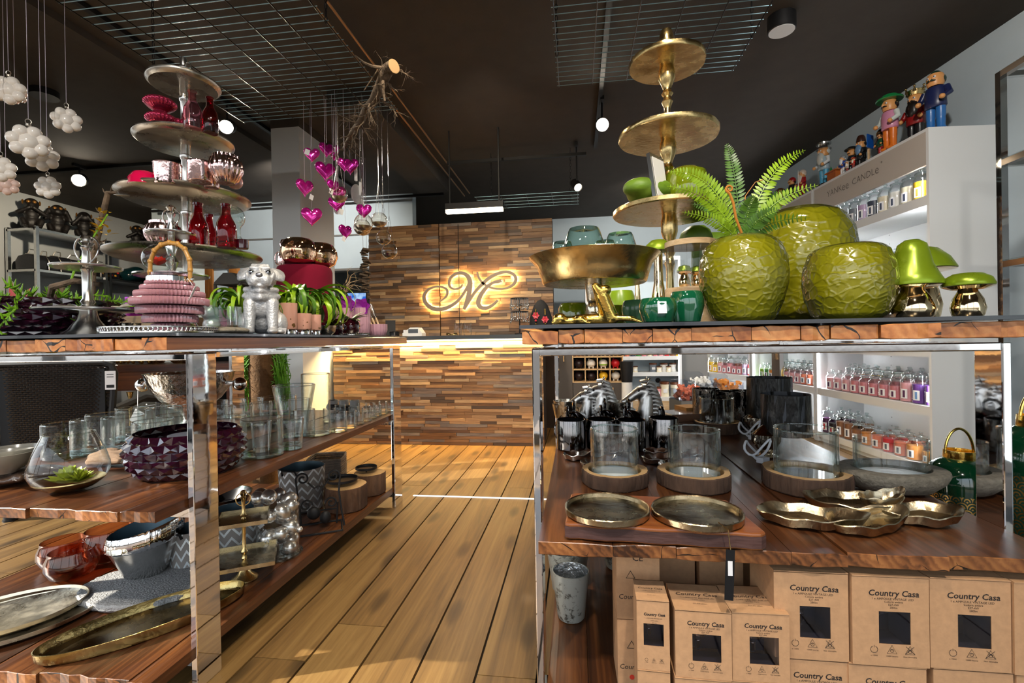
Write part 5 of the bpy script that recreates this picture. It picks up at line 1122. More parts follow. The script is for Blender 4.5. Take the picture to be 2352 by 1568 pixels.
for i, (y, pz) in enumerate(((5.24, 'mouth'), (5.55, 'ears'), (5.9, 'eyes'), (6.72, 'mouth'), (7.05, 'ears'), (7.4, 'eyes'))):
    monkey('black sitting monkey statue %s, %s along the top of the silver rack' % ({'mouth': 'with hand to mouth', 'ears': 'covering its ears', 'eyes': 'covering its eyes'}[pz], ORD[i]), y, pz)
M['bag'] = mat('bag_black', '#16161a', .45, bump=.2, bscale=30)
for i, (y, w, h) in enumerate(((5.22, .13, .20), (5.36, .13, .20), (5.52, .16, .22), (5.74, .30, .21), (6.12, .30, .18))):
    t = thing('black_bag', 'black patch-decorated bag on the silver rack, %s from its near end' % ORD[i], 'bag', (XF - .19, y, 1.987), 0, 'black bags on the silver rack')
    g = G(); pr = [(-.16, 0), (.16, 0), (.165, h * .6), (.12, h * .92), (.0, h), (-.12, h * .92), (-.165, h * .6)]
    g.prism(pr, -w / 2, w / 2, M=Matrix.Rotation(PI / 2, 4, 'X')); o = g.build('body', M['bag'], t); b = o.modifiers.new('b', 'BEVEL'); b.width = .02; b.segments = 3
    g = G(); g.tube([(.0, -w * .3, h), (.02, -w * .2, h + .06), (.02, w * .2, h + .06), (0, w * .3, h)], .006, 6); g.tube([(.166, -w / 2, 0), (.168, -w / 2, h * .6), (.12, -w / 2, h * .93), (0, -w / 2 - .002, h + .002)], .004, 5); g.build('handle_and_zip', M['pewter'], t)
    if i >= 3:
        g = G(); r = random.Random(i)
        for k in range(7): g.ball((.168, r.uniform(-w * .42, w * .42), r.uniform(h * .15, h * .6)), (.004, .02, .014), 8, 5, mi=k % 2)
        g.build('patches', [mat('patch_gold', '#c8912a'), mat('patch_red', '#b8252c')] if i == 3 else [bpy.data.materials['patch_gold'], bpy.data.materials['patch_red']], t)
for i, y in enumerate((6.62, 6.95)):
    t = blob('wrapped_bag', [('e', (0, 0, .12), (.16, .17, .11)), ('e', (.02, .05, .18), (.12, .12, .08)), ('e', (0, -.08, .10), (.15, .12, .1))], mat('teal_gloss', '#0d2b2e', .15, bump=.8, bscale=12) if i == 0 else bpy.data.materials['teal_gloss'], .02)
    t.location = (XF - .2, y, 1.987); tag(t, ['shiny dark teal bag on the silver rack, left of two', 'shiny dark teal bag on the silver rack, right of two'][i], 'bag', 'teal bags on the silver rack')
# wooden mirror frame and dark lantern on the back wall
p = at(512, 690, 5.2); t = thing('standing_mirror', 'standing mirror in a brown wooden frame behind the tall stand', 'mirror', (p.x, 5.2, 0)); zt = at(520, 590, 5.2).z
w = 80 * mpp(p); g = G(); g.bx(-w / 2, -w / 2 + .10, -.03, .03, 0, zt); g.bx(w / 2 - .10, w / 2, -.03, .03, 0, zt); g.bx(-w / 2, w / 2, -.03, .03, zt - .12, zt); g.build('frame', wood('frame_wood', *l3('#5a3512', '#84521f', '#a06a30'), axis='Z', rnd=.05), t, smooth=False)
g = G(); g.bx(-w / 2 + .1, w / 2 - .1, -.005, .005, .05, zt - .12); g.build('pane', M['bluewall'], t, smooth=False)
p = at(545, 700, 4.7); t = thing('house_lantern', 'dark metal house-shaped lantern behind the air plant', 'lantern', (p.x, 4.7, 0)); zt = at(545, 628, 4.7).z; w = .14
g = G()
for x in (-w, w):
    for y in (-w, w): g.bx(x - .012, x + .012, y - .012, y + .012, .9, zt - .12)
for z in (.9, 1.15, zt - .13):
    for s in (-1, 1): g.bx(-w, w, s * w - .012, s * w + .012, z, z + .024); g.bx(s * w - .012, s * w + .012, -w, w, z, z + .024)
g.prism([(-w - .02, 0), (w + .02, 0), (w * .35, .1), (-w * .35, .1)], -w, w, M=Matrix.Translation((0, 0, zt - .11)) @ Matrix.Rotation(PI / 2, 4, 'X')); g.build('frame', M['greywall'], t, smooth=False)
g = G(); g.bx(-.2, .2, -.2, .2, 0, .9); g.build('pedestal', M['black'], t, smooth=False)
# wicker chair ------------------------------------------------------------------
p = at(120, 1030, 2.35); ch = thing('wicker_chair', 'black wicker armchair seen through the left table, price label on its back', 'chair', (p.x - .05, 2.4, 0), .35)
BW, BH0, BH1 = .56, .40, .90
g = G(); g.bx(-BW / 2 + .02, BW / 2 - .02, .0, .03, BH0, BH1 - .03); g.build('back_panel', M['black'], ch, smooth=False)
g = G(); rows = 42
for j in range(rows):
    z = BH0 + (BH1 - BH0) * (j + .5) / rows; ww = BW * (.46 + .08 * (z - BH0) / (BH1 - BH0))
    n = 40; g.tube([(-ww + 2 * ww * i / n, -.008 + .006 * math.cos(PI * (i + j % 2)) - .05 * (abs(i / n - .5) * 2) ** 6 * -1, z) for i in range(n + 1)], (BH1 - BH0) / rows * .52, 5)
tag(g.build('weave', M['blackgloss'] if False else mat('wicker', '#2d2b2a', .3, spec=.7), ch), kind='stuff')
g = G(); g.tube([(-BW * .5, .0, BH0), (-BW * .56, .0, BH1 - .06), (-BW * .52, .0, BH1 - .01), (-BW * .45, 0, BH1 + .005), (BW * .45, 0, BH1 + .005), (BW * .53, .0, BH1 - .01), (BW * .56, .0, BH1 - .06), (BW * .5, .0, BH0)], .018, 8); g.build('rim', M['black'], ch)
g = G(); g.bx(-BW / 2, BW / 2, .0, .56, .32, .44); g.build('seat', mat('wicker_seat', '#1b1919', .5, bump=.8, bscale=80), ch, smooth=False)
for x in (-1, 1):
    for y in (.04, .52): g = G(); g.tube([(x * BW * .44, y, 0), (x * BW * .44, y, .34)], .03, 10, ); g.tube([(x * BW * .44, y, z) for z in (.0, .01)], .034, 10); g.build('leg', M['black'], ch)
    g = G(); g.tube([(x * BW * .54, .0, .62), (x * BW * .56, .3, .66), (x * BW * .54, .56, .62), (x * BW * .5, .56, .34)], .028, 8); g.build('armrest', M['black'], ch)
g = G(); g.box((BW * .545, -.03, .80), (.055, .001, .11)); tgx = g.build('price_label', M['tagw'], ch, smooth=False)
g = G(); g.box((BW * .545, -.0312, .765), (.04, .0004, .018)); g.box((BW * .545, -.0312, .835), (.035, .0004, .004)); g.box((BW * .545, -.0312, .82), (.035, .0004, .004)); g.build('print', M['black'], tgx, smooth=False)
# sideboard with gold animals ------------------------------------------------------
sd = thing('sideboard', 'dark wooden sideboard behind the wicker chair carrying gold animals', 'sideboard', (-4.3, 4.0, 0), .18)
g = G(); g.bx(-1.3, 1.25, -.28, .28, .77, .83); g.build('top', M['darkwood'], sd, smooth=False)
g = G(); g.bx(-1.25, 1.2, -.26, .26, .60, .768); g.build('apron', M['darkwood'], sd, smooth=False)
for x in (-1.2, 1.15):
    for y in (-.22, .22): g = G(); g.bx(x - .035, x + .035, y - .035, y + .035, 0, .60); g.build('leg', M['darkwood'], sd, smooth=False)
g = G(); g.bx(-1.2, 1.15, -.24, .24, .12, .15); g.build('lower_board', M['darkwood'], sd, smooth=False)
def on_sd(px, dy=0.0): p = at(px, 860, 3.95 + dy); x = p.x; return Vector((x, 4.0 + (x + 4.3) * math.tan(.18) + dy, .832))
def rhino(label, p, rz, s, m='goldbright'):
    o = blob('animal_figurine', [('e', (0, 0, .12), (.13, .07, .075)), ('e', (.13, 0, .12), (.06, .045, .05)), ('c', (.16, 0, .12), (.22, 0, .09), .035, .022), ('c', (.22, 0, .11), (.235, 0, .16), .010, .003)] + [('c', (x, y, .08), (x, y, .015), .026, .022) for x in (-.08, .08) for y in (-.035, .035)] + [('c', (.11, y, .16), (.10, y, .195), .012, .006) for y in (-.03, .03)], M[m], .012)
    o.location = p; o.rotation_euler = (0, 0, rz); o.scale = (s, s, s); tag(o, label, 'figurine', 'gold animal figurines'); return o
rhino('gold rhino figurine with horn on the dark sideboard, beside woven bowls', on_sd(302, -.1), -.3, .85)
rhino('gold animal figurine behind the chair label on the sideboard', on_sd(272, .05), 2.6, .8)
for i, (px, w) in enumerate(((336, .085), (386, .10))):
    q = on_sd(px, .0); flutebowl(['bronze leaf-textured bowl next to the gold rhino', 'bronze leaf-textured bowl at the far end of the sideboard'][i], q, w, .17, 'gold', [(0, 0), (.6, 0), (.8, .1), (.95, .5), (1, 1), (.95, 1), (.85, .3), (0, .1)], 9, 'bowl', 'bronze leaf-textured bowls', 'leaf_bowl', .06)
g = G(); g.lathe([(0, 0), (.3, 0), (.34, .02), (.33, .024), (0, .01)], 48); q = on_sd(345, -.0); 
for i, px in enumerate((135, 185, 215)):
    q = on_sd(px, -.05); t = thing('potted_succulent', 'yellow flowering succulent in a woven pot on the sideboard, %s from the left' % ORD[i], 'plant', q, 0, 'yellow succulents')
    g = G(); g.lathe([(0, 0), (.06, 0), (.07, .1), (.06, .1), (0, .08)], 20); g.build('pot', M['stone'], t); g = G(); r = random.Random(i)
    for k in range(26): a = r.uniform(0, 6.3); g.leaf((0, 0, .09), (math.cos(a), math.sin(a), r.uniform(.3, 1.5)), (0, 0, 1), .09, .025)
    g.build('rosette', bpy.data.materials['blossom'], t)
t = thing('antler_branch', 'dark forked branch ornament under the sideboard edge', 'ornament', (-3.25, 3.7, .0)); g = G(); r = random.Random(77)
g.lathe([(0, 0), (.08, 0), (.08, .02), (0, .02)], 16); g.tube([(0, 0, .02), (.0, 0, .4)], .015, 8)
for k in range(7): twig(g, (0, 0, .25 + .04 * k), (r.uniform(-1, 1), 0, .8), .3, .014, 1)
g.build('branch', M['branch'], t)
p = at(299, 930, 3.5); t = thing('candlestick', 'slim turned brass candlestick under the sideboard', 'candlestick', (p.x, 3.5, 0)); g = G(); h = at(299, 900, 3.5).z
g.lathe([(0, 0), (.07, 0), (.07, .01), (.02, .05), (.012, .1), (.02, h * .5), (.01, h * .6), (.018, h * .8), (.01, h * .9), (.025, h), (0, h)], 18); g.build('stem', M['gold'], t)
# posts and bark planter seen below the table top ---------------------------------------
p = at(541, 900, 3.35); g = G(); g.tube([(0, 0, 0), (0, 0, .99)], .016, 12); tag(g.build('chrome_pole', M['chrome'], loc=(p.x, 3.35, 0)), 'slim chrome pole standing behind the glasses', 'pole')
p = at(562, 900, 3.5); g = G(); g.bx(-.025, .025, -.025, .025, 0, 1.0); tag(g.build('brown_post', M['darkwood'], loc=(p.x, 3.5, 0), smooth=False), 'narrow dark brown post beside the hanging greenery', 'post')
p = at(606, 900, 3.2); bt = thing('bark_tube_planter', 'tall brown bark tube with green strands hanging beside it', 'planter', (p.x, 3.2, 0), .2)
g = G(); g.lathe([(0, 0), (.085, 0), (.085, .3), (.09, .6), (.10, .98), (.09, .98), (0, .9)], 20, fn=lambda rr, z, a: rr * (1 + .05 * math.sin(a * 3 + z * 4))); g.build('bark_tube', mat('bark_tube', '#6e5030', .9, var=.3, vscale=20, bump=.5, bscale=60), bt)
g = G(); r = random.Random(6)
for k in range(120):
    a = r.choice([r.uniform(2.2, 4.0), r.uniform(-.6, .5)]); x, y = .125 * math.cos(a) * r.uniform(.8, 1.3), .11 * math.sin(a); z = r.uniform(.85, 1.0); L = r.uniform(.25, .48); g.tube([(x * .6, y, z), (x, y, z - .04), (x * 1.1 + r.uniform(-.02, .02), y, z - L * .6), (x * 1.05 + r.uniform(-.02, .02), y, z - L)], .0028, 4)
    for q in range(6): zz = z - L * (q + 1) / 7; g.leaf((x * 1.05, y, zz), (r.uniform(-1, 1), r.uniform(-1, .5), r.uniform(-.8, .4)), (0, -1, 0), .03, .007, seg=2)
tag(g.build('green_strands', mat('strands', '#5c9a18', .5, var=.3, vscale=20), bt), kind='stuff')
# ================================================================ LEFT TABLE, MIDDLE SHELF: clear glass
def tumbler(px, py, w, h, label, z=None, cone=1.0, m='glass', group='clear glass tumblers on the left shelf', thick=.0, name='glass_tumbler', cat='glass'):
    z = SZL if z is None else z; p = on(px, py, z); k = mpp(p); R = w * k * .5; H = h * k
    t = thing(name, label, cat, p, 0, group)
    g = G(); b = .012 if thick == 0 else thick; Rb = R * cone; th = max(.0025, R * .05)
    g.shell([(0, 0), (Rb * .93, 0), (Rb, .004), (R, H - .002), (R - th * .5, H), (R - th, H - .002), (Rb - th, b + .006), (Rb * .8, b), (0, b)], 36); g.build('glass_wall', M[m], t)
    g = G(); g.lathe([(0, .001), (Rb * .9, .001), (Rb * .96, .004), (Rb * .96, b), (0, b)], 30); g.build('thick_base', M['glassedge'], t)
    g = G(); g.tube([((R - th * .5) * math.cos(a), (R - th * .5) * math.sin(a), H) for a in [2 * PI * q / 32 for q in range(32)]], th * .55, 6, closed=True); g.build('rim', M['rim'], t)
    return t
n_ = 0
def seq_label(i, what): return '%s, %s from the left' % (what, ORD[i])
for i, (px, py) in enumerate(((148, 1050), (214, 1040), (284, 1034), (352, 1044), (408, 1030))): tumbler(px, py, 80, 78, seq_label(i, 'clear straight glass in the front row left of the chrome leg'))
for i, (px, py) in enumerate(((243, 1018), (312, 1008), (378, 1004), (430, 1000))): tumbler(px, py, 72, 68, seq_label(i, 'clear straight glass in the second row left of the chrome leg'))
for i, (px, py) in enumerate(((300, 990), (352, 984), (404, 982))): tumbler(px, py, 58, 54, seq_label(i, 'clear straight glass in the back row left of the chrome leg'))
tumbler(524, 1040, 78, 84, 'clear wide glass just right of the chrome leg, half behind the purple bowl')
tumbler(603, 1046, 88, 86, 'wide clear glass vase holding a smaller glass, right of the chrome leg')
tumbler(601, 1036, 44, 68, 'small clear tapered glass standing inside the wide glass vase', z=SZL + .014, cone=.8)
t = tumbler(668, 1030, 58, 70, 'clear heavy tumbler in front of the tall flared vase', cone=.85, thick=.022)
t = tumbler(677, 1002, 92, 118, 'tall flared clear glass vase beside the tall cylinder', cone=.55)
t = tumbler(727, 998, 62, 140, 'tallest clear glass cylinder on the left shelf', cone=1.0)
tumbler(700, 1000, 46, 60, 'clear glass squeezed between the flared vase and the tall cylinder')
for i, px in enumerate((512, 556, 600, 644, 688)): tumbler(px, 984 - 4 * i, 46, 52, seq_label(i, 'upturned faceted glass in the row behind the wide vases'), cone=.85)
for i, px in enumerate((500, 540, 580, 620, 660)): tumbler(px, 962 - 3 * i, 40, 42, seq_label(i, 'clear glass in the back row behind the wide vases'))
SV = 'small clear glass votives along the left shelf edge'
for i, (px, py, w, h) in enumerate(((777, 990, 40, 44), (806, 982, 25, 38), (825, 974, 23, 35), (843, 966, 21, 31), (856, 960, 19, 28), (868, 954, 18, 25), (880, 950, 20, 28), (893, 942, 16, 23))): tumbler(px, py, w, h, seq_label(i, 'small clear votive glass along the front shelf edge'), group=SV)
for i, (px, py, w, h) in enumerate(((756, 968, 26, 30), (782, 960, 24, 30), (812, 956, 22, 22), (832, 948, 20, 22), (850, 942, 18, 20), (866, 936, 16, 20))): tumbler(px, py, w, h, seq_label(i, 'small clear votive glass in the row behind the front edge'), group=SV)
M['frost'] = mat('frosted_glass', '#c9c2ba', .3, trans=.3)
for i, (px, py) in enumerate(((766, 944), (790, 940), (815, 938))): tumbler(px, py, 22, 26, seq_label(i, 'frosted patterned votive at the back of the left shelf'), m='frost', group='frosted votives at the back of the left shelf')
p = on(785, 926, SZL); g = blob('dark_pebble_figure', [('e', (-.06, 0, .03), (.045, .04, .03)), ('e', (.03, 0, .022), (.06, .045, .022)), ('e', (-.06, 0, .06), (.03, .03, .025))], mat('figure_dark', '#1b1a1c', .5), .008); g.location = p; tag(g, 'small black figure at the back of the left shelf beyond the votives', 'figurine')
# gold-bottom bowl with succulent
p = on(161, 1124, SZL); k = mpp(p); R = 74 * k; H = 130 * k; t = thing('terrarium_bowl', 'clear glass bowl with gold bottom holding a green succulent rosette', 'bowl', p)
TB = [(0, 0), (.35, .0), (.62, .05), (.88, .17), (1, .33), (.98, .45), (.86, .68), (.70, .90), (.62, 1)]
g = G(); g.shell([(a * R, b * H) for a, b in TB], 44); g.build('glass_wall', M['glass'], t)
g = G(); g.tube([(.62 * R * math.cos(a), .62 * R * math.sin(a), H) for a in [2 * PI * q / 44 for q in range(44)]], .0022, 6, closed=True); g.build('rim', M['glassedge'], t)
g = G(); g.shell([(0, .001), (.35 * R, .001), (.615 * R, .052 * H), (.875 * R, .172 * H), (.87 * R, .19 * H), (.6 * R, .075 * H), (0, .03 * H)], 44); g.build('gold_bottom', M['gold'], t)
g = G(); r = random.Random(3)
for ring_, (n, el, L) in enumerate(((11, .15, .062), (9, .5, .052), (7, .95, .042), (5, 1.4, .03))):
    for q in range(n): a = 2 * PI * q / n + ring_ * .3; g.leaf((.0, 0, .02 + .006 * ring_), (math.cos(a) * math.cos(el), math.sin(a) * math.cos(el), math.sin(el)), (0, 0, 1), L, .034, curl=-.25)
    for q in range(n - 2): a = 2 * PI * q / n + ring_ * .3; g.leaf((.045, -.01, .026 + .006 * ring_), (math.cos(a) * math.cos(el), math.sin(a) * math.cos(el), math.sin(el)), (0, 0, 1), L * .7, .026, curl=-.25)
g.build('rosette', mat('olive_leaf', '#7d8a1a', .4, var=.3, vscale=30), t)
# purple quilted bowl
p = on(432, 1080, SZL); k = mpp(p); R = 116 * k; H = 95 * k; t = thing('quilted_bowl', 'dark purple quilted glass bowl with a white candle behind the chrome leg', 'bowl', p)
pr = [((.6 + .4 * math.sin(PI * (.15 + .62 * q / 30))) * R, H * q / 30) for q in range(31)]
g = G(); g.quilt(pr, 26, 6, .06); g.build('quilted_wall', M['purpleglass'], t, ang=12)
g = G(); g.lathe([(0, 0), (R * .3, 0), (R * .33, .02), (R * .33, H * .88), (0, H * .9)], 30); g.build('candle', M['tagw'], t)
# grey bowls on dark driftwood platter
p = on(38, 1108, SZL); t = blob('driftwood_platter', [('e', (-.04, 0, .022), (.13, .09, .02)), ('e', (.05, .03, .03), (.09, .06, .018)), ('c', (-.1, .04, .03), (.08, -.05, .03), .02, .014)], mat('driftwood_dark', '#4a3a30', .25, var=.4, vscale=25, coat=.4, bump=.5, bscale=30), .008); t.location = p; tag(t, 'glossy dark driftwood platter under the two grey bowls', 'platter')
for i, (px, py, w) in enumerate(((8, 1086, 116), (28, 1078, 108))):
    q = on(px, py, SZL + .045 + .0 * i); kk = mpp(q); R = w * kk * .5; q.z = SZL + (.046 if i == 0 else .05)
    g = G(); g.lathe([(0, 0), (R * .4, 0), (R * .45, .006), (R * .85, 46 * kk * .55), (R, 46 * kk), (R * .96, 46 * kk), (R * .8, 46 * kk * .6), (R * .4, .014), (0, .012)], 40); tag(g.build('grey_bowl', mat('grey_glaze', '#8b877c', .2, coat=.5) if i == 0 else bpy.data.materials['grey_glaze'], loc=q), ['warm grey glazed bowl at the left picture edge, front one', 'warm grey glazed bowl just behind the front grey bowl'][i], 'bowl', 'warm grey glazed bowls')
p = on(262, 1066, SZL); t = blob('driftwood_piece', [('c', (-.10, .01, .02), (.09, 0, .03), .022, .012), ('e', (0, 0, .025), (.10, .045, .024)), ('c', (-.07, -.03, .015), (.06, -.035, .02), .016, .01), ('e', (-.05, .03, .035), (.05, .03, .02)), ('c', (.02, .02, .045), (.10, .03, .05), .014, .008)], mat('driftwood', '#8a6f56', .85, var=.4, vscale=40, bump=.8, bscale=50, stretch=(.3, 1, 1)), .007); t.location = p; tag(t, 'pale brown driftwood piece behind the gold-bottom bowl', 'driftwood')
# hammered champagne bowl
p = at(440, 950, 2.3); p.z = SZL; k = mpp(p); R = 88 * k; t = thing('champagne_bowl', 'hammered steel champagne bowl with knob handles behind the glasses', 'bowl', p, .1); H = 84 * k
g = G(); _z = 44 * k; g2 = G(); g2.lathe([(0, 0), (R * .4, 0), (R * .36, .01), (R * .2, _z * .5), (R * .3, _z * 1.02)], 40); g2.build('foot', M['steel'], t); g = G(); g.shell([(0, 0), (R * .38, 0), (R * .42, H * .06), (R * .68, H * .28), (R * .9, H * .6), (R, H * .95), (R * 1.03, H), (R * .97, H), (R * .9, H * .7), (R * .5, H * .2), (0, H * .1)], 60); g.build('bowl', mat('hammered_steel', (.62, .60, .57), .12, 1.0, bump=.9, bscale=28), t, loc=(0, 0, _z))
H += _z
for s in (-1, 1): g = G(); g.tube([(s * R * .95, 0, H * .8), (s * R * 1.2, 0, H * .8)], .014 * 1.0, 10); g.ball((s * R * 1.3, 0, H * .78), .036, 16, 10); g.build('knob_handle', M['chrome'], t)
g = G(); g.tube([(-R * 1.3, -.03, H * .7), (-R * 1.3, -.035, H * .4)], .002, 5); g.box((-R * 1.28, -.037, H * .22), (.07, .001, .07), (0, .5, 0)); g.build('price_tag', M['tagw'], t)
# ================================================================ LEFT TABLE, LOW SHELF
M['amber'] = glass('amber_glass', (.86, .58, .46), (.42, .28, .26), 1.5)
for i, (px, py, w, h) in enumerate(((146, 1298, 94, 72), (167, 1322, 100, 74), (254, 1284, 108, 88))):
    p = on(px, py, LZL); k = mpp(p); R = w * k * .5; H = h * k * .82
    g = G(); g.shell([(0, 0), (.5 * R, 0), (.8 * R, .1 * H), (1 * R, .42 * H), (.97 * R, .68 * H), (.86 * R, .88 * H), (.84 * R, H), (.80 * R, H), (.83 * R, .86 * H), (.93 * R, .6 * H), (.94 * R, .42 * H), (.5 * R, .06 * H), (0, .05 * H)], 40)
    tag(g.build('amber_bowl', M['amber'], loc=p), ['round amber glass bowl at the back left of its group of three', 'round amber glass bowl at the front of its group of three', 'larger round amber glass bowl beside the silver vase'][i], 'bowl', 'amber glass bowls on the low shelf')
p = on(333, 1352, LZL); k = mpp(p); R = 138 * k; t = G().lathe([(0, 0), (R * .96, 0), (R, .008), (R, .018), (R * .97, .024), (0, .026)], 80, fn=lambda rr, z, a: rr * (1 + .012 * math.sin(a * 23) + .012 * math.sin(a * 41 + 1))).build('felt_cushion', mat('felt_glitter', '#a8a7a5', .75, var=.2, vscale=90, bump=.8, bscale=150), loc=p)
t.scale = (1, .72, 1); tag(t, 'round pale grey glittery cushion under the silver vase', 'cushion')
p = on(336, 1312, LZL + .026); k = mpp(p); R = 74 * k; H = 108 * k; t = thing('silver_vase', 'tilted-rim silver vase with ribbed mirror band on the grey cushion', 'vase', p)
def slant(g, H):
    g.v = [(x, y, z * (1 + .16 * (x * .8 + y * .5) / R)) for x, y, z in g.v]; return g
g = G(); g.shell([(0, 0), (.52 * R, 0), (.56 * R, .02 * H), (.72 * R, .3 * H), (.92 * R, .64 * H)], 60); slant(g, H).build('matt_lower', M['steel'], t)
g = G(); g.shell([(.92 * R, .64 * H), (.985 * R, .70 * H), (1 * R, .84 * H), (.97 * R, .95 * H), (.93 * R, H), (.90 * R, H)], 120, fn=lambda rr, z, a: rr * (1 + .008 * math.sin(a * 44) + .005 * math.sin(a * 71))); slant(g, H).build('ribbed_band', M['chrome'], t)
g = G(); g.shell([(.90 * R, H), (.86 * R, .7 * H), (.6 * R, .2 * H), (0, .1 * H)], 60); slant(g, H).build('inside', mat('vase_inside', '#5f7683', .35, .6), t)
M['plateshine'] = mat('plate_shine', (.70, .63, .48), .32, 1.0, var=.35, vscale=14, rvar=.1, bump=.12, bscale=60)
for i, (px, py, w, z) in enumerate(((30, 1432, 320, 0.0), (14, 1418, 290, .012))):
    p = on(px, py, LZL + z); k = mpp(p); R = w * k * .5; t = thing('oval_plate', ['large oval shiny metal plate at the left picture edge, lower of two', 'oval shiny metal plate lying on the larger one at the left picture edge'][i], 'plate', p, .75, 'shiny oval metal plates')
    g = G(); g.lathe([(0, 0), (R * .9, 0), (R * .98, .008), (R, .02), (R * .985, .021), (R * .965, .012), (R * .9, .006), (0, .005)], 72, sy=.72); g.build('plate', M['plateshine'], t)
# long oval gold tray
A_, B_ = on(95, 1520, LZL), on(548, 1362, LZL); c = (A_ + B_) / 2; d = (B_ - A_); L = d.length / 2 + .02; t = thing('oval_tray', 'long dark gold oval tray along the front of the low shelf', 'tray', c, math.atan2(d.y, d.x))
g = G(); R = L; g.lathe([(0, 0), (R * .95, 0), (R * .985, .008), (R, .032), (R * .99, .033), (R * .975, .012), (R * .94, .005), (0, .004)], 96, sy=.38); g.build('tray', mat('tray_gold', (.42, .32, .13), .22, 1.0, var=.3, vscale=12, rvar=.08, bump=.15, bscale=90), t)
g = G(); g.shell([(R * .935, .0062), (0, .0062)], 96, sy=.374); g.build('dark_floor', mat('tray_dark', (.17, .135, .075), .27, 1.0, var=.4, vscale=16, rvar=.12), t)
# two-tier square stand
p = on(562, 1328, LZL); k = mpp(p); t = thing('square_tier_stand', 'antique brass two-tier stand with square trays and ring top on the low shelf', 'cake stand', p, .55); Z = [0, 45 * k, 135 * k, 190 * k]
g = G(); g.lathe([(0, 0), (.045, 0), (.045, .004), (.025, .02), (.012, .045), (.010, Z[1])] + turned(Z[1], Z[2], .008, BAL) + turned(Z[2], Z[3], .0075, BAL) + [(.012, Z[3] + .01), (.008, Z[3] + .02), (0, Z[3] + .022)], 20); g.build('stem', M['gold'], t)
for z, s in ((Z[1], .105), (Z[2], .082)):
    g = G(); g.box((0, 0, z + .003), (2 * s, 2 * s, .004)); 
    for a in range(4): g.box((s * (1, 0, -1, 0)[a], s * (0, 1, 0, -1)[a], z + .008), ((.004, 2 * s, .004, 2 * s)[a], (2 * s, .004, 2 * s, .004)[a], .014))
    g.build('square_tray', M['platedark'], t, smooth=False)
g = G(); g.tube([(.024 * math.cos(a), 0, Z[3] - .012 + .024 * math.sin(a)) for a in [2 * PI * q / 28 for q in range(28)]], .0022, 6, closed=True); g.build('ring_handle', M['gold'], t)
# glass jar heaped with silver ornaments
p = on(640, 1272, LZL); k = mpp(p); R = 46 * k; H = 120 * k; t = thing('ornament_jar', 'open glass jar on a foot heaped with silver glass ornaments', 'jar', p)
g = G(); g.shell([(0, .012), (R * .95, .012), (R, .02), (R, H * .92), (R * 1.05, H)], 40); g.build('glass_wall', M['glass'], t)
g = G(); g.lathe([(0, 0), (R * 1.1, 0), (R * 1.12, .006), (R * .8, .012), (0, .012)], 40); g.build('foot', M['glassedge'], t)
M['pearl'] = mat('pearl_silver', (.66, .65, .63), .25, .85)
r = random.Random(14)
pos = []
for k_ in range(60):
    lvl = k_ / 60; z = .03 + lvl * H * 1.12; q = R * (.62 if z < H else .75 * (1.35 - (z - H) / H)); a = k_ * 2.4; pos.append((q * math.cos(a), q * math.sin(a), z))
mo = G(); mo.ball((0, 0, 0), (.03, .03, .036), 14, 10); mo.ball((.0, 0, .04), (.013, .013, .012), 10, 7); me1 = mo.mesh('silver_ornament', M['pearl'])
mo = G(); mo.ball((0, 0, 0), (.028, .028, .028), 12, 9); mo.tube([(0, 0, .025), (0, 0, .034)], .006, 8); me2 = mo.mesh('silver_ornament', M['pearl'])
for i in range(20):
    q = pos[int(i * 3)]; o = put('silver_ornament', me1 if i % 2 else me2, None, Vector(p) + Vector(q), (r.random() * 3, r.random() * 3, r.random() * 3)); tag(o, 'silver glass ornament in the open glass jar, %s up from its foot' % ORD[i], 'ornament', 'silver ornaments in the jar')
for i in range(5): g = G(); a = -1.2 - .5 * i * .5; g.box((R * .88 * math.cos(a), R * .88 * math.sin(a), H * (.3 + .12 * i)), (.022, .001, .014), (.3, .4, a)); g.build('price_tag', M['tagw'], t)
# zigzag pots
M['zig'] = None
m, nt, out = _new('zigzag_felt'); b = N(nt, 'BsdfPrincipled', i_Roughness=.7); tcx = N(nt, 'TexCoord'); sp = N(nt, 'SeparateXYZ'); nt.links.new(tcx.outputs['Object'], sp.inputs[0])
at2 = N(nt, 'Math', operation='ARCTAN2'); nt.links.new(sp.outputs['Y'], at2.inputs[0]); nt.links.new(sp.outputs['X'], at2.inputs[1])
pp = N(nt, 'Math', operation='PINGPONG', i_1=.26); nt.links.new(at2.outputs[0], pp.inputs[0]); m1 = N(nt, 'Math', operation='MULTIPLY_ADD', i_1=.13); nt.links.new(pp.outputs[0], m1.inputs[0]); nt.links.new(sp.outputs['Z'], m1.inputs[2])
fr_ = N(nt, 'Math', operation='PINGPONG', i_1=.022); nt.links.new(m1.outputs[0], fr_.inputs[0]); lt = N(nt, 'Math', operation='LESS_THAN', i_1=.0065); nt.links.new(fr_.outputs[0], lt.inputs[0])
mx = N(nt, 'Mix', data_type='RGBA'); nt.links.new(lt.outputs[0], mx.inputs['Factor']); mx.inputs['A'].default_value = (*lin('#8d8782'), 1); mx.inputs['B'].default_value = (.8, .85, .88, 1); nt.links.new(mx.outputs['Result'], b.inputs['Base Color']); nt.links.new(lt.outputs[0], b.inputs['Metallic']); nt.links.new(b.outputs[0], out.inputs[0]); M['zig'] = m
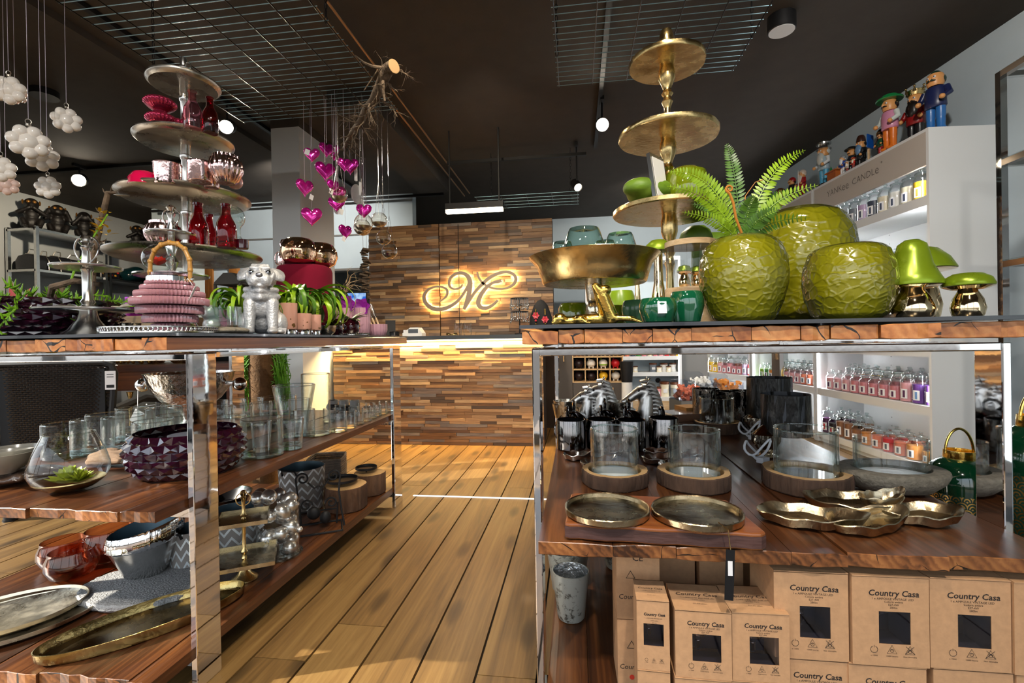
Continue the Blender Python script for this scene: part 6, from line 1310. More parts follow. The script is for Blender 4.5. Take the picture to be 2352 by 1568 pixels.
for i, (px, py, w, h) in enumerate(((695, 1165, 100, 95), (542, 1262, 120, 92), (440, 1300, 90, 90))):
    p = on(px, py, LZL); k = mpp(p); R = w * k * .5; H = h * k
    t = thing('zigzag_pot', ['grey felt pot with silver zigzags and handles, behind the ornament jar', 'grey felt pot with silver zigzags behind the brass square stand', 'grey felt pot with silver zigzags mostly behind the front chrome leg'][i], 'pot', p, 0, 'grey zigzag pots')
    g = G(); g.shell([(0, 0), (R * .86, 0), (R * .9, .006), (R, H), (R * .95, H)], 48); g.build('felt_wall', M['zig'], t)
    g = G(); g.shell([(R * .95, H), (R * .86, .02), (0, .012)], 40); g.build('inside', bpy.data.materials['vase_inside'], t)
    g = G(); g.tube([(-R * .35, -R * .96, H * .9), (-R * .3, -R * 1.06, H * 1.02), (R * .3, -R * 1.06, H * 1.02), (R * .35, -R * .96, H * .9)], .005, 6); g.build('handle', M['black'], t)
# dark bowl at the back
p = on(500, 1185, LZL); g = G(); R = .16; g.shell([(0, 0), (R * .4, 0), (R * .8, .05), (R, .11), (R * .95, .11), (R * .7, .05), (0, .02)], 40); tag(g.build('dark_bowl', mat('bowl_black', '#0e0e10', .25), loc=p), 'big black bowl at the back of the low shelf behind the brass stand', 'bowl')
# scroll bottle holder
p = on(733, 1216, LZL); k = mpp(p); t = thing('scroll_holder', 'black wrought iron scroll holder beside the tree slice candle plates', 'holder', p, .5)
def spiral(c, r0, turns, s=1, n=26): return [Vector(c) + Vector((s * r0 * (1 - .75 * q / n) * math.cos(2 * PI * turns * q / n), 0, r0 * (1 - .75 * q / n) * math.sin(2 * PI * turns * q / n))) for q in range(n + 1)]
h = 120 * k; w = 55 * k
for s in (-1, 1):
    g = G(); g.tube(spiral((s * w * .6, 0, h), w * .26, 1.4, s) , .0042, 6); g.tube([(s * w * .86, 0, h), (s * w * .8, 0, h * .7), (s * w * .9, 0, h * .3), (s * w, 0, .004)], .0045, 6); g.tube([(s * w * .4, 0, h * .92), (s * w * .15, 0, h * .8), (0, 0, h * .84)], .0042, 6); g.tube(spiral((s * w * .5, .03, h * .45), w * .25, 1.3, -s), .0042, 6); g.tube([(s * w * .9, -.06, .004), (s * w * .9, .08, .004)], .0045, 6); g.tube([(s * w * .75, .03, h * .45), (s * w * .7, .05, .004)], .0042, 6); g.build('scroll_side', M['black'], t)
g = G(); g.tube([(-w * .9, -.06, .004), (w * .9, -.06, .004)], .0045, 6); g.tube([(-w * .9, .08, .004), (w * .9, .08, .004)], .0045, 6); g.tube([(-w * .7, .05, h * .3), (w * .7, .05, h * .3)], .004, 6); g.build('base_bars', M['black'], t)
g = G(); g.ball((-w * .2, .02, h * .3), (.03, .015, .03), 12, 8); g.ball((w * .25, .0, h * .22), (.025, .015, .03), 12, 8); g.build('iron_leaf', M['black'], t)
# glass knob ornament
p = on(741, 1160, LZL); g = G(); g.lathe([(0, 0), (.02, 0), (.022, .008), (.006, .014), (.006, .05)], 16); g.ball((0, 0, .075), .026, 16, 10, fn=lambda d: 1 + .03 * math.cos(8 * math.atan2(d.y, d.x))); tag(g.build('glass_ornament', M['glassedge'], loc=p), 'clear faceted glass ball ornament behind the scroll holder', 'ornament')
# tree slice candle plates
M['bark'] = mat('bark', '#553b28', .9, var=.45, vscale=30, bump=.9, bscale=45, stretch=(1, 1, .25))
m, nt, out = _new('cut_wood'); b = N(nt, 'BsdfPrincipled', i_Roughness=.6); v = coords(nt, (1, 1, .02)); w_ = N(nt, 'TexWave', wave_type='RINGS', rings_direction='Z', i_Scale=28.0, i_Distortion=2.0, i_Detail=3.0); nt.links.new(v, w_.inputs['Vector']); nt.links.new(ramp(nt, w_.outputs['Fac'], [(0, lin('#b98f5c')), (.6, lin('#d3b07c')), (1, lin('#c39a64'))]), b.inputs['Base Color']); nt.links.new(b.outputs[0], out.inputs[0]); M['cutwood'] = m
def tree_slice(name, label, p, R, H, group, cat='candle holder', hole=None, seed=0):
    t = thing(name, label, cat, p, 0, group); r = random.Random(seed); ph = [r.uniform(0, 6) for _ in range(4)]
    f = lambda rr, z, a: rr * (1 + .025 * math.sin(3 * a + ph[0]) + .015 * math.sin(7 * a + ph[1]) + .008 * math.sin(23 * a + ph[2]))
    g = G(); g.shell([(R * .97, 0), (R, .004), (R, H - .003), (R * .975, H)], 64, fn=lambda rr, z, a: f(rr, z, a) * (1 + .012 * math.sin(31 * a + z * 60))); g.build('bark_ring', M['bark'], t)
    g = G()
    if hole:
        hr, hd = hole; g.shell([(R * .975, H), (hr, H), (hr * .98, H - .002), (hr * .98, H - hd), (0, H - hd)], 64, fn=lambda rr, z, a: f(rr, z, a) if rr > hr * 1.01 else rr)
    else: g.shell([(R * .975, H), (R * .5, H), (0, H)], 64, fn=f)
    g.shell([(0, .0005), (R * .97, .0005)], 64, fn=f); g.build('cut_face', M['cutwood'], t); return t
for i, (px, py, w, h, dw) in enumerate(((795, 1164, 92, 52, 70), (849, 1130, 70, 46, 48))):
    p = on(px, py, LZL); k = mpp(p); R = w * k * .5; H = h * k
    t = tree_slice('tree_slice_holder', ['larger tree slice candle plate with black dish, nearer the camera', 'smaller tree slice candle plate with black dish, at the shelf end'][i], p, R, H, 'tree slice candle plates', seed=i)
    g = G(); z = H + .018; r_ = dw * k * .5; g.tube([(-R * .2, 0, H), (-R * .2, 0, z)], .005, 8); g.lathe([(0, z), (r_ * .9, z), (r_, z + .004), (r_, z + .016), (r_ * .97, z + .016), (r_ * .94, z + .005), (0, z + .004)], 40, c=(-R * .2, 0, 0)); g.build('black_dish', M['black'], t)
# woven basket
p = on(752, 1098, LZL); k = mpp(p); t = thing('woven_basket', 'square woven grey-brown basket at the back of the low shelf', 'basket', p, .3); w = 38 * k; h = 52 * k; m = mat('weave_grey', '#7e7264', .8, var=.3, vscale=40, bump=.8, bscale=120)
g = G()
for j in range(10):
    z = h * (j + .5) / 10; g.tube([(w * math.cos(a) / (max(abs(math.cos(a)), abs(math.sin(a))) ** .8), w * math.sin(a) / (max(abs(math.cos(a)), abs(math.sin(a))) ** .8), z) for a in [2 * PI * q / 40 for q in range(40)]], h / 10 * .5, 5, closed=True)
g.build('woven_wall', m, t); g = G(); g.bx(-w * .9, w * .9, -w * .9, w * .9, 0, .006); g.build('base', m, t, smooth=False)
# ================================================================ RIGHT TABLE, ON TOP
M['olive'] = mat('olive_glaze', '#6b7a10', .08, var=.25, vscale=60, coat=1.0)
M['lime'] = mat('lime_metallic', (.22, .32, .012), .3, .45, var=.2, vscale=8, rvar=.08)
M['limebowl'] = mat('lime_bowl', '#7c9a1a', .3, var=.1, vscale=10)
M['cabbage'] = mat('cabbage', '#5d7d1c', .5, var=.3, vscale=18, bump=.3, bscale=25)
M['emerald'] = glass('emerald_glass', (.02, .30, .10), (.2, .35, .25), 1.8)
M['emeralddark'] = mat('emerald_body', (.004, .085, .035), .06, .0, coat=1.0, spec=.9)
M['smokegreen'] = glass('smoke_green', (.66, .80, .76), (.3, .5, .47), 1.7)
M['sage'] = mat('sage_green', '#4f7f56', .2, trans=.3)
# cut vase: crisp hollow facets all over, deep olive glass
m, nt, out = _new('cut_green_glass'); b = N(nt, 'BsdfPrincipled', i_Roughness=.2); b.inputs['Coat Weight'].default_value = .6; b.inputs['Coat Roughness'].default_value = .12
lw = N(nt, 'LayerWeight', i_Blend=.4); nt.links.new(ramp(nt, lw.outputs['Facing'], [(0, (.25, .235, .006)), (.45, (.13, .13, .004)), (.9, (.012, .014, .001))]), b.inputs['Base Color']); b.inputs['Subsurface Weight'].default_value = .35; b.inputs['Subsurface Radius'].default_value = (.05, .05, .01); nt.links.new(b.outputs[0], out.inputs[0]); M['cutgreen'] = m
def cut_vase(label, p, prof, R, H, nseed, seed, big=12, rim=.45):
    rs = np.random.RandomState(seed); t = thing('cut_glass_vase', label, 'vase', p, 0, None)
    nA, nZ = 260, 190; zs = np.linspace(0, 1, nZ); pr = np.array(prof); rad = np.interp(zs, pr[:, 1], pr[:, 0])
    # smooth the profile
    for _ in range(14): rad[1:-1] = .25 * rad[:-2] + .5 * rad[1:-1] + .25 * rad[2:]
    A_, Zg = np.meshgrid(np.linspace(0, 2 * PI, nA, endpoint=False), zs); Rg = np.repeat(rad[:, None], nA, 1) * R
    P = np.stack([Rg * np.cos(A_), Rg * np.sin(A_), Zg * H], -1).reshape(-1, 3)
    sa = rs.uniform(0, 2 * PI, nseed); sz = rs.uniform(-.02, 1.02, nseed); sr = np.interp(sz, pr[:, 1], pr[:, 0]) * R
    S = np.stack([sr * np.cos(sa), sr * np.sin(sa), sz * H], -1); wgt = np.ones(nseed); wgt[:big] = 0.0
    bonus = np.zeros(nseed); bonus[:big] = .00016 * (R / .1) ** 2
    best = np.full(len(P), 9.0); sec = np.full(len(P), 9.0)
    for i in range(nseed):
        d = ((P - S[i]) ** 2).sum(1) - bonus[i]; m_ = d < best; sec = np.where(m_, best, np.minimum(sec, d)); best = np.where(m_, d, best)
    cell = math.sqrt(2 * PI * R * H / nseed) * .55
    e = np.clip((np.sqrt(np.maximum(sec, 0)) - np.sqrt(np.maximum(best, 0))) / cell, 0, 1)
    disp = (1 - e) ** 2 * cell * .17
    k = 1 + (disp / np.maximum(Rg.reshape(-1), .01)) * np.minimum(1, np.repeat(np.minimum(zs, 1 - zs) * 18, nA))
    V = P * np.stack([k, k, np.ones_like(k)], -1)
    fs = []
    for j in range(nZ - 1):
        for i in range(nA): a, b2 = j * nA + i, j * nA + (i + 1) % nA; fs.append((a, b2, b2 + nA, a + nA))
    g = G(); g.v = [tuple(v) for v in V]; g.f = fs; g.m = [0] * len(fs)
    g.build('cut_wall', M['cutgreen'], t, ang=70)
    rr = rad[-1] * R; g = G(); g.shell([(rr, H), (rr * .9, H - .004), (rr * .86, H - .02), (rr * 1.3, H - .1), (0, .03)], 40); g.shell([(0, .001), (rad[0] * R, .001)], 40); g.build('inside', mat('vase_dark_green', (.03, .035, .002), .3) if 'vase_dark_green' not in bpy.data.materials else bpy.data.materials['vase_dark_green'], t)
    return t
def rt(px, Y): return top(px, Y)
VA = [(.58, 0), (.72, .06), (.88, .25), (.985, .45), (1, .58), (.96, .75), (.84, .9), (.66, .98), (.55, 1)]
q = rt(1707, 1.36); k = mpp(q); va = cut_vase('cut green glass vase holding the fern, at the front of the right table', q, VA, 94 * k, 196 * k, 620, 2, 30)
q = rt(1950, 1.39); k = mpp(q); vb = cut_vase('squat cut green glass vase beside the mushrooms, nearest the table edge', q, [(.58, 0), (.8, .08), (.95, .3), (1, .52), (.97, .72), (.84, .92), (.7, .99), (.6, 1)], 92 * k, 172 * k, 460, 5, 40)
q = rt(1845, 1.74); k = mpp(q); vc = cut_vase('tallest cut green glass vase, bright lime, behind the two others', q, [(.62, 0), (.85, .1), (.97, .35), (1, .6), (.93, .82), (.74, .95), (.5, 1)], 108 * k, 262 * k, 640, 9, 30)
# fern in the first vase
t = thing('fern', 'green boston fern fronds fanning out of the cut glass vase', 'plant', va.location + Vector((0, 0, 196 * mpp(va.location) - .012)))
r = random.Random(21)
def frond(parent, tip, bend, n, lw, m):
    tip = Vector(tip); base = Vector((tip.x * .08, tip.y * .08, 0)); ctrl = Vector((tip.x * .28, tip.y * .28, tip.z * bend)); g = G(); pts = []
    for i in range(n + 1):
        u = i / n; pts.append(base * (1 - u) ** 2 + ctrl * 2 * u * (1 - u) + tip * u * u)
    g.tube(pts, [.0016 * (1 - .8 * i / n) + .0003 for i in range(n + 1)], 5)
    for i in range(3, n):
        d = (pts[i + 1] - pts[i - 1]).normalized(); vw = (CAMP - (parent.location + pts[i])).normalized(); s = d.cross(vw)
        s = s.normalized() if s.length > .05 else d.orthogonal().normalized(); up = s.cross(d).normalized(); u = i / n; L = lw * (math.sin(PI * min(1, u * .8 + .18)) ** .7)
        for q_ in (-1, 1): g.leaf(pts[i], s * q_ + d * .45 + up * r.uniform(-.15, .25), up, L, L * .36, seg=3, fold=.1, curl=.12)
    g.build('frond', M[m], parent)
kf = mpp(va.location)
def FT(px, py, dy): p = at(px, py, va.location.y + dy) - t.location; return p
for (px, py, dy, bend, n, lw, m) in ((1668, 330, .02, .75, 30, .024, 'leafdark'), (1850, 345, .05, .8, 30, .026, 'leaf'), (1880, 425, -.02, .85, 26, .024, 'leaf'), (1822, 440, .06, .8, 26, .028, 'leafdark'), (1535, 395, .02, 1.0, 30, .026, 'leaf'), (1532, 428, -.06, .95, 28, .024, 'leaf'), (1566, 487, -.08, .9, 24, .02, 'leaf'), (1622, 432, .03, .9, 24, .026, 'leafdark'), (1735, 450, -.05, .8, 22, .026, 'leafdark'), (1590, 470, .05, .9, 22, .024, 'leafdark'), (1790, 480, -.06, .85, 20, .026, 'leafdark'), (1860, 500, .08, .9, 20, .024, 'leafdark')): frond(t, FT(px, py, dy), bend, n, lw, m)
a = FT(1690, 500, -.03); b_ = FT(1674, 437, -.03); g = G(); pts = [Vector((0, -.02, 0)), a, FT(1684, 465, -.03), FT(1676, 445, -.03)] + [FT(1676 + 9 * math.cos(w) * (1 - i / 18), 434 - 9 * math.sin(w) * (1 - i / 18), -.03) for i, w in enumerate([PI + .4 - .55 * q_ for q_ in range(15)])]
g.tube(pts, [.0035] * 4 + [.0035 - .00016 * i for i in range(15)], 7); g.build('fiddlehead', mat('fiddle', '#b0701c', .6), t)
g = G(); g.tube([Vector((0, 0, 0)), FT(1712, 450, .0), FT(1735, 418, .0), FT(1752, 413, 0)], [.002, .0015, .001, .0015], 5); g.build('fiddlehead', bpy.data.materials['fiddle'], t)
# mushrooms
def mushroom(label, p, Hs, Rs, prof_cap, m='lime', group='green and gold mushroom ornaments'):
    t = thing('mushroom_ornament', label, 'ornament', p, 0, group)
    g = G(); g.lathe([(0, 0), (Rs * .7, 0), (Rs * .9, Hs * .1), (Rs, Hs * .32), (Rs * .85, Hs * .6), (Rs * .55, Hs * .85), (Rs * .5, Hs), (0, Hs)], 36); g.build('gold_stem', M['goldmirror'], t)
    n = len(prof_cap); top_ = [q for q in prof_cap]
    g = G(); g.lathe(top_, 48, c=(0, 0, Hs)); g.build('cap', M[m], t)
    R = top_[0][0]; g = G(); g.lathe([(R * .99, -.002), (R * .7, -.008), (Rs * .5, -.001)], 44, c=(0, 0, Hs + top_[0][1])); g.build('cap_underside', M['goldmirror'], t)
    return t
q = rt(2097, 1.36); k = mpp(q); mushroom('tall green bell-capped mushroom with gold mirrored stem', q, 78 * k, 42 * k, [(56 * k, 0), (57 * k, 8 * k), (50 * k, 22 * k), (38 * k, 48 * k), (32 * k, 75 * k), (27 * k, 94 * k), (14 * k, 104 * k), (0, 106 * k)])
q = rt(2224, 1.33); k = mpp(q); mushroom('small low green mushroom with gold stem at the far right table edge', q, 74 * k, 32 * k, [(47 * k, 0), (48 * k, 4 * k), (42 * k, 18 * k), (26 * k, 28 * k), (0, 31 * k)])
q = rt(2108, 1.62); k = mpp(q); mushroom('green dome-capped mushroom half hidden behind the bell-capped one', q, 118 * k, 45 * k, [(70 * k, 0), (70 * k, 3 * k), (58 * k, 26 * k), (38 * k, 46 * k), (0, 58 * k)])
# brass stand with round plates
q = rt(1541, 1.92); k = mpp(q); ZP = [at(1541, y, 1.92).z - TZ for y in (492, 318, 150)]; zt = at(1530, 66, 1.92).z - TZ
t = thing('brass_stand', 'tall brass three-plate stand with turned stem, under the right wire grid', 'cake stand', q)
def brass(z0, z1): H = z1 - z0; return [(r_, z0 + H * f) for r_, f in ((.018, 0), (.02, .02), (.024, .04), (.019, .1), (.015, .22), (.012, .40), (.014, .44), (.021, .50), (.015, .54), (.014, .57), (.022, .61), (.016, .645), (.015, .68), (.024, .76), (.031, .82), (.031, .93), (.027, .97), (.027, 1))]
pr = [(0, 0), (.13, 0), (.13, .006), (.07, .03), (.03, .06)] + [(r_, z) for r_, z in brass(.06, ZP[0])] + brass(ZP[0], ZP[1]) + brass(ZP[1], ZP[2])
H_ = zt - ZP[2]; pr += [(.018, ZP[2] + .002), (.020, ZP[2] + H_ * .2), (.026, ZP[2] + H_ * .5), (.022, ZP[2] + H_ * .55), (.026, ZP[2] + H_ * .6), (.027, ZP[2] + H_ * .8), (.02, ZP[2] + H_ * .95), (0, zt)]
g = G(); g.lathe(pr, 32); g.build('turned_stem', M['gold'], t)
for z, R in zip(ZP, (.212, .186, .142)):
    g = G(); g.lathe([(0, z), (R * .985, z), (R, z + .004), (R, z + .018), (R * .985, z + .020), (0, z + .018)], 80, fn=lambda rr, zz, a: rr * (1 + .006 * math.sin(a * 5) + .003 * math.sin(a * 13))); g.build('round_plate', M['gold'], t)
zt0 = TZ + ZP[0] + .0185
def bt_(px, dy): p = at(px, 480, 1.92 + dy); return Vector((p.x, 1.92 + dy, zt0))
g = G(); R = 50 * k; g.lathe([(0, 0), (R * .75, 0), (R * .92, .2 * R), (R, .7 * R), (R * .98, 1.1 * R), (R * .85, 1.5 * R), (R * .6, 1.66 * R), (R * .55, 1.6 * R), (0, 1.2 * R)], 44); tag(g.build('olive_vase', M['olive'], loc=bt_(1577, -.03)), 'olive green glazed vase on the lowest plate of the brass stand', 'vase')
o = blob('cabbage_bowl', [('e', (0, 0, .03), (.075, .07, .055)), ('e', (-.03, -.03, .045), (.06, .05, .045)), ('e', (.03, .02, .05), (.055, .06, .045))], M['cabbage'], .006); o.location = bt_(1490, -.06) + Vector((0, 0, .026)); o.scale = (1.1, 1.1, .8); tag(o, 'green cabbage-leaf dish on the lowest plate of the brass stand', 'dish')
p = bt_(1513, -.10); t = thing('photo_frame', 'leaning silver picture frame seen edge-on against the brass stem', 'picture frame', p, .9); g = G(); g.box((0, 0, .088), (.10, .014, .175), (-.14, 0, 0)); g.build('frame', M['steel'], t, smooth=False); g = G(); g.box((0, -.009, .088), (.08, .002, .15), (-.14, 0, 0)); g.build('backing', M['whitegloss'], t, smooth=False)
# gold footed bowl with smoke green tumblers, crocodile beneath
q = rt(1366, 1.36); k = mpp(q); t = thing('footed_bowl', 'broad antique gold footed bowl with flared rim at the table corner', 'bowl', q); zr = at(1366, 590, 1.36).z - TZ; zb = at(1366, 652, 1.36).z - TZ
g = G(); g.lathe([(0, 0), (.062, 0), (.06, .006), (.03, .016), (.02, .03), (.024, .05), (.017, .064), (.020, .07), (.024, zb - .01), (.024, zb)], 32); g.build('turned_foot', M['nickel'], t)
R = 147 * k; g = G(); g.lathe([(0, zb), (R * .78, zb), (R * .80, zb + .003), (R * .84, zb + (zr - zb) * .35), (R * .88, zb + (zr - zb) * .65), (R, zr - .002), (R * 1.01, zr), (R * .98, zr + .002), (R * .86, zr - .012), (R * .78, zb + .012), (0, zb + .008)], 80); g.build('bowl', M['gold'], t)
for i, (px, w, h, dy) in enumerate(((1342, 100, 66, -.02), (1425, 80, 54, .0), (1292, 60, 46, .05), (1390, 60, 50, .09))):
    p = at(px, 575, 1.36 + dy); p = Vector((p.x, 1.36 + dy, TZ + zb + .0085)); kk = mpp(p); R_ = w * kk * .5; hh = h * kk + (zr - zb) - .012
    g = G(); g.shell([(R_ * .84, 0), (R_ * .98, hh * .2), (R_, hh * .38), (R_ * .92, hh * .7), (R_ * .74, hh * .93), (R_ * .66, hh), (0, hh * .995)], 40); tag(g.build('smoke_tumbler', M['smokegreen'], loc=p), ['largest upturned smoky green tumbler in the gold footed bowl', 'upturned smoky green tumbler at the vase side of the gold bowl', 'upturned smoky green tumbler at the aisle side of the gold bowl', 'upturned smoky green tumbler at the back of the gold bowl'][i], 'glass', 'smoky green tumblers in the gold bowl')
q = rt(1372, 1.235); k = mpp(q); o = blob('crocodile_figurine', [('c', (.035, .02, .02), (.012, .0, .10), .026, .02), ('c', (.012, .0, .10), (-.004, -.012, .130), .020, .011), ('e', (.02, .0, .115), (.02, .02, .018)), ('c', (.035, .02, .02), (-.05, .03, .02), .022, .018), ('c', (-.05, .03, .018), (-.12, .01, .010), .018, .006), ('c', (.04, .01, .022), (.09, -.0, .018), .012, .01), ('c', (.09, 0, .018), (.115, .0, .006), .009, .006), ('e', (-.045, -.005, .018), (.018, .014, .016)), ('e', (-.10, .02, .024), (.02, .02, .02)), ('c', (-.04, .0, .012), (-.02, -.02, .006), .008, .006)], M['goldbright'], .0045); o.location = q; o.scale = (.95, .95, .76); tag(o, 'shiny gold crocodile rearing up at the table edge before the footed bowl', 'figurine')
for i, (px, Y, w, h, m) in enumerate(((1318, 1.56, 70, 56, 'olive'), (1408, 1.62, 66, 50, 'olive'), (1427, 1.84, 66, 86, 'limebowl'))):
    p = rt(px, Y); kk = mpp(p); R_ = w * kk * .5; H_ = h * kk; g = G(); g.lathe([(0, 0), (R_ * .8, 0), (R_ * .96, .15 * H_), (R_, .5 * H_), (R_ * .96, .85 * H_), (R_ * .8, H_), (R_ * .6, H_), (0, .7 * H_)], 40); tag(g.build('glazed_pot', M[m], loc=p), ['olive glazed pot behind the crocodile, on the aisle side', 'olive glazed pot behind the crocodile, on the vase side', 'lime green pot standing behind the footed bowl'][i], 'pot', 'olive and lime pots')
for i, (px, Y, w, h, m) in enumerate(((1512, 1.27, 86, 58, 'emeralddark'), (1578, 1.36, 76, 74, 'emeralddark'), (1466, 1.44, 74, 58, 'sage'))):
    p = rt(px, Y); kk = mpp(p); R_ = w * kk * .5; H_ = h * kk; t = thing('green_votive', ['emerald green glass votive at the table edge, front of three', 'taller emerald green glass votive against the fern vase', 'sage green glass bowl behind the front emerald votive'][i], 'candle holder', p, 0, 'green glass votives')
    g = G(); g.lathe([(0, 0), (R_ * .6, 0), (R_ * .8, .08 * H_), (R_, .55 * H_), (R_ * .99, .75 * H_), (R_ * .9, .94 * H_), (R_ * .82, H_), (R_ * .74, .98 * H_), (R_ * .7, .6 * H_), (0, .2 * H_)], 44, fn=lambda rr, z, a: rr * (1 + .012 * math.sin(a * 7 + z * 40))); g.build('glass_body', M[m], t)
    if i == 0: g = G(); g.box((R_ * .05, -R_ * .99, H_ * .6), (.022, .0012, .03), (-.15, 0, .1)); g.build('price_sticker', M['tagw'], t)
# domed limes, lidded glass jar, gold mushroom inside
for i, (px, py, Y, w, m) in enumerate(((1512, 560, 1.8, 62, 'lime'), (1463, 572, 1.95, 26, 'limebowl'), (1600, 530, 2.15, 74, 'cabbage'), (1640, 545, 2.2, 70, 'cabbage'))):
    p = at(px, py + w * .3, Y); kk = mpp(p); R_ = w * kk * .5; hh = p.z - TZ; t = thing('domed_ornament', ['glossy lime dome on a gold stem behind the footed bowl', 'small lime dome on a gold stem behind the smoky tumblers', 'green cabbage-leaf bowl on a foot behind the glass jar, darker one', 'green cabbage-leaf bowl on a foot behind the fern, paler one'][i], 'ornament', (p.x, p.y, TZ), 0, 'green domes behind the footed bowl')
    g = G(); g.lathe([(0, 0), (R_ * .6, 0), (R_ * .7, hh * .2), (R_ * .35, hh * .6), (R_ * .3, hh)], 24); g.build('stem', M['goldmirror'] if i < 2 else M['cabbage'], t); g = G(); g.lathe([(R_ * .3, hh), (R_ * .97, hh + .002), (R_, hh + .01), (R_ * .85, hh + R_ * .55), (R_ * .5, hh + R_ * .85), (0, hh + R_ * .95)], 36, fn=(None if i < 2 else (lambda rr, z, a: rr * (1 + .06 * math.sin(a * 5))))); g.build('dome', M[m], t)
q = rt(1588, 1.66); k = mpp(q); zl = at(1588, 560, 1.66).z - TZ; z0 = at(1588, 662, 1.66).z - TZ; t = thing('lidded_jar', 'tall glass jar with pale wooden rim behind the emerald votives', 'jar', q); R = 54 * k
g = G(); g.lathe([(0, 0), (R * 1.05, 0), (R * 1.06, .01), (R * 1.06, z0 - .008), (R * 1.02, z0), (0, z0)], 44); g.build('wooden_base', M['palewood'], t)
g = G(); g.shell([(R, z0), (R, zl - .01)], 44); g.build('glass_wall', M['glass'], t)
g = G(); g.lathe([(R * .9, zl - .012), (R * 1.04, zl - .012), (R * 1.04, zl + .006), (R * .9, zl + .006), (R * .9, zl - .012)], 44); g.build('wooden_rim', M['palewood'], t)
for i, (px, dy) in enumerate(((1545, -.01), (1600, .02))):
    p = rt(px + 15, 1.66 + dy); p.x = q.x + (-.022, .024)[i]; p.z = TZ + z0 + .001; mushroom(['small gold-stemmed lime mushroom inside the glass jar, aisle side', 'small gold-stemmed lime mushroom inside the glass jar, vase side'][i], p, .055, .018, [(.024, 0), (.024, .002), (.018, .016), (0, .022)])
g = G(); g.tube([(0, 0, .008), (.03, .01, .01), (.07, 0, .007)], [.006, .007, .004], 7); g.tube([(.03, .01, .01), (.045, .03, .014)], .004, 6); tag(g.build('twig', M['branch'], loc=rt(2010, 1.36)), 'short brown twig lying at the table edge before the squat vase', 'twig')
# ================================================================ RIGHT TABLE, SHELF
def rs(px, py, dz=0.0): return on(px, py, SZR + dz)
M['softsilver'] = mat('soft_silver', (.78, .77, .75), .34, 1.0, bump=.1, bscale=60)
M['mirrorblack'] = mat('mirror_black', (.20, .19, .19), .06, 1.0)
def mug(label, p, R, H, rot, group='black mirrored mugs'):
    t = thing('mirrored_mug', label, 'mug', p, 0, group); t.rotation_euler = rot
    g = G(); g.lathe([(0, 0), (R * .92, 0), (R, .004), (R, H - .003), (R * .98, H), (R * .94, H - .002), (R * .92, .01), (0, .008)], 40); g.build('cup', M['mirrorblack'], t)
    g = G(); g.shell([(R * .935, H - .004), (R * .915, .012), (0, .012)], 36); g.build('black_inside', M['blackgloss'], t)
    g = G(); g.tube([(R * .95, 0, H * .9), (R * 1.35, 0, H * .92), (R * 1.62, 0, H * .72), (R * 1.62, 0, H * .4), (R * 1.35, 0, H * .18), (R * .95, 0, H * .2)], .007, 9); g.build('handle', M['blackgloss'], t)
for i, (px, py) in enumerate(((1312, 1030), (1381, 1029), (1450, 1031), (1525, 1026))):
    p = rs(px, py); k = mpp(p); mug('black mirrored mug standing in the front row, %s from the aisle' % ORD[i], p, 33 * k, 68 * k, (0, 0, PI * .5))
for i, (px, py, dz) in enumerate(((1303, 990, 0), (1383, 988, 0), (1440, 988, 0), (1526, 990, 0), (1318, 976, .0), (1391, 972, .0), (1447, 972, 0))):
    p = rs(px, py, .047); k = mpp(p); mug('black mirrored mug lying behind the front row with handle up, %s of seven' % ORD[i], p, 31 * k, 62 * k, (-PI / 2, -PI / 2, 0))
def zebra(label, px, py, hpx, rz):
    p = rs(px, py); k = mpp(p); s = hpx * k / .25; t = thing('zebra_bust', label, 'statue', p, rz, 'silver zebra busts')
    parts = [('e', (0, 0, .04), (.09, .06, .045)), ('c', (.01, 0, .05), (.03, 0, .19), .062, .045), ('e', (.015, 0, .22), (.05, .038, .045)), ('c', (-.01, 0, .225), (-.10, 0, .165), .036, .024), ('e', (-.112, 0, .16), (.024, .023, .022))]
    blob('bust', [tuple([q[0]] + [tuple(x * s for x in a) if isinstance(a, tuple) else a * s for a in q[1:]]) for q in parts], M['softsilver'], .008 * s, t, 3)
    g = G()
    for j in range(11): 
        a = j / 10; c = Vector((.045 + .05 * math.sin(a * 2.2), 0, .275 - a * .24)) * s; 
        for y in (-1, 0, 1): g.tube([c + Vector((-.055, y * .026, .010)) * s, c + Vector((-.02, y * .03, .012)) * s, c + Vector((.02, y * .02, -.004)) * s, c + Vector((.035, y * .008, -.03)) * s], [.007 * s, .011 * s, .011 * s, .004 * s], 7)
    g.build('mane', M['softsilver'], t)
    for y in (-1, 1): g = G(); g.leaf((.02 * s, y * .022 * s, .25 * s), (.1, y * .3, 1), (-1, 0, 0), .065 * s, .03 * s, fold=.4); o = g.build('ear', M['silver'], t); so = o.modifiers.new('s', 'SOLIDIFY'); so.thickness = .004
    for y in (-1, 1): g = G(); g.ball((-.03 * s, y * .037 * s, .232 * s), .008 * s, 8, 6); g.build('eye', M['blackgloss'], t)
zebra('silver zebra bust nearest the aisle, behind the mugs', 1375, 968, 92, 0); zebra('silver zebra bust in the middle behind the mugs', 1476, 966, 92, .1); zebra('silver zebra bust farther back, mostly hidden by the first', 1342, 944, 78, .05)
BW_ = [(0, 0), (.45, 0), (.5, .08), (.8, .5), (1, .95), (1.02, 1), (.97, 1), (.75, .5), (.4, .12), (0, .1)]
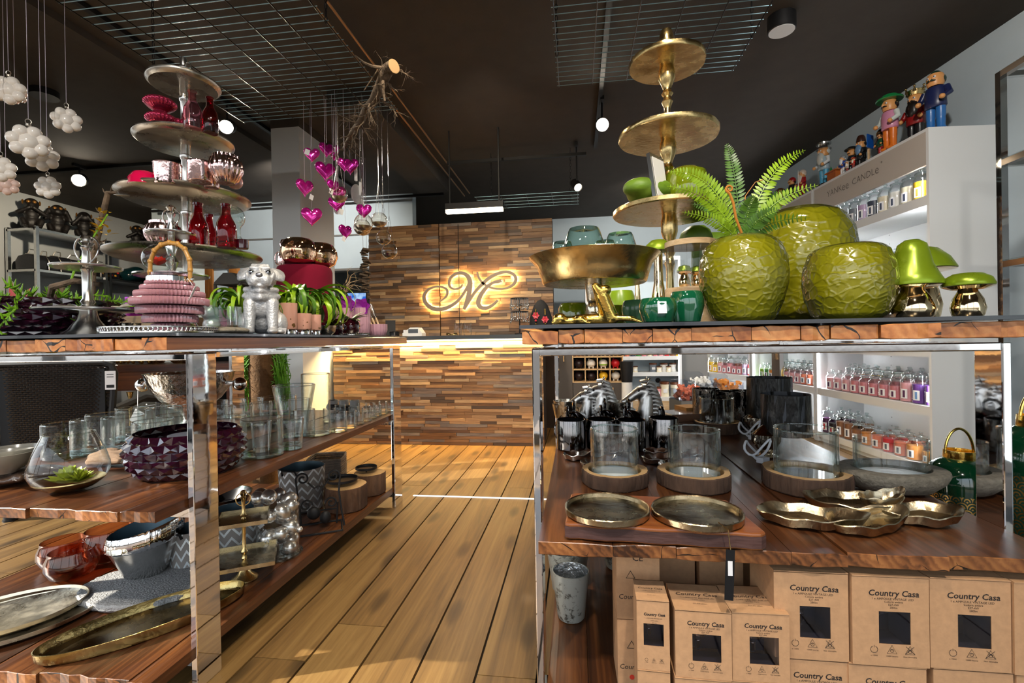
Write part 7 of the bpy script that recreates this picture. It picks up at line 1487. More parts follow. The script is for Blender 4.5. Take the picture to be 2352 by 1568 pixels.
for i, (px, py, w, h) in enumerate(((1300, 978, 56, 60), (1421, 976, 56, 58), (1294, 958, 50, 52), (1420, 956, 46, 50), (1312, 938, 44, 42), (1410, 938, 44, 40))):
    p = rs(px, py); k = mpp(p); R = w * k * .5; g = G(); g.lathe([(a * R, b * h * k) for a, b in BW_], 36, fn=lambda rr, z, a: rr * (1 + .008 * math.sin(a * 11 + z * 90))); tag(g.build('hammered_bowl', M['nickel'], loc=p), 'dark silver hammered bowl in front of the zebra busts, %s counting from the mugs back' % ORD[i], 'bowl', 'hammered bowls by the zebras')
def petal_dish(label, p, L, Wd, rz, H=.02, m='nickel', group=None, seed=0):
    r = random.Random(seed); n = 40; t = thing('shell_dish', label, 'dish', p, rz, group); ph = r.uniform(0, 6)
    f = lambda a: 1 + .06 * math.sin(2 * a + ph) + .05 * math.sin(3 * a + 1.3 * ph) + .12 * max(0, math.cos(a)) ** 6
    vs = []; fs = []; prof = [(0, .0025), (.55, .003), (.82, .008), (.96, H * .9), (1.0, H), (1.02, H * .92), (.9, .004), (.6, 0), (0, 0)]
    g = G(); g.shell(prof, 56, fn=lambda rr, z, a: rr * f(a))
    g.v = [(x * L, y * Wd, z + (H * .45 * max(0, x) ** 2 * (1 if z > .002 else .6)) + .0025 * math.sin(x * 9 + ph) * math.hypot(x, y)) for x, y, z in g.v]; g.build('dish', M[m], t); return t
M['champagne'] = mat('champagne_cast', (.46, .38, .25), .27, 1.0, var=.35, vscale=9, rvar=.1, bump=.3, bscale=26)
for i, (px, py, w, d_, rz) in enumerate(((1850, 1200, 98, 60, -.35), (1985, 1212, 92, 56, .35), (2105, 1194, 84, 52, .0), (1952, 1172, 96, 44, -.25), (2022, 1180, 48, 26, .3))):
    p = rs(px, py); k = mpp(p); petal_dish(['champagne silver shell dish, large, nearest the board with plates', 'champagne silver shell dish, front middle of the cluster', 'champagne silver shell dish farthest from the board', 'champagne silver shell dish at the back of the cluster', 'small champagne silver shell dish lying in the middle of the cluster'][i], p + Vector((0, 0, (0, .0, .0, .006, .022)[i])), w * k, w * k * .62, rz, .026, 'champagne', 'champagne shell dishes at the table front', 3 + i)
for i, (px, py, w, rz) in enumerate(((1325, 1054, 34, -.3), (1372, 1070, 40, .4), (1410, 1044, 30, .9), (1508, 1046, 32, -.3), (1510, 1062, 36, .3), (1556, 1076, 42, .2), (1590, 1052, 30, .8))):
    p = rs(px, py); k = mpp(p); petal_dish('small silver leaf dish behind the glass cylinders, %s from the aisle' % ORD[i], p, w * k, w * k * .7, rz, .022, 'silver', 'small silver leaf dishes', 20 + i)
# glass cylinders in bark slices
def bark_light(label, px, py, gw, gh, sw, sh, group='glass cylinders set in bark slices', seed=0):
    p = rs(px, py); k = mpp(p); R = sw * k * .5; H = sh * k; r_ = gw * k * .5; h = gh * k
    t = tree_slice('bark_slice_light', label, p, R, H, group, 'candle holder', (r_ * 1.12, H * .45), seed); ch_ = [c for c in t.children if c.name.startswith('bark_ring')][0]; ch_.data.materials.clear(); ch_.data.materials.append(M['barkdark'])
    g = G(); b = H * .55 + .001; th = .006
    g.shell([(0, b), (r_ * .95, b), (r_, b + .005), (r_, b + h - .003), (r_ - th * .5, b + h), (r_ - th, b + h - .003), (r_ - th, b + .016), (r_ * .85, b + .012), (0, b + .012)], 48); g.build('glass_cylinder', M['glass'], t)
    g = G(); g.lathe([(0, b + .0005), (r_ * .96, b + .0005), (r_ * .985, b + .005), (r_ * .985, b + .013), (0, b + .013)], 44); g.build('glass_base', M['glassedge'], t)
    g = G(); g.tube([((r_ - th * .5) * math.cos(a), (r_ - th * .5) * math.sin(a), b + h) for a in [2 * PI * q / 48 for q in range(48)]], th * .5, 7, closed=True); g.build('glass_rim', M['glassedge'], t)
    return t
M['barkdark'] = mat('bark_dark', '#4b3628', .9, var=.45, vscale=30, bump=.9, bscale=45, stretch=(1, 1, .25))
bark_light('thick glass cylinder in a bark slice, nearest the aisle', 1412, 1108, 108, 106, 150, 32, seed=1)
bark_light('thick glass cylinder in a bark slice, middle of the three at the front', 1595, 1112, 114, 108, 160, 34, seed=2)
bark_light('thick glass cylinder in a bark slice, beside the stone bowl', 1851, 1118, 130, 112, 182, 40, seed=3)
bark_light('glass cylinder in a bark slice at the back before the mirrored vases', 1646, 990, 76, 64, 100, 24, seed=4)
p = rs(2047, 1122); k = mpp(p); t = thing('stone_bowl_light', 'low glass dish set in a rough grey river stone base', 'candle holder', p); R = 112 * k; H = 50 * k
g = G(); pr = [(0, 0), (.55, 0), (.72, .1), (.93, .5), (1, .82), (.985, .95), (.93, 1), (.70, 1), (.69, .9), (.69, .6), (0, .6)]
g.lathe([(a * R, b * H) for a, b in pr], 64, fn=lambda rr, z, a: rr * (1 + .02 * math.sin(a * 2 + 1) + .012 * math.sin(a * 5)), sy=.8); g.build('stone_base', M['stone'], t)
r_ = R * .665; b = H * .61; h = 84 * k; g = G(); g.shell([(0, b), (r_ * .96, b), (r_, b + .006), (r_, b + h), (r_ - .003, b + h + .002), (r_ - .006, b + h), (r_ - .006, b + .014), (0, b + .012)], 52, sy=.8); g.build('glass_dish', M['glass'], t)
g = G(); g.lathe([(0, b + .0005), (r_ * .98, b + .001), (r_ * .985, b + .012), (0, b + .013)], 48, sy=.8); g.build('glass_base', M['glassedge'], t)
# board with two plates and tag
c0, c1, c2 = rs(1297, 1202, .036), rs(1764, 1228, .036), rs(1305, 1142, .036); c = (c0 + c1) / 2; d = c1 - c0; L = d.length; D = (rs(1690, 1146, .036) - rs(1740, 1222, .036)).length; rz = math.atan2(d.y, d.x)
t = thing('serving_board', 'reddish wooden live-edge serving board carrying two gold plates', 'board', Vector((c.x, c.y, SZR + .001)), rz)
g = G(); n = 14; vs = []; outl = [(-L / 2, .004), (-L / 2 + .01, 0)] + [(-L / 2 + L * q / n, .003 * math.sin(q * 1.7)) for q in range(1, n)] + [(L / 2 - .012, .002), (L / 2, .014), (L / 2 - .03, D), (-L / 2 + .012, D + .006), (-L / 2, D - .01)]
g.prism(outl, .0, .036); o = g.build('slab', M['board'], t, smooth=False); bv = o.modifiers.new('b', 'BEVEL'); bv.width = .004; bv.segments = 2
g = G(); g.prism([(x, y - .0012) for x, y in outl[:n + 3]] + [(x, y + .004) for x, y in reversed(outl[:n + 3])], .004, .029); g.build('bark_edge', M['boardbark'], t, smooth=False)
tb_ = t
for i, (px, py, w) in enumerate(((1394, 1178, 192), (1600, 1186, 202))):
    p = on(px, py, SZR + .0375); k = mpp(p); R = w * k * .5; t = thing('gold_plate', ['round antique gold plate on the board, nearer the aisle', 'round antique gold plate on the board with a black tag beneath it'][i], 'plate', p, 0, 'antique gold plates on the board')
    g = G(); g.lathe([(0, 0), (R * .95, 0), (R * .99, .004), (R, .016), (R * .985, .018), (R * .96, .016), (R * .95, .007), (0, .006)], 72, fn=lambda rr, z, a: rr * (1 + .004 * math.sin(a * 6) + .003 * math.sin(a * 15))); g.build('rim', M['champagne'], t)
    g = G(); g.shell([(R * .945, .0073), (0, .0073)], 64); g.build('dark_face', M['platedark'], t)
p = at(1672, 1216, 1.03); t = thing('hanging_tag', 'long black swing tag hanging on a wire over the shelf edge', 'tag', p)
q1 = at(1678, 1262, 1.03) - p; q2 = at(1674, 1378, 1.03) - p; g = G(); g.tube([(-.01, .03, .003), (0, -.001, .0), q1 * .6, q1], .0012, 5); g.build('wire', M['gold'], t)
g = G(); a_ = q1; b_ = q2; g.box((a_ + b_) / 2, (.0175, .0016, (b_ - a_).length), (0, math.atan2(b_.x - a_.x, b_.z - a_.z) + PI, 0)); g.build('black_card', M['black'], t, smooth=False)
g = G(); m_ = a_.lerp(b_, .36); g.box(m_ + Vector((0, -.0022, 0)), (.009, .0006, .03)); g.build('sticker', M['tagw'], t, smooth=False)
# lamps with wrapped shades
M['foil'] = mat('wrapped_black', '#09090a', .3, spec=.35, coat=.25, bump=1.0, bscale=30, stretch=(1, 1, .35))
M['shadein'] = mat('shade_inside', '#40434a', .5)
M['crinkle'] = mat('crinkle_silver', (.55, .48, .38), .12, 1.0, bump=.5, bscale=30)
M['cord'] = mat('cord_white', '#d4d4d8', .4)
def lamp(label, px, py, sw, sh, lift, bx_, tilt, group='table lamps with wrapped black shades'):
    p = rs(px, py); k = mpp(p); R = sw * k * .5; H = sh * k; t = thing('table_lamp', label, 'lamp', p, 0, group); r_ = bx_ * k
    g = G(); z0 = lift * k; r0 = random.Random(px)
    g.shell([(R * 1.0, z0), (R * 1.005, z0 + H * .05), (R * .985, z0 + H * .5), (R * .98, z0 + H)], 72, fn=lambda rr, z, a: rr * (1 + .008 * math.sin(a * 9 + z * 60) + .006 * math.sin(a * 17 - z * 110))); g.build('wrapped_shade', M['foil'], t)
    g = G(); g.shell([(R * .975, z0 + H), (R * .98, z0 + H * .5), (R * .99, z0)], 48); g.shell([(R * .975, z0 + H * .9), (0, z0 + H * .9)], 48); g.build('shade_inside', M['shadein'], t)
    g = G(); B = .048
    g.lathe([(0, 0), (.035, 0), (.04, .006), (.02, .014), (.03, .03), (B, .06), (B * .98, .085), (.02, .11), (.008, .12), (.008, z0 + .05)], 48, fn=lambda rr, z, a: rr * (1 + (.05 * math.sin(a * 14 + z * 30) if .02 < z < .1 else 0)), c=(-r_, -.01, 0)); g.build('ribbed_base', M['crinkle'], t)
    g = G(); c = Vector((-r_ - .04, -.06, .0)); pts = [Vector((-r_ - .03, -.02, .012)), Vector((-r_ - .07, -.03, .05)), Vector((-r_ - .085, -.06, .075)), Vector((-r_ - .10, -.07, .04)), Vector((-r_ - .075, -.09, .015)), Vector((-r_ - .04, -.08, .05)), Vector((-r_ + .0, -.07, .09)), Vector((-r_ - .02, -.085, .04)), Vector((-r_ - .06, -.10, .014)), Vector((-r_ - .085, -.115, .03)), Vector((-r_ - .06, -.13, .008))]
    sp_ = []
    for i in range(len(pts) - 1):
        for u in (0, .33, .66): sp_.append(pts[max(i - 1, 0)] * 0 + pts[i].lerp(pts[i + 1], u))
    for _ in range(2): sp_ = [sp_[0]] + [(sp_[i - 1] + sp_[i] * 2 + sp_[i + 1]) / 4 for i in range(1, len(sp_) - 1)] + [sp_[-1]]
    g.tube(sp_, .0042, 7); g.build('cord', M['cord'], t)
    e = sp_[-1]; g = G(); g.box(e + Vector((.012, -.012, .004)), (.034, .026, .018), (0, 0, .6)); g.tube([e + Vector((.028, -.022, .0)), e + Vector((.043, -.032, -.003))], .0022, 5); g.tube([e + Vector((.02, -.032, .0)), e + Vector((.035, -.042, -.003))], .0022, 5); g.build('plug', M['cord'], t)
lamp('table lamp with plastic-wrapped black shade and white cord, front one', 1806, 1048, 104, 92, 52, 46, 0)
lamp('table lamp with plastic-wrapped black shade, farther back and taller', 1768, 1000, 96, 88, 46, 30, 0)
# mirrored bark vases
for i, (px, py, w, h) in enumerate(((1622, 976, 58, 90), (1680, 968, 56, 84), (1706, 982, 56, 86))):
    p = rs(px, py); k = mpp(p); g = G(); R = w * k * .5; H = h * k; g.lathe([(0, 0), (R * .97, 0), (R, .006), (R * 1.0, H), (R * .96, H), (R * .94, H * .3), (0, H * .3)], 48, fn=lambda rr, z, a: rr * (1 + .01 * math.sin(a * 16 + 2 * math.sin(z * 50)))); tag(g.build('mirrored_vase', mat('mirror_bark', (.20, .18, .16), .08, 1.0, bump=1.0, bscale=30, stretch=(1, 1, .3)) if i == 0 else bpy.data.materials['mirror_bark'], loc=p), ['black mirrored bark-textured vase, aisle side of three', 'black mirrored bark-textured vase, rear of three', 'black mirrored bark-textured vase next to the wrapped lamps'][i], 'vase', 'black mirrored bark vases')
for i, (px, py, w, d_, n) in enumerate(((1560, 966, .20, .15, 2),)):
    p = rs(px, py); t = thing('flat_box', 'flat brown glossy box lying behind the mugs, bottom of the pair', 'box', p, .25, 'flat brown boxes'); k = G(); k.box((0, 0, .019), (.20, .15, .037)); k.build('carton', mat('choc_box', '#6b4a38', .25, coat=.4), t, smooth=False); k = G(); k.box((-.09, 0, .019), (.021, .152, .039)); k.build('band', M['palewood'], t, smooth=False)
    t2 = dup(t, p + Vector((.004, .003, .039)), .29, 'flat brown glossy box lying behind the mugs, top of the pair')
for i in range(3):
    p = rs(1592, 960); t = thing('kraft_book', 'small kraft-wrapped book in the stack behind the flat boxes, %s from the bottom' % ORD[i], 'book', p + Vector((.01 * (i % 2), .10, .001 + .031 * i)), .1 + .1 * i, 'kraft book stack'); g = G(); g.box((0, 0, .015), (.09, .12, .029)); g.build('cover', mat('kraft', '#a5773f', .8, var=.15, vscale=30) if i == 0 else bpy.data.materials['kraft'], t, smooth=False)
# ================================================================ RIGHT TABLE, LOW SHELF: bulb boxes
M['box'] = mat('kraft_card', '#bd926a', .75, var=.10, vscale=70, bump=.03, bscale=300)
M['ink'] = mat('ink', '#231b18', .7); M['inkred'] = mat('ink_red', '#cf3a26', .7); M['inkyellow'] = mat('ink_yellow', '#e0a020', .7)
M['dark'] = mat('box_inside', '#3d3b46', .6); M['film'] = glass('window_film', (.9, .9, .93), (.7, .7, .8), 1.1, rough=.03)
M['bulb'] = glass('bulb_glass', (.70, .52, .44), (.25, .2, .25), 4.0)
BX = {}
def box_meshes(Wd, Dp, H, win, scale, tallwin=False):
    key = (round(Wd, 3), round(Dp, 3), round(H, 3))
    if key in BX: return BX[key]
    x0, x1, z0, z1 = win; g = G(); w = Wd / 2
    g.bx(-w, w, .004, Dp, 0, .002); g.bx(-w, w, .0, Dp, H - .002, H); g.bx(-w, -w + .002, .002, Dp, .002, H - .002); g.bx(w - .002, w, .002, Dp, .002, H - .002); g.bx(-w, w, Dp - .002, Dp, 0, H)
    g.bx(-w, x0, 0, .002, 0, H - .001); g.bx(x1, w, 0, .002, 0, H - .001); g.bx(x0, x1, 0, .002, 0, z0); g.bx(x0, x1, 0, .002, z1, H - .001)
    g.bx(-w, w, -.0015, .012, H, H + .0015); carton = g.mesh('carton', M['box'], smooth=False)
    g = G(); g.bx(-w + .003, w - .003, .03 + Dp * .6, .03 + Dp * .61, .004, H - .004); g.bx(x0 - .012, x0 - .010, .003, Dp * .6, z0 - .02, z1 + .02); g.bx(x1 + .010, x1 + .012, .003, Dp * .6, z0 - .02, z1 + .02); g.bx(x0 - .012, x1 + .012, .003, Dp * .6, z0 - .022, z0 - .02); inside = g.mesh('dark_lining', M['dark'], smooth=False)
    g = G(); g.bx(x0, x1, .0012, .0014, z0, z1); film = g.mesh('window_film', M['film'], smooth=False)
    cz = z0 + (z1 - z0) * .40; scale = min(scale, (H - .012 - cz) / .127); cx_ = x0 + (x1 - x0) * .34; g = G(); s = scale; g.lathe([(.010 * s, cz - .005), (.014 * s, cz + .005), (.022 * s, cz + .012), (.046 * s, cz + .034 * s), (.055 * s, cz + .07 * s), (.045 * s, cz + .105 * s), (0, cz + .125 * s)], 28, c=(cx_, .012 + .056 * s, 0)); bulb = g.mesh('bulb', M['bulb'])
    g = G(); g.lathe([(0, cz - .042 * s), (.006 * s, cz - .04 * s)] + [(.0115 * s + .0012 * s * (q % 2), cz - .036 * s + .0035 * s * q) for q in range(10)] + [(.012 * s, cz)], 24, c=(cx_, .012 + .056 * s, 0)); capm = g.mesh('screw_cap', M['chrome'])
    P = lambda x, z, sz=1: Matrix.Translation((x, -.0004, z)) @ Matrix.Rotation(PI / 2, 4, 'X')
    g = G(); ww = Wd / .146
    xo = .006 * ww; addtext(g, 'Country Casa', .0152 * ww * (1.12 if scale < .9 else 1), P(xo, H * .785), shear=.12, off=.0003); addtext(g, '®', .005 * ww, P(xo + .045 * ww, H * .81))
    addtext(g, '1 x AMPOULE VINTAGE LED', .0064 * ww, P(xo - .002, H * .74)); addtext(g, 'Coloris ambre', .0060 * ww, P(xo, H * .708)); addtext(g, 'E27-4W', .0060 * ww, P(xo, H * .676)); addtext(g, '280lm', .0060 * ww, P(xo, H * .644))
    for j, tx in enumerate(('x 15000', '15000 heures', 'Non dimmable')):
        x = (-.032 + .034 * j) * ww; z = H * .105; addtext(g, tx, .0042 * ww, P(x, z)); q = .0068 * ww
        def ring(x, z, r_, n=18, gap=0): g.tube([(x + r_ * math.sin(a), -.0006, z + r_ * math.cos(a)) for a in [gap + (2 * PI - 2 * gap) * i / n for i in range(n + 1)]], .0004 * ww, 4)
        zc = z + .014 * ww
        if j == 0: ring(x, zc, q, gap=.35); g.tube([(x, -.0006, zc + q * .6), (x, -.0006, zc + q * 1.3)], .0004 * ww, 4)
        else:
            tr = [(x - q * 1.35, -.0006, zc - q), (x + q * 1.35, -.0006, zc - q), (x, -.0006, zc + q * 1.5)]; g.tube(tr, .0004 * ww, 4, closed=True); ring(x, zc - q * .15, q * .5, 12)
            if j == 1: g.tube([(x, -.0006, zc - q * .15), (x, -.0006, zc + q * .15)], .0004 * ww, 4)
            else: g.tube([(x - q * 1.2, -.0006, zc - q * .9), (x + q * 1.1, -.0006, zc + q * 1.3)], .0004 * ww, 4); g.tube([(x + q * 1.2, -.0006, zc - q * .9), (x - q * 1.1, -.0006, zc + q * 1.3)], .0004 * ww, 4)
    printf = g.mesh('print', M['ink'], smooth=False); g = G()
    T = lambda y: Matrix.Translation((0, y, H + .0018)) @ Matrix.Identity(4)
    if not tallwin or True:
        if scale < 1:
            addtext(g, 'Country Casa', .017 * ww * 1.2, T(Dp * .52), shear=.12); addtext(g, '1 x AMPOULE VINTAGE LED', .0075 * ww, T(Dp * .42)); addtext(g, 'Coloris ambre', .006 * ww, T(Dp * .36)); addtext(g, 'E27-4W 280lm', .006 * ww, T(Dp * .22))
    printm = (printf, g.mesh('top_print', M['ink'], smooth=False) if g.v else None)
    BX[key] = (carton, inside, film, bulb, capm, printm); return BX[key]
def bulb_box(label, x, y, z, Wd, Dp, H, rz, scale, win, group='kraft light bulb boxes', print_=True):
    t = thing('bulb_box', label, 'box', (x, y, z), rz, group); c, i_, f, b, s, pr = box_meshes(Wd, Dp, H, win, scale)
    o = put('carton', c, t); put('dark_lining', i_, o); put('window_film', f, t); bb = put('bulb', b, t); put('screw_cap', s, bb)
    if print_: put('print', pr[0], o)
    if print_ and pr[1]: put('top_print', pr[1], o)
    return t
W_ = .1455; H_ = .184; win = (-.022, .038, .045, .112)
xs = [.478, .628, .777, .925]; 
for j, lay in enumerate(('bottom', 'top')):
    for i, x in enumerate(xs):
        bulb_box('large kraft bulb box in the %s layer of the stack, %s from the left' % (lay, ORD[i]), x + (.006 if j == 0 else 0) * (1 if i != 1 else -1), 1.083 - .003 * j - .004 * (i % 2), LZR + .0008 + j * (H_ + .0022), W_, .145, H_, (.0, .012, -.008, .01)[i] * (1 if j else -1), 1.0, win)
W2, H2 = .114, .143; win2 = (-.022, .036, .036, .094)
for i, x in enumerate((.252, .368)):
    for j in range(2): bulb_box('medium kraft bulb box, %s of the pair beside the tag, %s' % (('aisle side', 'tag side')[i], ('lower one', 'upper one')[j]), x + .002 * j, 1.055 + .004 * i, LZR + .0008 + j * (H2 + .0022), W2, .115, H2, (-.02, .015)[i] * (1 if j else .4), .72, win2)
W3, H3 = .068, .150; win3 = (-.020, .022, .052, .10)
for j in range(2): bulb_box('narrow kraft bulb box next to the frosted votives, %s' % ('lower one', 'upper one with torn flap')[j], .152, 1.06, LZR + .0008 + j * (H3 + .0022) - 0 * j, W3, .09, H3, -.03, .46, win3)
for j in range(2):
    t = thing('bulb_box', 'plain side of a kraft bulb box behind the narrow box, %s' % ('lower one', 'upper one')[j], 'box', (.139, 1.21, LZR + .0008 + j * .1735), .02, 'kraft light bulb boxes')
    g = G(); g.bx(-.052, .052, 0, .12, 0, .171); o = g.build('carton', M['box'], t, smooth=False)
    g = G(); PM = lambda x, z: Matrix.Translation((x, -.0006, z)) @ Matrix.Rotation(PI / 2, 4, 'X'); addtext(g, 'Country Casa', .017, PM(0, .05), shear=.12); addtext(g, 'CE', .022, PM(-.0, .145))
    tri = [(-.018 + .012 * math.cos(a), -.0008, .108 + .012 * math.sin(a)) for a in (PI / 2, PI / 2 + 2.094, PI / 2 + 4.189)]; g.tube(tri, .0012, 4, closed=True); g.build('print', M['ink'], o, smooth=False)
    if j == 0:
        for q, (m__) in enumerate(('inkred', 'inkyellow')): g = G(); g.lathe([(0, 0), (.006, 0), (.006, .0006), (0, .0006)], 16, M=Matrix.Rotation(PI / 2, 4, 'X'), c=(-.018 + .014 * q, -.0002, .03)); g.build('colour_dot', M[m__], o)
for i, (x, y) in enumerate(((.245, 1.32), (.36, 1.30), (.48, 1.34), (.63, 1.34), (.78, 1.34))):
    t = thing('bulb_box', 'kraft bulb box in the row behind the front stacks, %s from the left' % ORD[i], 'box', (x, y, LZR + .0008), 0, 'kraft light bulb boxes'); g = G(); g.bx(-.054, .054, 0, .13, 0, .30); g.build('carton', M['box'], t, smooth=False)
M['frostglass'] = mat('frosted_votive', '#b9bdb4', .35, var=.15, vscale=20, trans=.2)
nt = M['frostglass'].node_tree; bs = [n for n in nt.nodes if n.type == 'BSDF_PRINCIPLED'][0]; v = coords(nt); n1 = N(nt, 'TexNoise', i_Scale=55.0, i_Detail=4.0, i_Roughness=.7); nt.links.new(v, n1.inputs['Vector']); n2 = N(nt, 'TexNoise', i_Scale=9.0); nt.links.new(v, n2.inputs['Vector']); mm = N(nt, 'Math', operation='MULTIPLY'); nt.links.new(n1.outputs['Fac'], mm.inputs[0]); nt.links.new(n2.outputs['Fac'], mm.inputs[1]); nt.links.new(ramp(nt, mm.outputs[0], [(.28, lin('#b9bdb4')), (.34, lin('#55534a'))]), bs.inputs['Base Color'])
for i, (px, py, w, h) in enumerate(((1312, 1416, 84, 108), (1301, 1352, 86, 92), (1320, 1310, 70, 60), (1420, 1300, 76, 60))):
    p = on(px, py, LZR); k = mpp(p); R = w * k * .5; H = h * k; t = thing('frosted_votive', ['frosted silver speckled votive glass at the front beside the boxes', 'frosted silver votive glass just behind the front one', 'frosted gold-flecked votive glass at the back under the shelf', 'frosted votive glass behind the tall plain box'][i], 'candle holder', p, 0, 'frosted speckled votives')
    g = G(); g.lathe([(0, 0), (R * .66, 0), (R * .74, .006), (R * .98, H * .9), (R, H), (R * .95, H), (R * .7, .02), (0, .018)], 40); g.build('frosted_wall', M['frostglass'], t)
    g = G(); g.shell([(R * .945, H - .001), (R * .69, .021), (0, .021)], 36); g.build('mercury_inside', mat('mercury_in', (.7, .72, .72), .15, .9, bump=.6, bscale=60) if i == 0 else bpy.data.materials['mercury_in'], t)
p = on(1556, 1318, LZR + .05); t = thing('ribbed_amber_lamp', 'amber ribbed glass lamp base lying under the right shelf', 'lamp', (p.x, p.y + .25, LZR)); g = G(); g.lathe([(0, 0), (.08, 0), (.085, .02), (.085, .24), (.07, .26), (0, .26)], 120, fn=lambda rr, z, a: rr * (1 + .015 * math.cos(a * 30))); g.build('ribbed_glass', mat('amber_ribbed', (.35, .16, .02), .12, .3, coat=.8), t); g = G(); g.lathe([(0, -.0), (.088, 0), (.088, .012), (0, .012)], 40); g.build('gold_foot', M['goldbright'], t)
# ================================================================ BEYOND THE RIGHT TABLE
# back unit with wooden-lidded candles
YBU = 6.75
t = thing('back_shelf_unit', 'white backlit shelf unit at the back with wooden-lidded candles', 'shelf unit', (.12, YBU, 0)); L = 1.40 - .12
for x in (0, L - .03): g = G(); g.bx(x, x + .03, 0, .38, 0, 2.1); g.build('side_panel', M['white'], t, smooth=False)
g = G(); g.bx(0, L, .36, .38, 0, 2.1); g.build('back_panel', M['bluewall'], t, smooth=False)
ZB = [at(1500, y, YBU).z for y in (912, 855, 818)]
for z in ZB + [1.1, 1.5, 2.1]: g = G(); g.bx(.03, L - .03, .0, .36, z - .05, z); g.build('shelf', M['white'], t, smooth=False)
g = G(); g.bx(.0, L, -.01, .36, 0, ZB[0] - .052); g.build('drawer_front', M['palewood'], t, smooth=False)
g = G(); g.bx(L - .045, L - .032, -.004, .006, ZB[0], 1.5); g.build('light_strip', M['ledwhite'], t, smooth=False)
g = G(); g.lathe([(0, 0), (.036, 0)], 20, M=Matrix.Rotation(PI / 2, 4, 'X'), c=(L - .26, .3555, ZB[0] + .2)); g.lathe([(.036, -.002), (0, -.002)], 20, M=Matrix.Rotation(PI / 2, 4, 'X'), c=(L - .26, .3555, ZB[0] + .2)); g.build('cable_hole', M['black'], t)
p = at(1457, 822, YBU); g = G(); g.box((p.x - .12, -.005, ZB[2] - .025), (.13, .004, .045)); g.build('shelf_label', M['tagw'], t, smooth=False)
def lidcandle(label, px, zi, w, h, col, dy=.1):
    p = at(px, 850, YBU + dy); k = mpp(p); R = w * k * .5; H = h * k; q = thing('lidded_candle', label, 'candle', (p.x, YBU + dy, ZB[zi] + .0005), 0, 'wooden-lidded candles on the back unit')
    g = G(); g.lathe([(0, 0), (R * .92, 0), (R * .98, .01), (R * .84, H * .45), (R, H * .82), (0, H * .82)], 24); g.build('glass_wax', M['wax_' + col], q)
    g = G(); g.lathe([(0, H * .82), (R * .98, H * .82), (R * 1.06, H * .95), (R * 1.06, H), (0, H)], 24); g.build('wooden_lid', M['darkwood'], q)
    g = G(); g.box((0, -R * .95, H * .4), (R * .9, .004, H * .26)); g.build('label', M['tagw'], q, smooth=False)
for a in ((1388, 0, 20, 34, 'white', 'tall cream candle with wooden lid at the lit end of the lowest shelf'), (1526 - 0, 0, 20, 34, 'cream', 'tall pale candle with wooden lid beside the light strip, lowest shelf'), (1510, 0, 16, 22, 'pink', 'small pink candle with wooden lid on the lowest shelf'), (1532 + 16, 0, 18, 33, 'cream', 'tall yellowish candle with wooden lid nearest the light strip')): lidcandle(a[5], a[0], a[1], a[2], a[3], a[4])
lidcandle('rosy tall candle with wooden lid in the middle of the lowest shelf', 1524, 0, 18, 33, 'rose', .2)
for i, (px, w, h, c) in enumerate(((1459, 12, 14, 'cream'), (1500, 17, 20, 'grey'), (1514, 12, 13, 'cream'), (1525, 17, 20, 'white'), (1536, 11, 13, 'cream'), (1545, 16, 20, 'white'))): lidcandle('pale lidded candle on the middle shelf of the back unit, %s from the left' % ORD[i], px, 1, w, h, c, .08 + .06 * (i % 2))
for i, c in enumerate(('orange', 'coral', 'slate', 'green', 'rose', 'cream', 'rose', 'pink', 'red', 'brown', 'yellow')): lidcandle('small colourful candle on the upper shelf of the back unit, %s from the left' % ORD[i], 1428 + 13 * i, 2, 11, 16, c, .08)
# cell cabinet with piggy banks
YC = 5.4; x0 = at(1278, 850, YC).x; p0 = at(1316, 850, YC); p1 = at(1430, 850, YC)
t = thing('cell_cabinet', 'dark grey cabinet with wooden handles and pigeonholes of piggy banks', 'cabinet', (p0.x, YC, 0), -.02); Wc = p1.x - p0.x; dark = mat('cabinet_grey', '#4b4440', .6)
M['edgewood'] = wood('edge_wood', *l3('#b08a5e', '#c6a274', '#d8b98e'), axis='X', rnd=.05)
g = G(); g.bx(x0 - p0.x, -.006, 0, .3, 0, 1.22); g.build('door', dark, t, smooth=False)
g = G(); g.box((x0 - p0.x + .085, -.012, .80), (.012, .02, .11)); g.build('handle', M['edgewood'], t, smooth=False)
cw = Wc / 4; zs_ = [at(1390, y, YC).z for y in (876, 848, 818)]; ch = (zs_[2] - zs_[0]) / 2
g = G(); g.bx(0, Wc, .0, .3, 0, zs_[0] - .013); g.build('lower_door', dark, t, smooth=False)
g = G(); g.box((Wc * .8, -.012, zs_[0] - .12), (.012, .02, .11)); g.build('handle', M['edgewood'], t, smooth=False)
g = G(); g.bx(0, Wc, .28, .3, zs_[0], zs_[0] + ch * 4.1); g.build('back_panel', M['black'], t, smooth=False)
for i in range(5): g = G(); g.bx(cw * i - .006, cw * i + .006, 0, .28, zs_[0] - .012, zs_[0] + ch * 4); g.build('upright', M['edgewood'], t, smooth=False)
for j in range(5): g = G(); g.bx(0, Wc, .0, .28, zs_[0] + ch * j - .012, zs_[0] + ch * j); g.build('cell_shelf', M['edgewood'], t, smooth=False)
PC = [['black', 'black', 'yellow', 'white'], ['black', 'white', 'green', 'red'], ['orange', 'white', 'cream', 'yellow']]
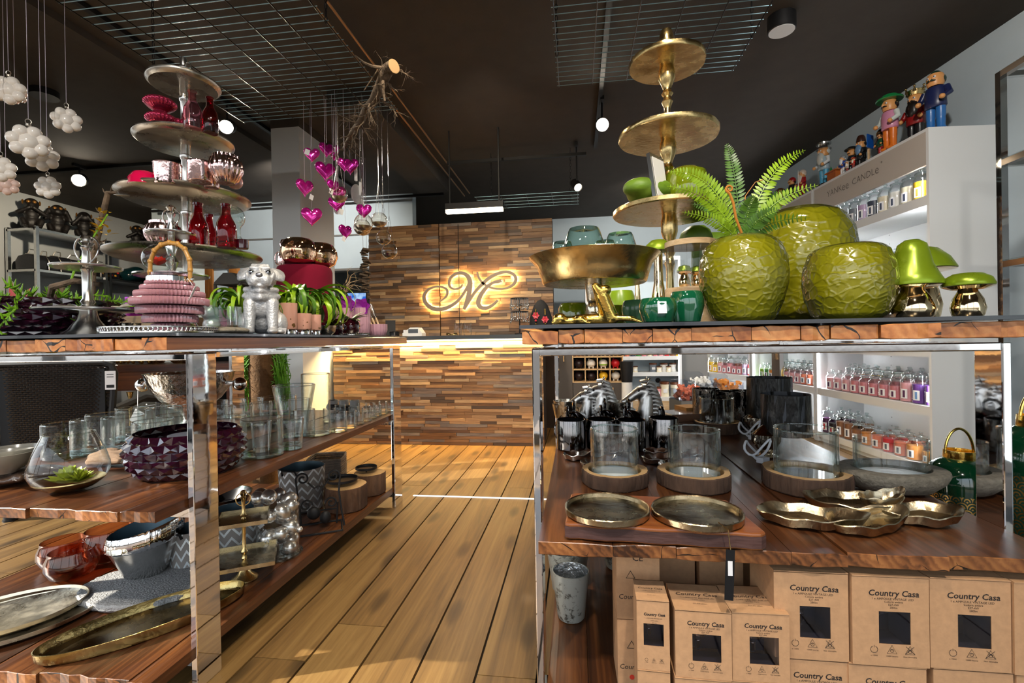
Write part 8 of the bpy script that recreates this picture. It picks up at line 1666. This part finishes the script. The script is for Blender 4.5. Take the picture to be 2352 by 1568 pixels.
for j in range(3):
    for i in range(4):
        c = PC[j][i]; q = thing('piggy_bank', '%s piggy bank in the pigeonhole cabinet, %s row, %s from the left' % ({'black': 'black', 'yellow': 'yellow', 'white': 'white patterned', 'green': 'green and white', 'red': 'red', 'orange': 'orange', 'cream': 'cream'}[c], ('lowest', 'middle', 'top')[j], ORD[i]), 'piggy bank', (p0.x + cw * (i + .5), YC + .12, zs_[0] + ch * j + .001), 0, 'piggy banks in the pigeonholes')
        R = cw * .37; g = G(); g.ball((0, 0, R * 1.12), (R, R * 1.1, R * .95), 20, 12)
        for s in (-1, 1): g.tube([(s * R * .45, -R * .3, 0), (s * R * .45, -R * .3, R * .5)], R * .16, 8)
        g.build('body', M['wax_' + c] if c != 'green' else M['wax_white'], q)
        g = G(); g.ball((-R * .45, -R * .1, R * 2.0), (R * .24, R * .12, R * .24), 10, 7); g.build('ear', M['wax_' + {'white': 'yellow' if j == 0 else 'white', 'green': 'lime'}.get(c, c)], q)
        if c in ('green', 'white') and j > 0: g = G(); g.ball((0, 0, R * .9), (R * 1.012, R * 1.112, R * .5), 18, 8); g.build('painted_belly', M['wax_lime' if c == 'green' else 'wax_white'], q)
g = G()
p = at(1440, 877, 5.0); zt = at(1440, 830, 5.0).z; k = mpp(p); t = thing('faceted_planter', 'black conical planter with raised diamond facets on a white stand', 'planter', (p.x, 5.0, 0)); 
g = G(); nz_ = 18; g.lathe([(15 * k * (.8 + .2 * i / nz_), p.z + (zt - p.z) * i / nz_) for i in range(nz_ + 1)], 40, fn=lambda rr, z, a: rr * (1 + .05 * abs(((a / (2 * PI) * 10 + (z - p.z) / (zt - p.z) * 5) % 1) - .5) + .05 * abs(((a / (2 * PI) * 10 - (z - p.z) / (zt - p.z) * 5) % 1) - .5))); g.build('pot', M['black'], t, ang=12)
g = G(); g.lathe([(0, 0), (14 * k, 0), (12 * k, p.z - .001), (0, p.z - .001)], 24); g.build('stand', M['white'], t)
# chrome and glass showcase at the far right ---------------------------------------
q = at(2285, 170, 2.55); t = thing('glass_showcase', 'chrome-framed glass shelving at the right picture edge', 'showcase', (q.x, 1.3, 0)); zt = q.z; M['bronze'] = mat('bronze_rail', (.35, .29, .25), .12, 1.0); Ls = 1.25; Ws = .9
for x in (0, Ws):
    for y in (0, Ls): g = G(); g.bx(x, x + .028, y - .028, y, 0, zt); o = g.build('post', M['chrome'], t, smooth=False)
for z in [zt] + [at(2290, y, 2.55).z for y in (372, 602)] + [.55, .2]:
    for x in (0, Ws): g = G(); g.bx(x, x + .028, 0, Ls - .028, z - .028, z); g.build('rail', M['bronze'], t, smooth=False)
    for y in (0, Ls - .026): g = G(); g.bx(.028, Ws, y, y + .024, z - .026, z - .002); g.build('cross_rail', M['steel'], t, smooth=False)
    g = G(); g.bx(.01, Ws + .01, 0.005, Ls - .03, z, z + .008); g.build('glass_shelf', glass('showcase_glass', (.93, .95, .95), (.8, .84, .84), 1.0) if 'showcase_glass' not in bpy.data.materials else bpy.data.materials['showcase_glass'], t, smooth=False)
# dark green gold-scaled lanterns
m, nt, out = _new('scale_gold'); b = N(nt, 'BsdfPrincipled', i_Roughness=.25); tcx = N(nt, 'TexCoord'); sp = N(nt, 'SeparateXYZ'); nt.links.new(tcx.outputs['Object'], sp.inputs[0]); an = N(nt, 'Math', operation='ARCTAN2'); nt.links.new(sp.outputs['Y'], an.inputs[0]); nt.links.new(sp.outputs['X'], an.inputs[1])
ax = N(nt, 'Math', operation='MULTIPLY', i_1=22 / (2 * PI)); nt.links.new(an.outputs[0], ax.inputs[0]); az = N(nt, 'Math', operation='MULTIPLY', i_1=44.0); nt.links.new(sp.outputs['Z'], az.inputs[0])
f2 = N(nt, 'Math', operation='FLOOR'); nt.links.new(az.outputs[0], f2.inputs[0]); h2 = N(nt, 'Math', operation='MULTIPLY_ADD', i_1=.5); nt.links.new(f2.outputs[0], h2.inputs[0]); nt.links.new(ax.outputs[0], h2.inputs[2])
fx = N(nt, 'Math', operation='PINGPONG', i_1=.5); nt.links.new(h2.outputs[0], fx.inputs[0]); fz = N(nt, 'Math', operation='FRACT'); nt.links.new(az.outputs[0], fz.inputs[0])
dx = N(nt, 'Math', operation='MULTIPLY', i_1=1.5); nt.links.new(fx.outputs[0], dx.inputs[0]); cb = N(nt, 'CombineXYZ'); nt.links.new(dx.outputs[0], cb.inputs[0]); nt.links.new(fz.outputs[0], cb.inputs[1]); ln = N(nt, 'VectorMath', operation='LENGTH'); nt.links.new(cb.outputs[0], ln.inputs[0])
rg = N(nt, 'Math', operation='PINGPONG', i_1=.2); nt.links.new(ln.outputs['Value'], rg.inputs[0]); lt = N(nt, 'Math', operation='LESS_THAN', i_1=.085); nt.links.new(rg.outputs[0], lt.inputs[0])
mx = N(nt, 'Mix', data_type='RGBA'); nt.links.new(lt.outputs[0], mx.inputs['Factor']); mx.inputs['A'].default_value = (.008, .03, .018, 1); mx.inputs['B'].default_value = (.55, .36, .1, 1); nt.links.new(mx.outputs['Result'], b.inputs['Base Color']); nt.links.new(lt.outputs[0], b.inputs['Metallic']); nt.links.new(b.outputs[0], out.inputs[0]); M['scalegold'] = m
M['greenenamel'] = mat('green_enamel', '#05301c', .08, coat=1.0)
def lantern(label, x, y, z0, R, H, body='greenenamel', scale=True):
    t = thing('scale_lantern', label, 'lantern', (x, y, z0), 0, 'green and gold lanterns')
    g = G(); g.lathe([(0, 0), (R * .95, 0), (R, .01), (R, H * .76), (R * .99, H * .78)], 48); g.build('pierced_body', M['scalegold'], t)
    g = G(); g.lathe([(R * 1.0, H * .775), (R * 1.01, H * .82), (R * .97, H * .87), (R * .8, H * .92), (R * .5, H * .955), (R * .45, H * .955)], 48); g.build('enamel_shoulder', M[body], t)
    g = G(); g.lathe([(R * .45, H * .95), (R * .47, H * .955), (R * .45, H), (R * .42, H), (R * .4, H * .95)], 40); g.build('gold_neck', M['goldbright'], t)
    g = G(); g.tube([(R * .46 * math.cos(a), 0, H * .98 + R * .9 * math.sin(a)) for a in [PI * k / 20 for k in range(21)]], R * .045, 9); g.build('ring_handle', M['goldbright'], t)
    return t
q = at(2203, 1000, 1.80); H_ = at(2203, 1033, 1.80).z; lantern('dark green lantern with gold scales and ring handle beside the right table', q.x, 1.80, .0, .093, H_)
q = at(2384, 1000, 1.62); lantern('second dark green lantern with gold scales at the right picture edge', q.x, 1.62, .0, .10, at(2384, 1000, 1.62).z + .06)
# nutcrackers on top of the candle shelves --------------------------------------------
def onunit(s, x=.16): p = B0 + DRW * s + Vector((math.cos(RZ), math.sin(RZ), 0)) * x; return Vector((p.x, p.y, 2.378))
SK = mat('figure_skin', '#d89a5c', .4, coat=.3)
CM = {}
def cm(h): 
    if h not in CM: CM[h] = mat('paint_' + h.strip('#'), h, .35, coat=.3)
    return CM[h]
def nutcracker(label, p, H, hat, hatc, coat, legs, hair, beard=None, rz=0, extra=None, boots=None):
    t = thing('nutcracker', label, 'figurine', p, -1.7 + .5 * rz, 'nutcracker figures on the shelf'); s = H
    for y in (-1, 1):
        g = G(); g.lathe([(0, 0), (.06 * s, 0), (.062 * s, .02 * s), (.05 * s, .05 * s), (.055 * s, .14 * s), (.05 * s, .17 * s), (.058 * s, .19 * s), (.06 * s, .36 * s), (0, .36 * s)], 20, c=(y * .065 * s, 0, .03 * s)); g.build('leg', cm(legs), t)
        g = G(); g.ball((y * .065 * s, -.03 * s, .025 * s), (.06 * s, .09 * s, .035 * s), 14, 8); g.build('shoe', cm(boots or '#101012'), t)
    g = G(); g.lathe([(.125 * s, .36 * s), (.14 * s, .38 * s), (.135 * s, .46 * s), (.14 * s, .58 * s), (.12 * s, .66 * s), (.06 * s, .685 * s), (0, .69 * s)], 28, sy=.8); g.build('coat', cm(coat), t)
    for y in (-1, 1):
        g = G(); g.tube([(y * .14 * s, 0, .63 * s), (y * .19 * s, -.02 * s, .52 * s), (y * .16 * s, -.11 * s, .46 * s)], [.045 * s, .042 * s, .035 * s], 12); g.build('arm', cm(coat if not extra or 'sleeve' not in extra else extra['sleeve']), t)
        g = G(); g.ball((y * .155 * s, -.13 * s, .455 * s), .038 * s, 12, 8); g.build('hand', SK, t)
    g = G(); g.lathe([(.09 * s, .68 * s), (.105 * s, .72 * s), (.108 * s, .82 * s), (.09 * s, .86 * s), (0, .87 * s)], 24); g.ball((0, -.115 * s, .775 * s), (.022 * s, .03 * s, .04 * s), 10, 7); hd = g.build('head', SK, t)
    for y in (-1, 1):
        g = G(); g.ball((y * .042 * s, -.098 * s, .80 * s), (.02 * s, .012 * s, .018 * s), 10, 7); e = g.build('eye', M['tagw'], hd)
        g = G(); g.ball((y * .042 * s, -.110 * s, .80 * s), (.009 * s, .005 * s, .01 * s), 8, 6); g.build('pupil', cm('#1c2a4a'), hd)
    g = G(); g.tube([(-.06 * s, -.10 * s, .742 * s), (-.02 * s, -.122 * s, .752 * s), (.02 * s, -.122 * s, .752 * s), (.06 * s, -.10 * s, .742 * s)], [.006 * s, .014 * s, .014 * s, .006 * s], 8); g.build('moustache', cm(beard or hair), hd)
    g = G(); g.ball((0, .035 * s, .78 * s), (.115 * s, .10 * s, .095 * s), 16, 10); g.build('hair', cm(hair), t)
    if beard: g = G(); g.ball((0, -.07 * s, .62 * s), (.10 * s, .075 * s, .15 * s), 18, 12, fn=lambda d: 1 + .05 * math.sin(d.x * 30)); g.build('beard', cm(beard), t)
    z = .86 * s
    g = G()
    if hat == 'brim': g.lathe([(0, z), (.19 * s, z + .0), (.20 * s, z + .015 * s), (.19 * s, z + .035 * s), (.13 * s, z + .04 * s), (.11 * s, z + .09 * s), (.0, z + .11 * s)], 32)
    elif hat == 'crown':
        g.lathe([(.09 * s, z - .01 * s), (.105 * s, z), (.13 * s, z + .08 * s), (.125 * s, z + .085 * s), (.1 * s, z + .02 * s), (0, z + .02 * s)], 30)
        for k in range(6): a = k * PI / 3; g.tube([(.12 * s * math.cos(a), .12 * s * math.sin(a), z + .05 * s), (.135 * s * math.cos(a), .135 * s * math.sin(a), z + .115 * s)], [.03 * s, .008 * s], 8); g.ball((.138 * s * math.cos(a), .138 * s * math.sin(a), z + .13 * s), .02 * s, 10, 7)
    elif hat == 'kettle': g.lathe([(.16 * s, z - .02 * s), (.12 * s, z + .0), (.105 * s, z + .08 * s), (.15 * s, z + .085 * s), (.155 * s, z + .12 * s), (.05 * s, z + .13 * s), (.025 * s, z + .15 * s), (.03 * s, z + .165 * s), (0, z + .175 * s)], 32)
    elif hat == 'tall': g.lathe([(.112 * s, z - .03 * s), (.115 * s, z), (.10 * s, z + .10 * s), (.07 * s, z + .16 * s), (0, z + .18 * s)], 28)
    elif hat == 'tuft': g.ball((0, .0, z), (.07 * s, .07 * s, .06 * s), 14, 8)
    elif hat == 'hood': g.ball((0, .02 * s, z - .04 * s), (.125 * s, .12 * s, .13 * s), 16, 10)
    g.build('hat', M['gold'] if hatc == 'gold' else (M['steel'] if hatc == 'steel' else cm(hatc)), t)
    if extra and 'bag' in extra:
        g = G(); g.ball((0, -.02 * s, .5 * s), (.02 * s, .02 * s, .02 * s)); 
    return t
r0 = PI * .5 + RZ
nutcracker('bald nutcracker in dark blue coat holding his hands together, nearest the camera', onunit(.10, .13), .46, 'tuft', '#16322a', '#1a2450', '#2a6ab0', '#16322a', None, 1.2, boots='#2a6ab0')
nutcracker('king nutcracker with gold crown, dark beard and red robe', onunit(.34, .18), .43, 'crown', 'gold', '#8a1414', '#131316', '#2a1a14', '#1a1412', 1.1)
nutcracker('nutcracker in green hat and pink waistcoat with orange boots and a rose', onunit(.40, .04), .43, 'brim', '#137a3e', '#c987a6', '#d8701e', '#15100e', None, .6, {'sleeve': '#cfd8d4'}, boots='#d8701e')
tt = nutcracker('small woodcarver figure with dark fur coat beside the blue sign', onunit(.62, .13), .27, 'hood', '#2a1a16', '#3a2018', '#5a2a20', '#1a100e', None, .5)
nutcracker('small green-jacketed figure with red scarf below the pink waistcoat one', onunit(.52, .06), .20, 'hood', '#131313', '#184a2a', '#a02020', '#101010', None, .5)
p = onunit(.60, .02); t = thing('blue_sign', 'small blue wooden sign on a post between the figures on the shelf', 'sign', p, .6); g = G(); g.box((0, 0, .10), (.016, .012, .2)); g.build('post', M['palewood'], t, smooth=False)
g = G(); g.box((0, -.010, .145), (.085, .006, .105)); g.build('board', mat('sign_blue', '#0f55b0', .4), t, smooth=False)
nutcracker('knight nutcracker with silver kettle helmet, long white beard and blue robe', onunit(1.24, .05), .40, 'kettle', 'steel', '#9fb6c4', '#4fa0c8', '#cfd4d2', '#c2c8c6', .5, {'sleeve': '#dfe4e8'})
nutcracker('dark figure with broad black hat behind the knight', onunit(1.02, .16), .28, 'brim', '#121416', '#1b1f2e', '#15161a', '#121212', None, .5)
nutcracker('figure with brown plumed cap and blue scarf behind the little white one', onunit(.90, .16), .31, 'tall', '#3a1d14', '#15171c', '#131313', '#131313', '#6a8fb8', .5)
nutcracker('small white-bearded figure in a blue vest at the shelf edge', onunit(.97, .05), .19, 'hood', '#8a9096', '#23439a', '#e0e4e8', '#e0e4e8', '#e8ecef', .5)
for i, (s, c) in enumerate(((.80, '#c8281e'), (.88, '#d8d4cc'))): nutcracker(['tiny figure in a red fire hat at the shelf edge', 'tiny figure in a white sun hat at the shelf edge'][i], onunit(s, .03), .10, 'brim', c, c, '#8a2a20', '#e8e4dc', '#e8e4dc', .5)
t = thing('wooden_chest', 'little carved wooden chest with a green tree between the figures', 'box', onunit(1.05, .03), RZ); g = G(); g.bx(-.03, .05, -.06, .06, 0, .06); g.prism([(-.045, -.075), (.06, -.075), (.06, .075), (-.045, .075)], .0605, .07); g.build('chest', mat('chest_orange', '#a5561a', .4), t, smooth=False); g = G(); g.lathe([(.02, .07), (0, .13)], 10, c=(0, .05, 0)); g.build('tree', cm('#137a3e'), t)
nutcracker('red-robed santa-like figure with a long sword beyond the knight', onunit(1.62, .06), .30, 'hood', '#d8c8b8', '#a51a1e', '#8a1818', '#d8cfc4', '#d8cfc4', .5)
nutcracker('figure in a red hood and black coat beyond the sword bearer', onunit(1.85, .08), .30, 'hood', '#a0181c', '#17130f', '#5a2a1a', '#101010', None, .5)
nutcracker('small brown-hatted figure with a yellow scarf by the fern tips', onunit(2.05, .06), .24, 'brim', '#5a3418', '#7a4a20', '#c8901e', '#2a1a10', '#c89a2a', .5)
nutcracker('dark-capped figure at the end of the row beside the fern', onunit(2.35, .10), .26, 'tall', '#1a1210', '#8a1c1c', '#1a1a1a', '#1a1210', None, .5)
p = onunit(1.58, .0); t = thing('toy_sword', 'white toy sword standing upright among the figures', 'sword', p); g = G(); g.tube([(0, 0, 0), (0, 0, .07)], .008, 8); g.build('grip', M['black'], t); g = G(); g.tube([(0, 0, .07), (0, 0, .24), (0, 0, .27)], [.012, .012, .001], 8, flat=.3); g.build('blade', M['whitegloss'], t)
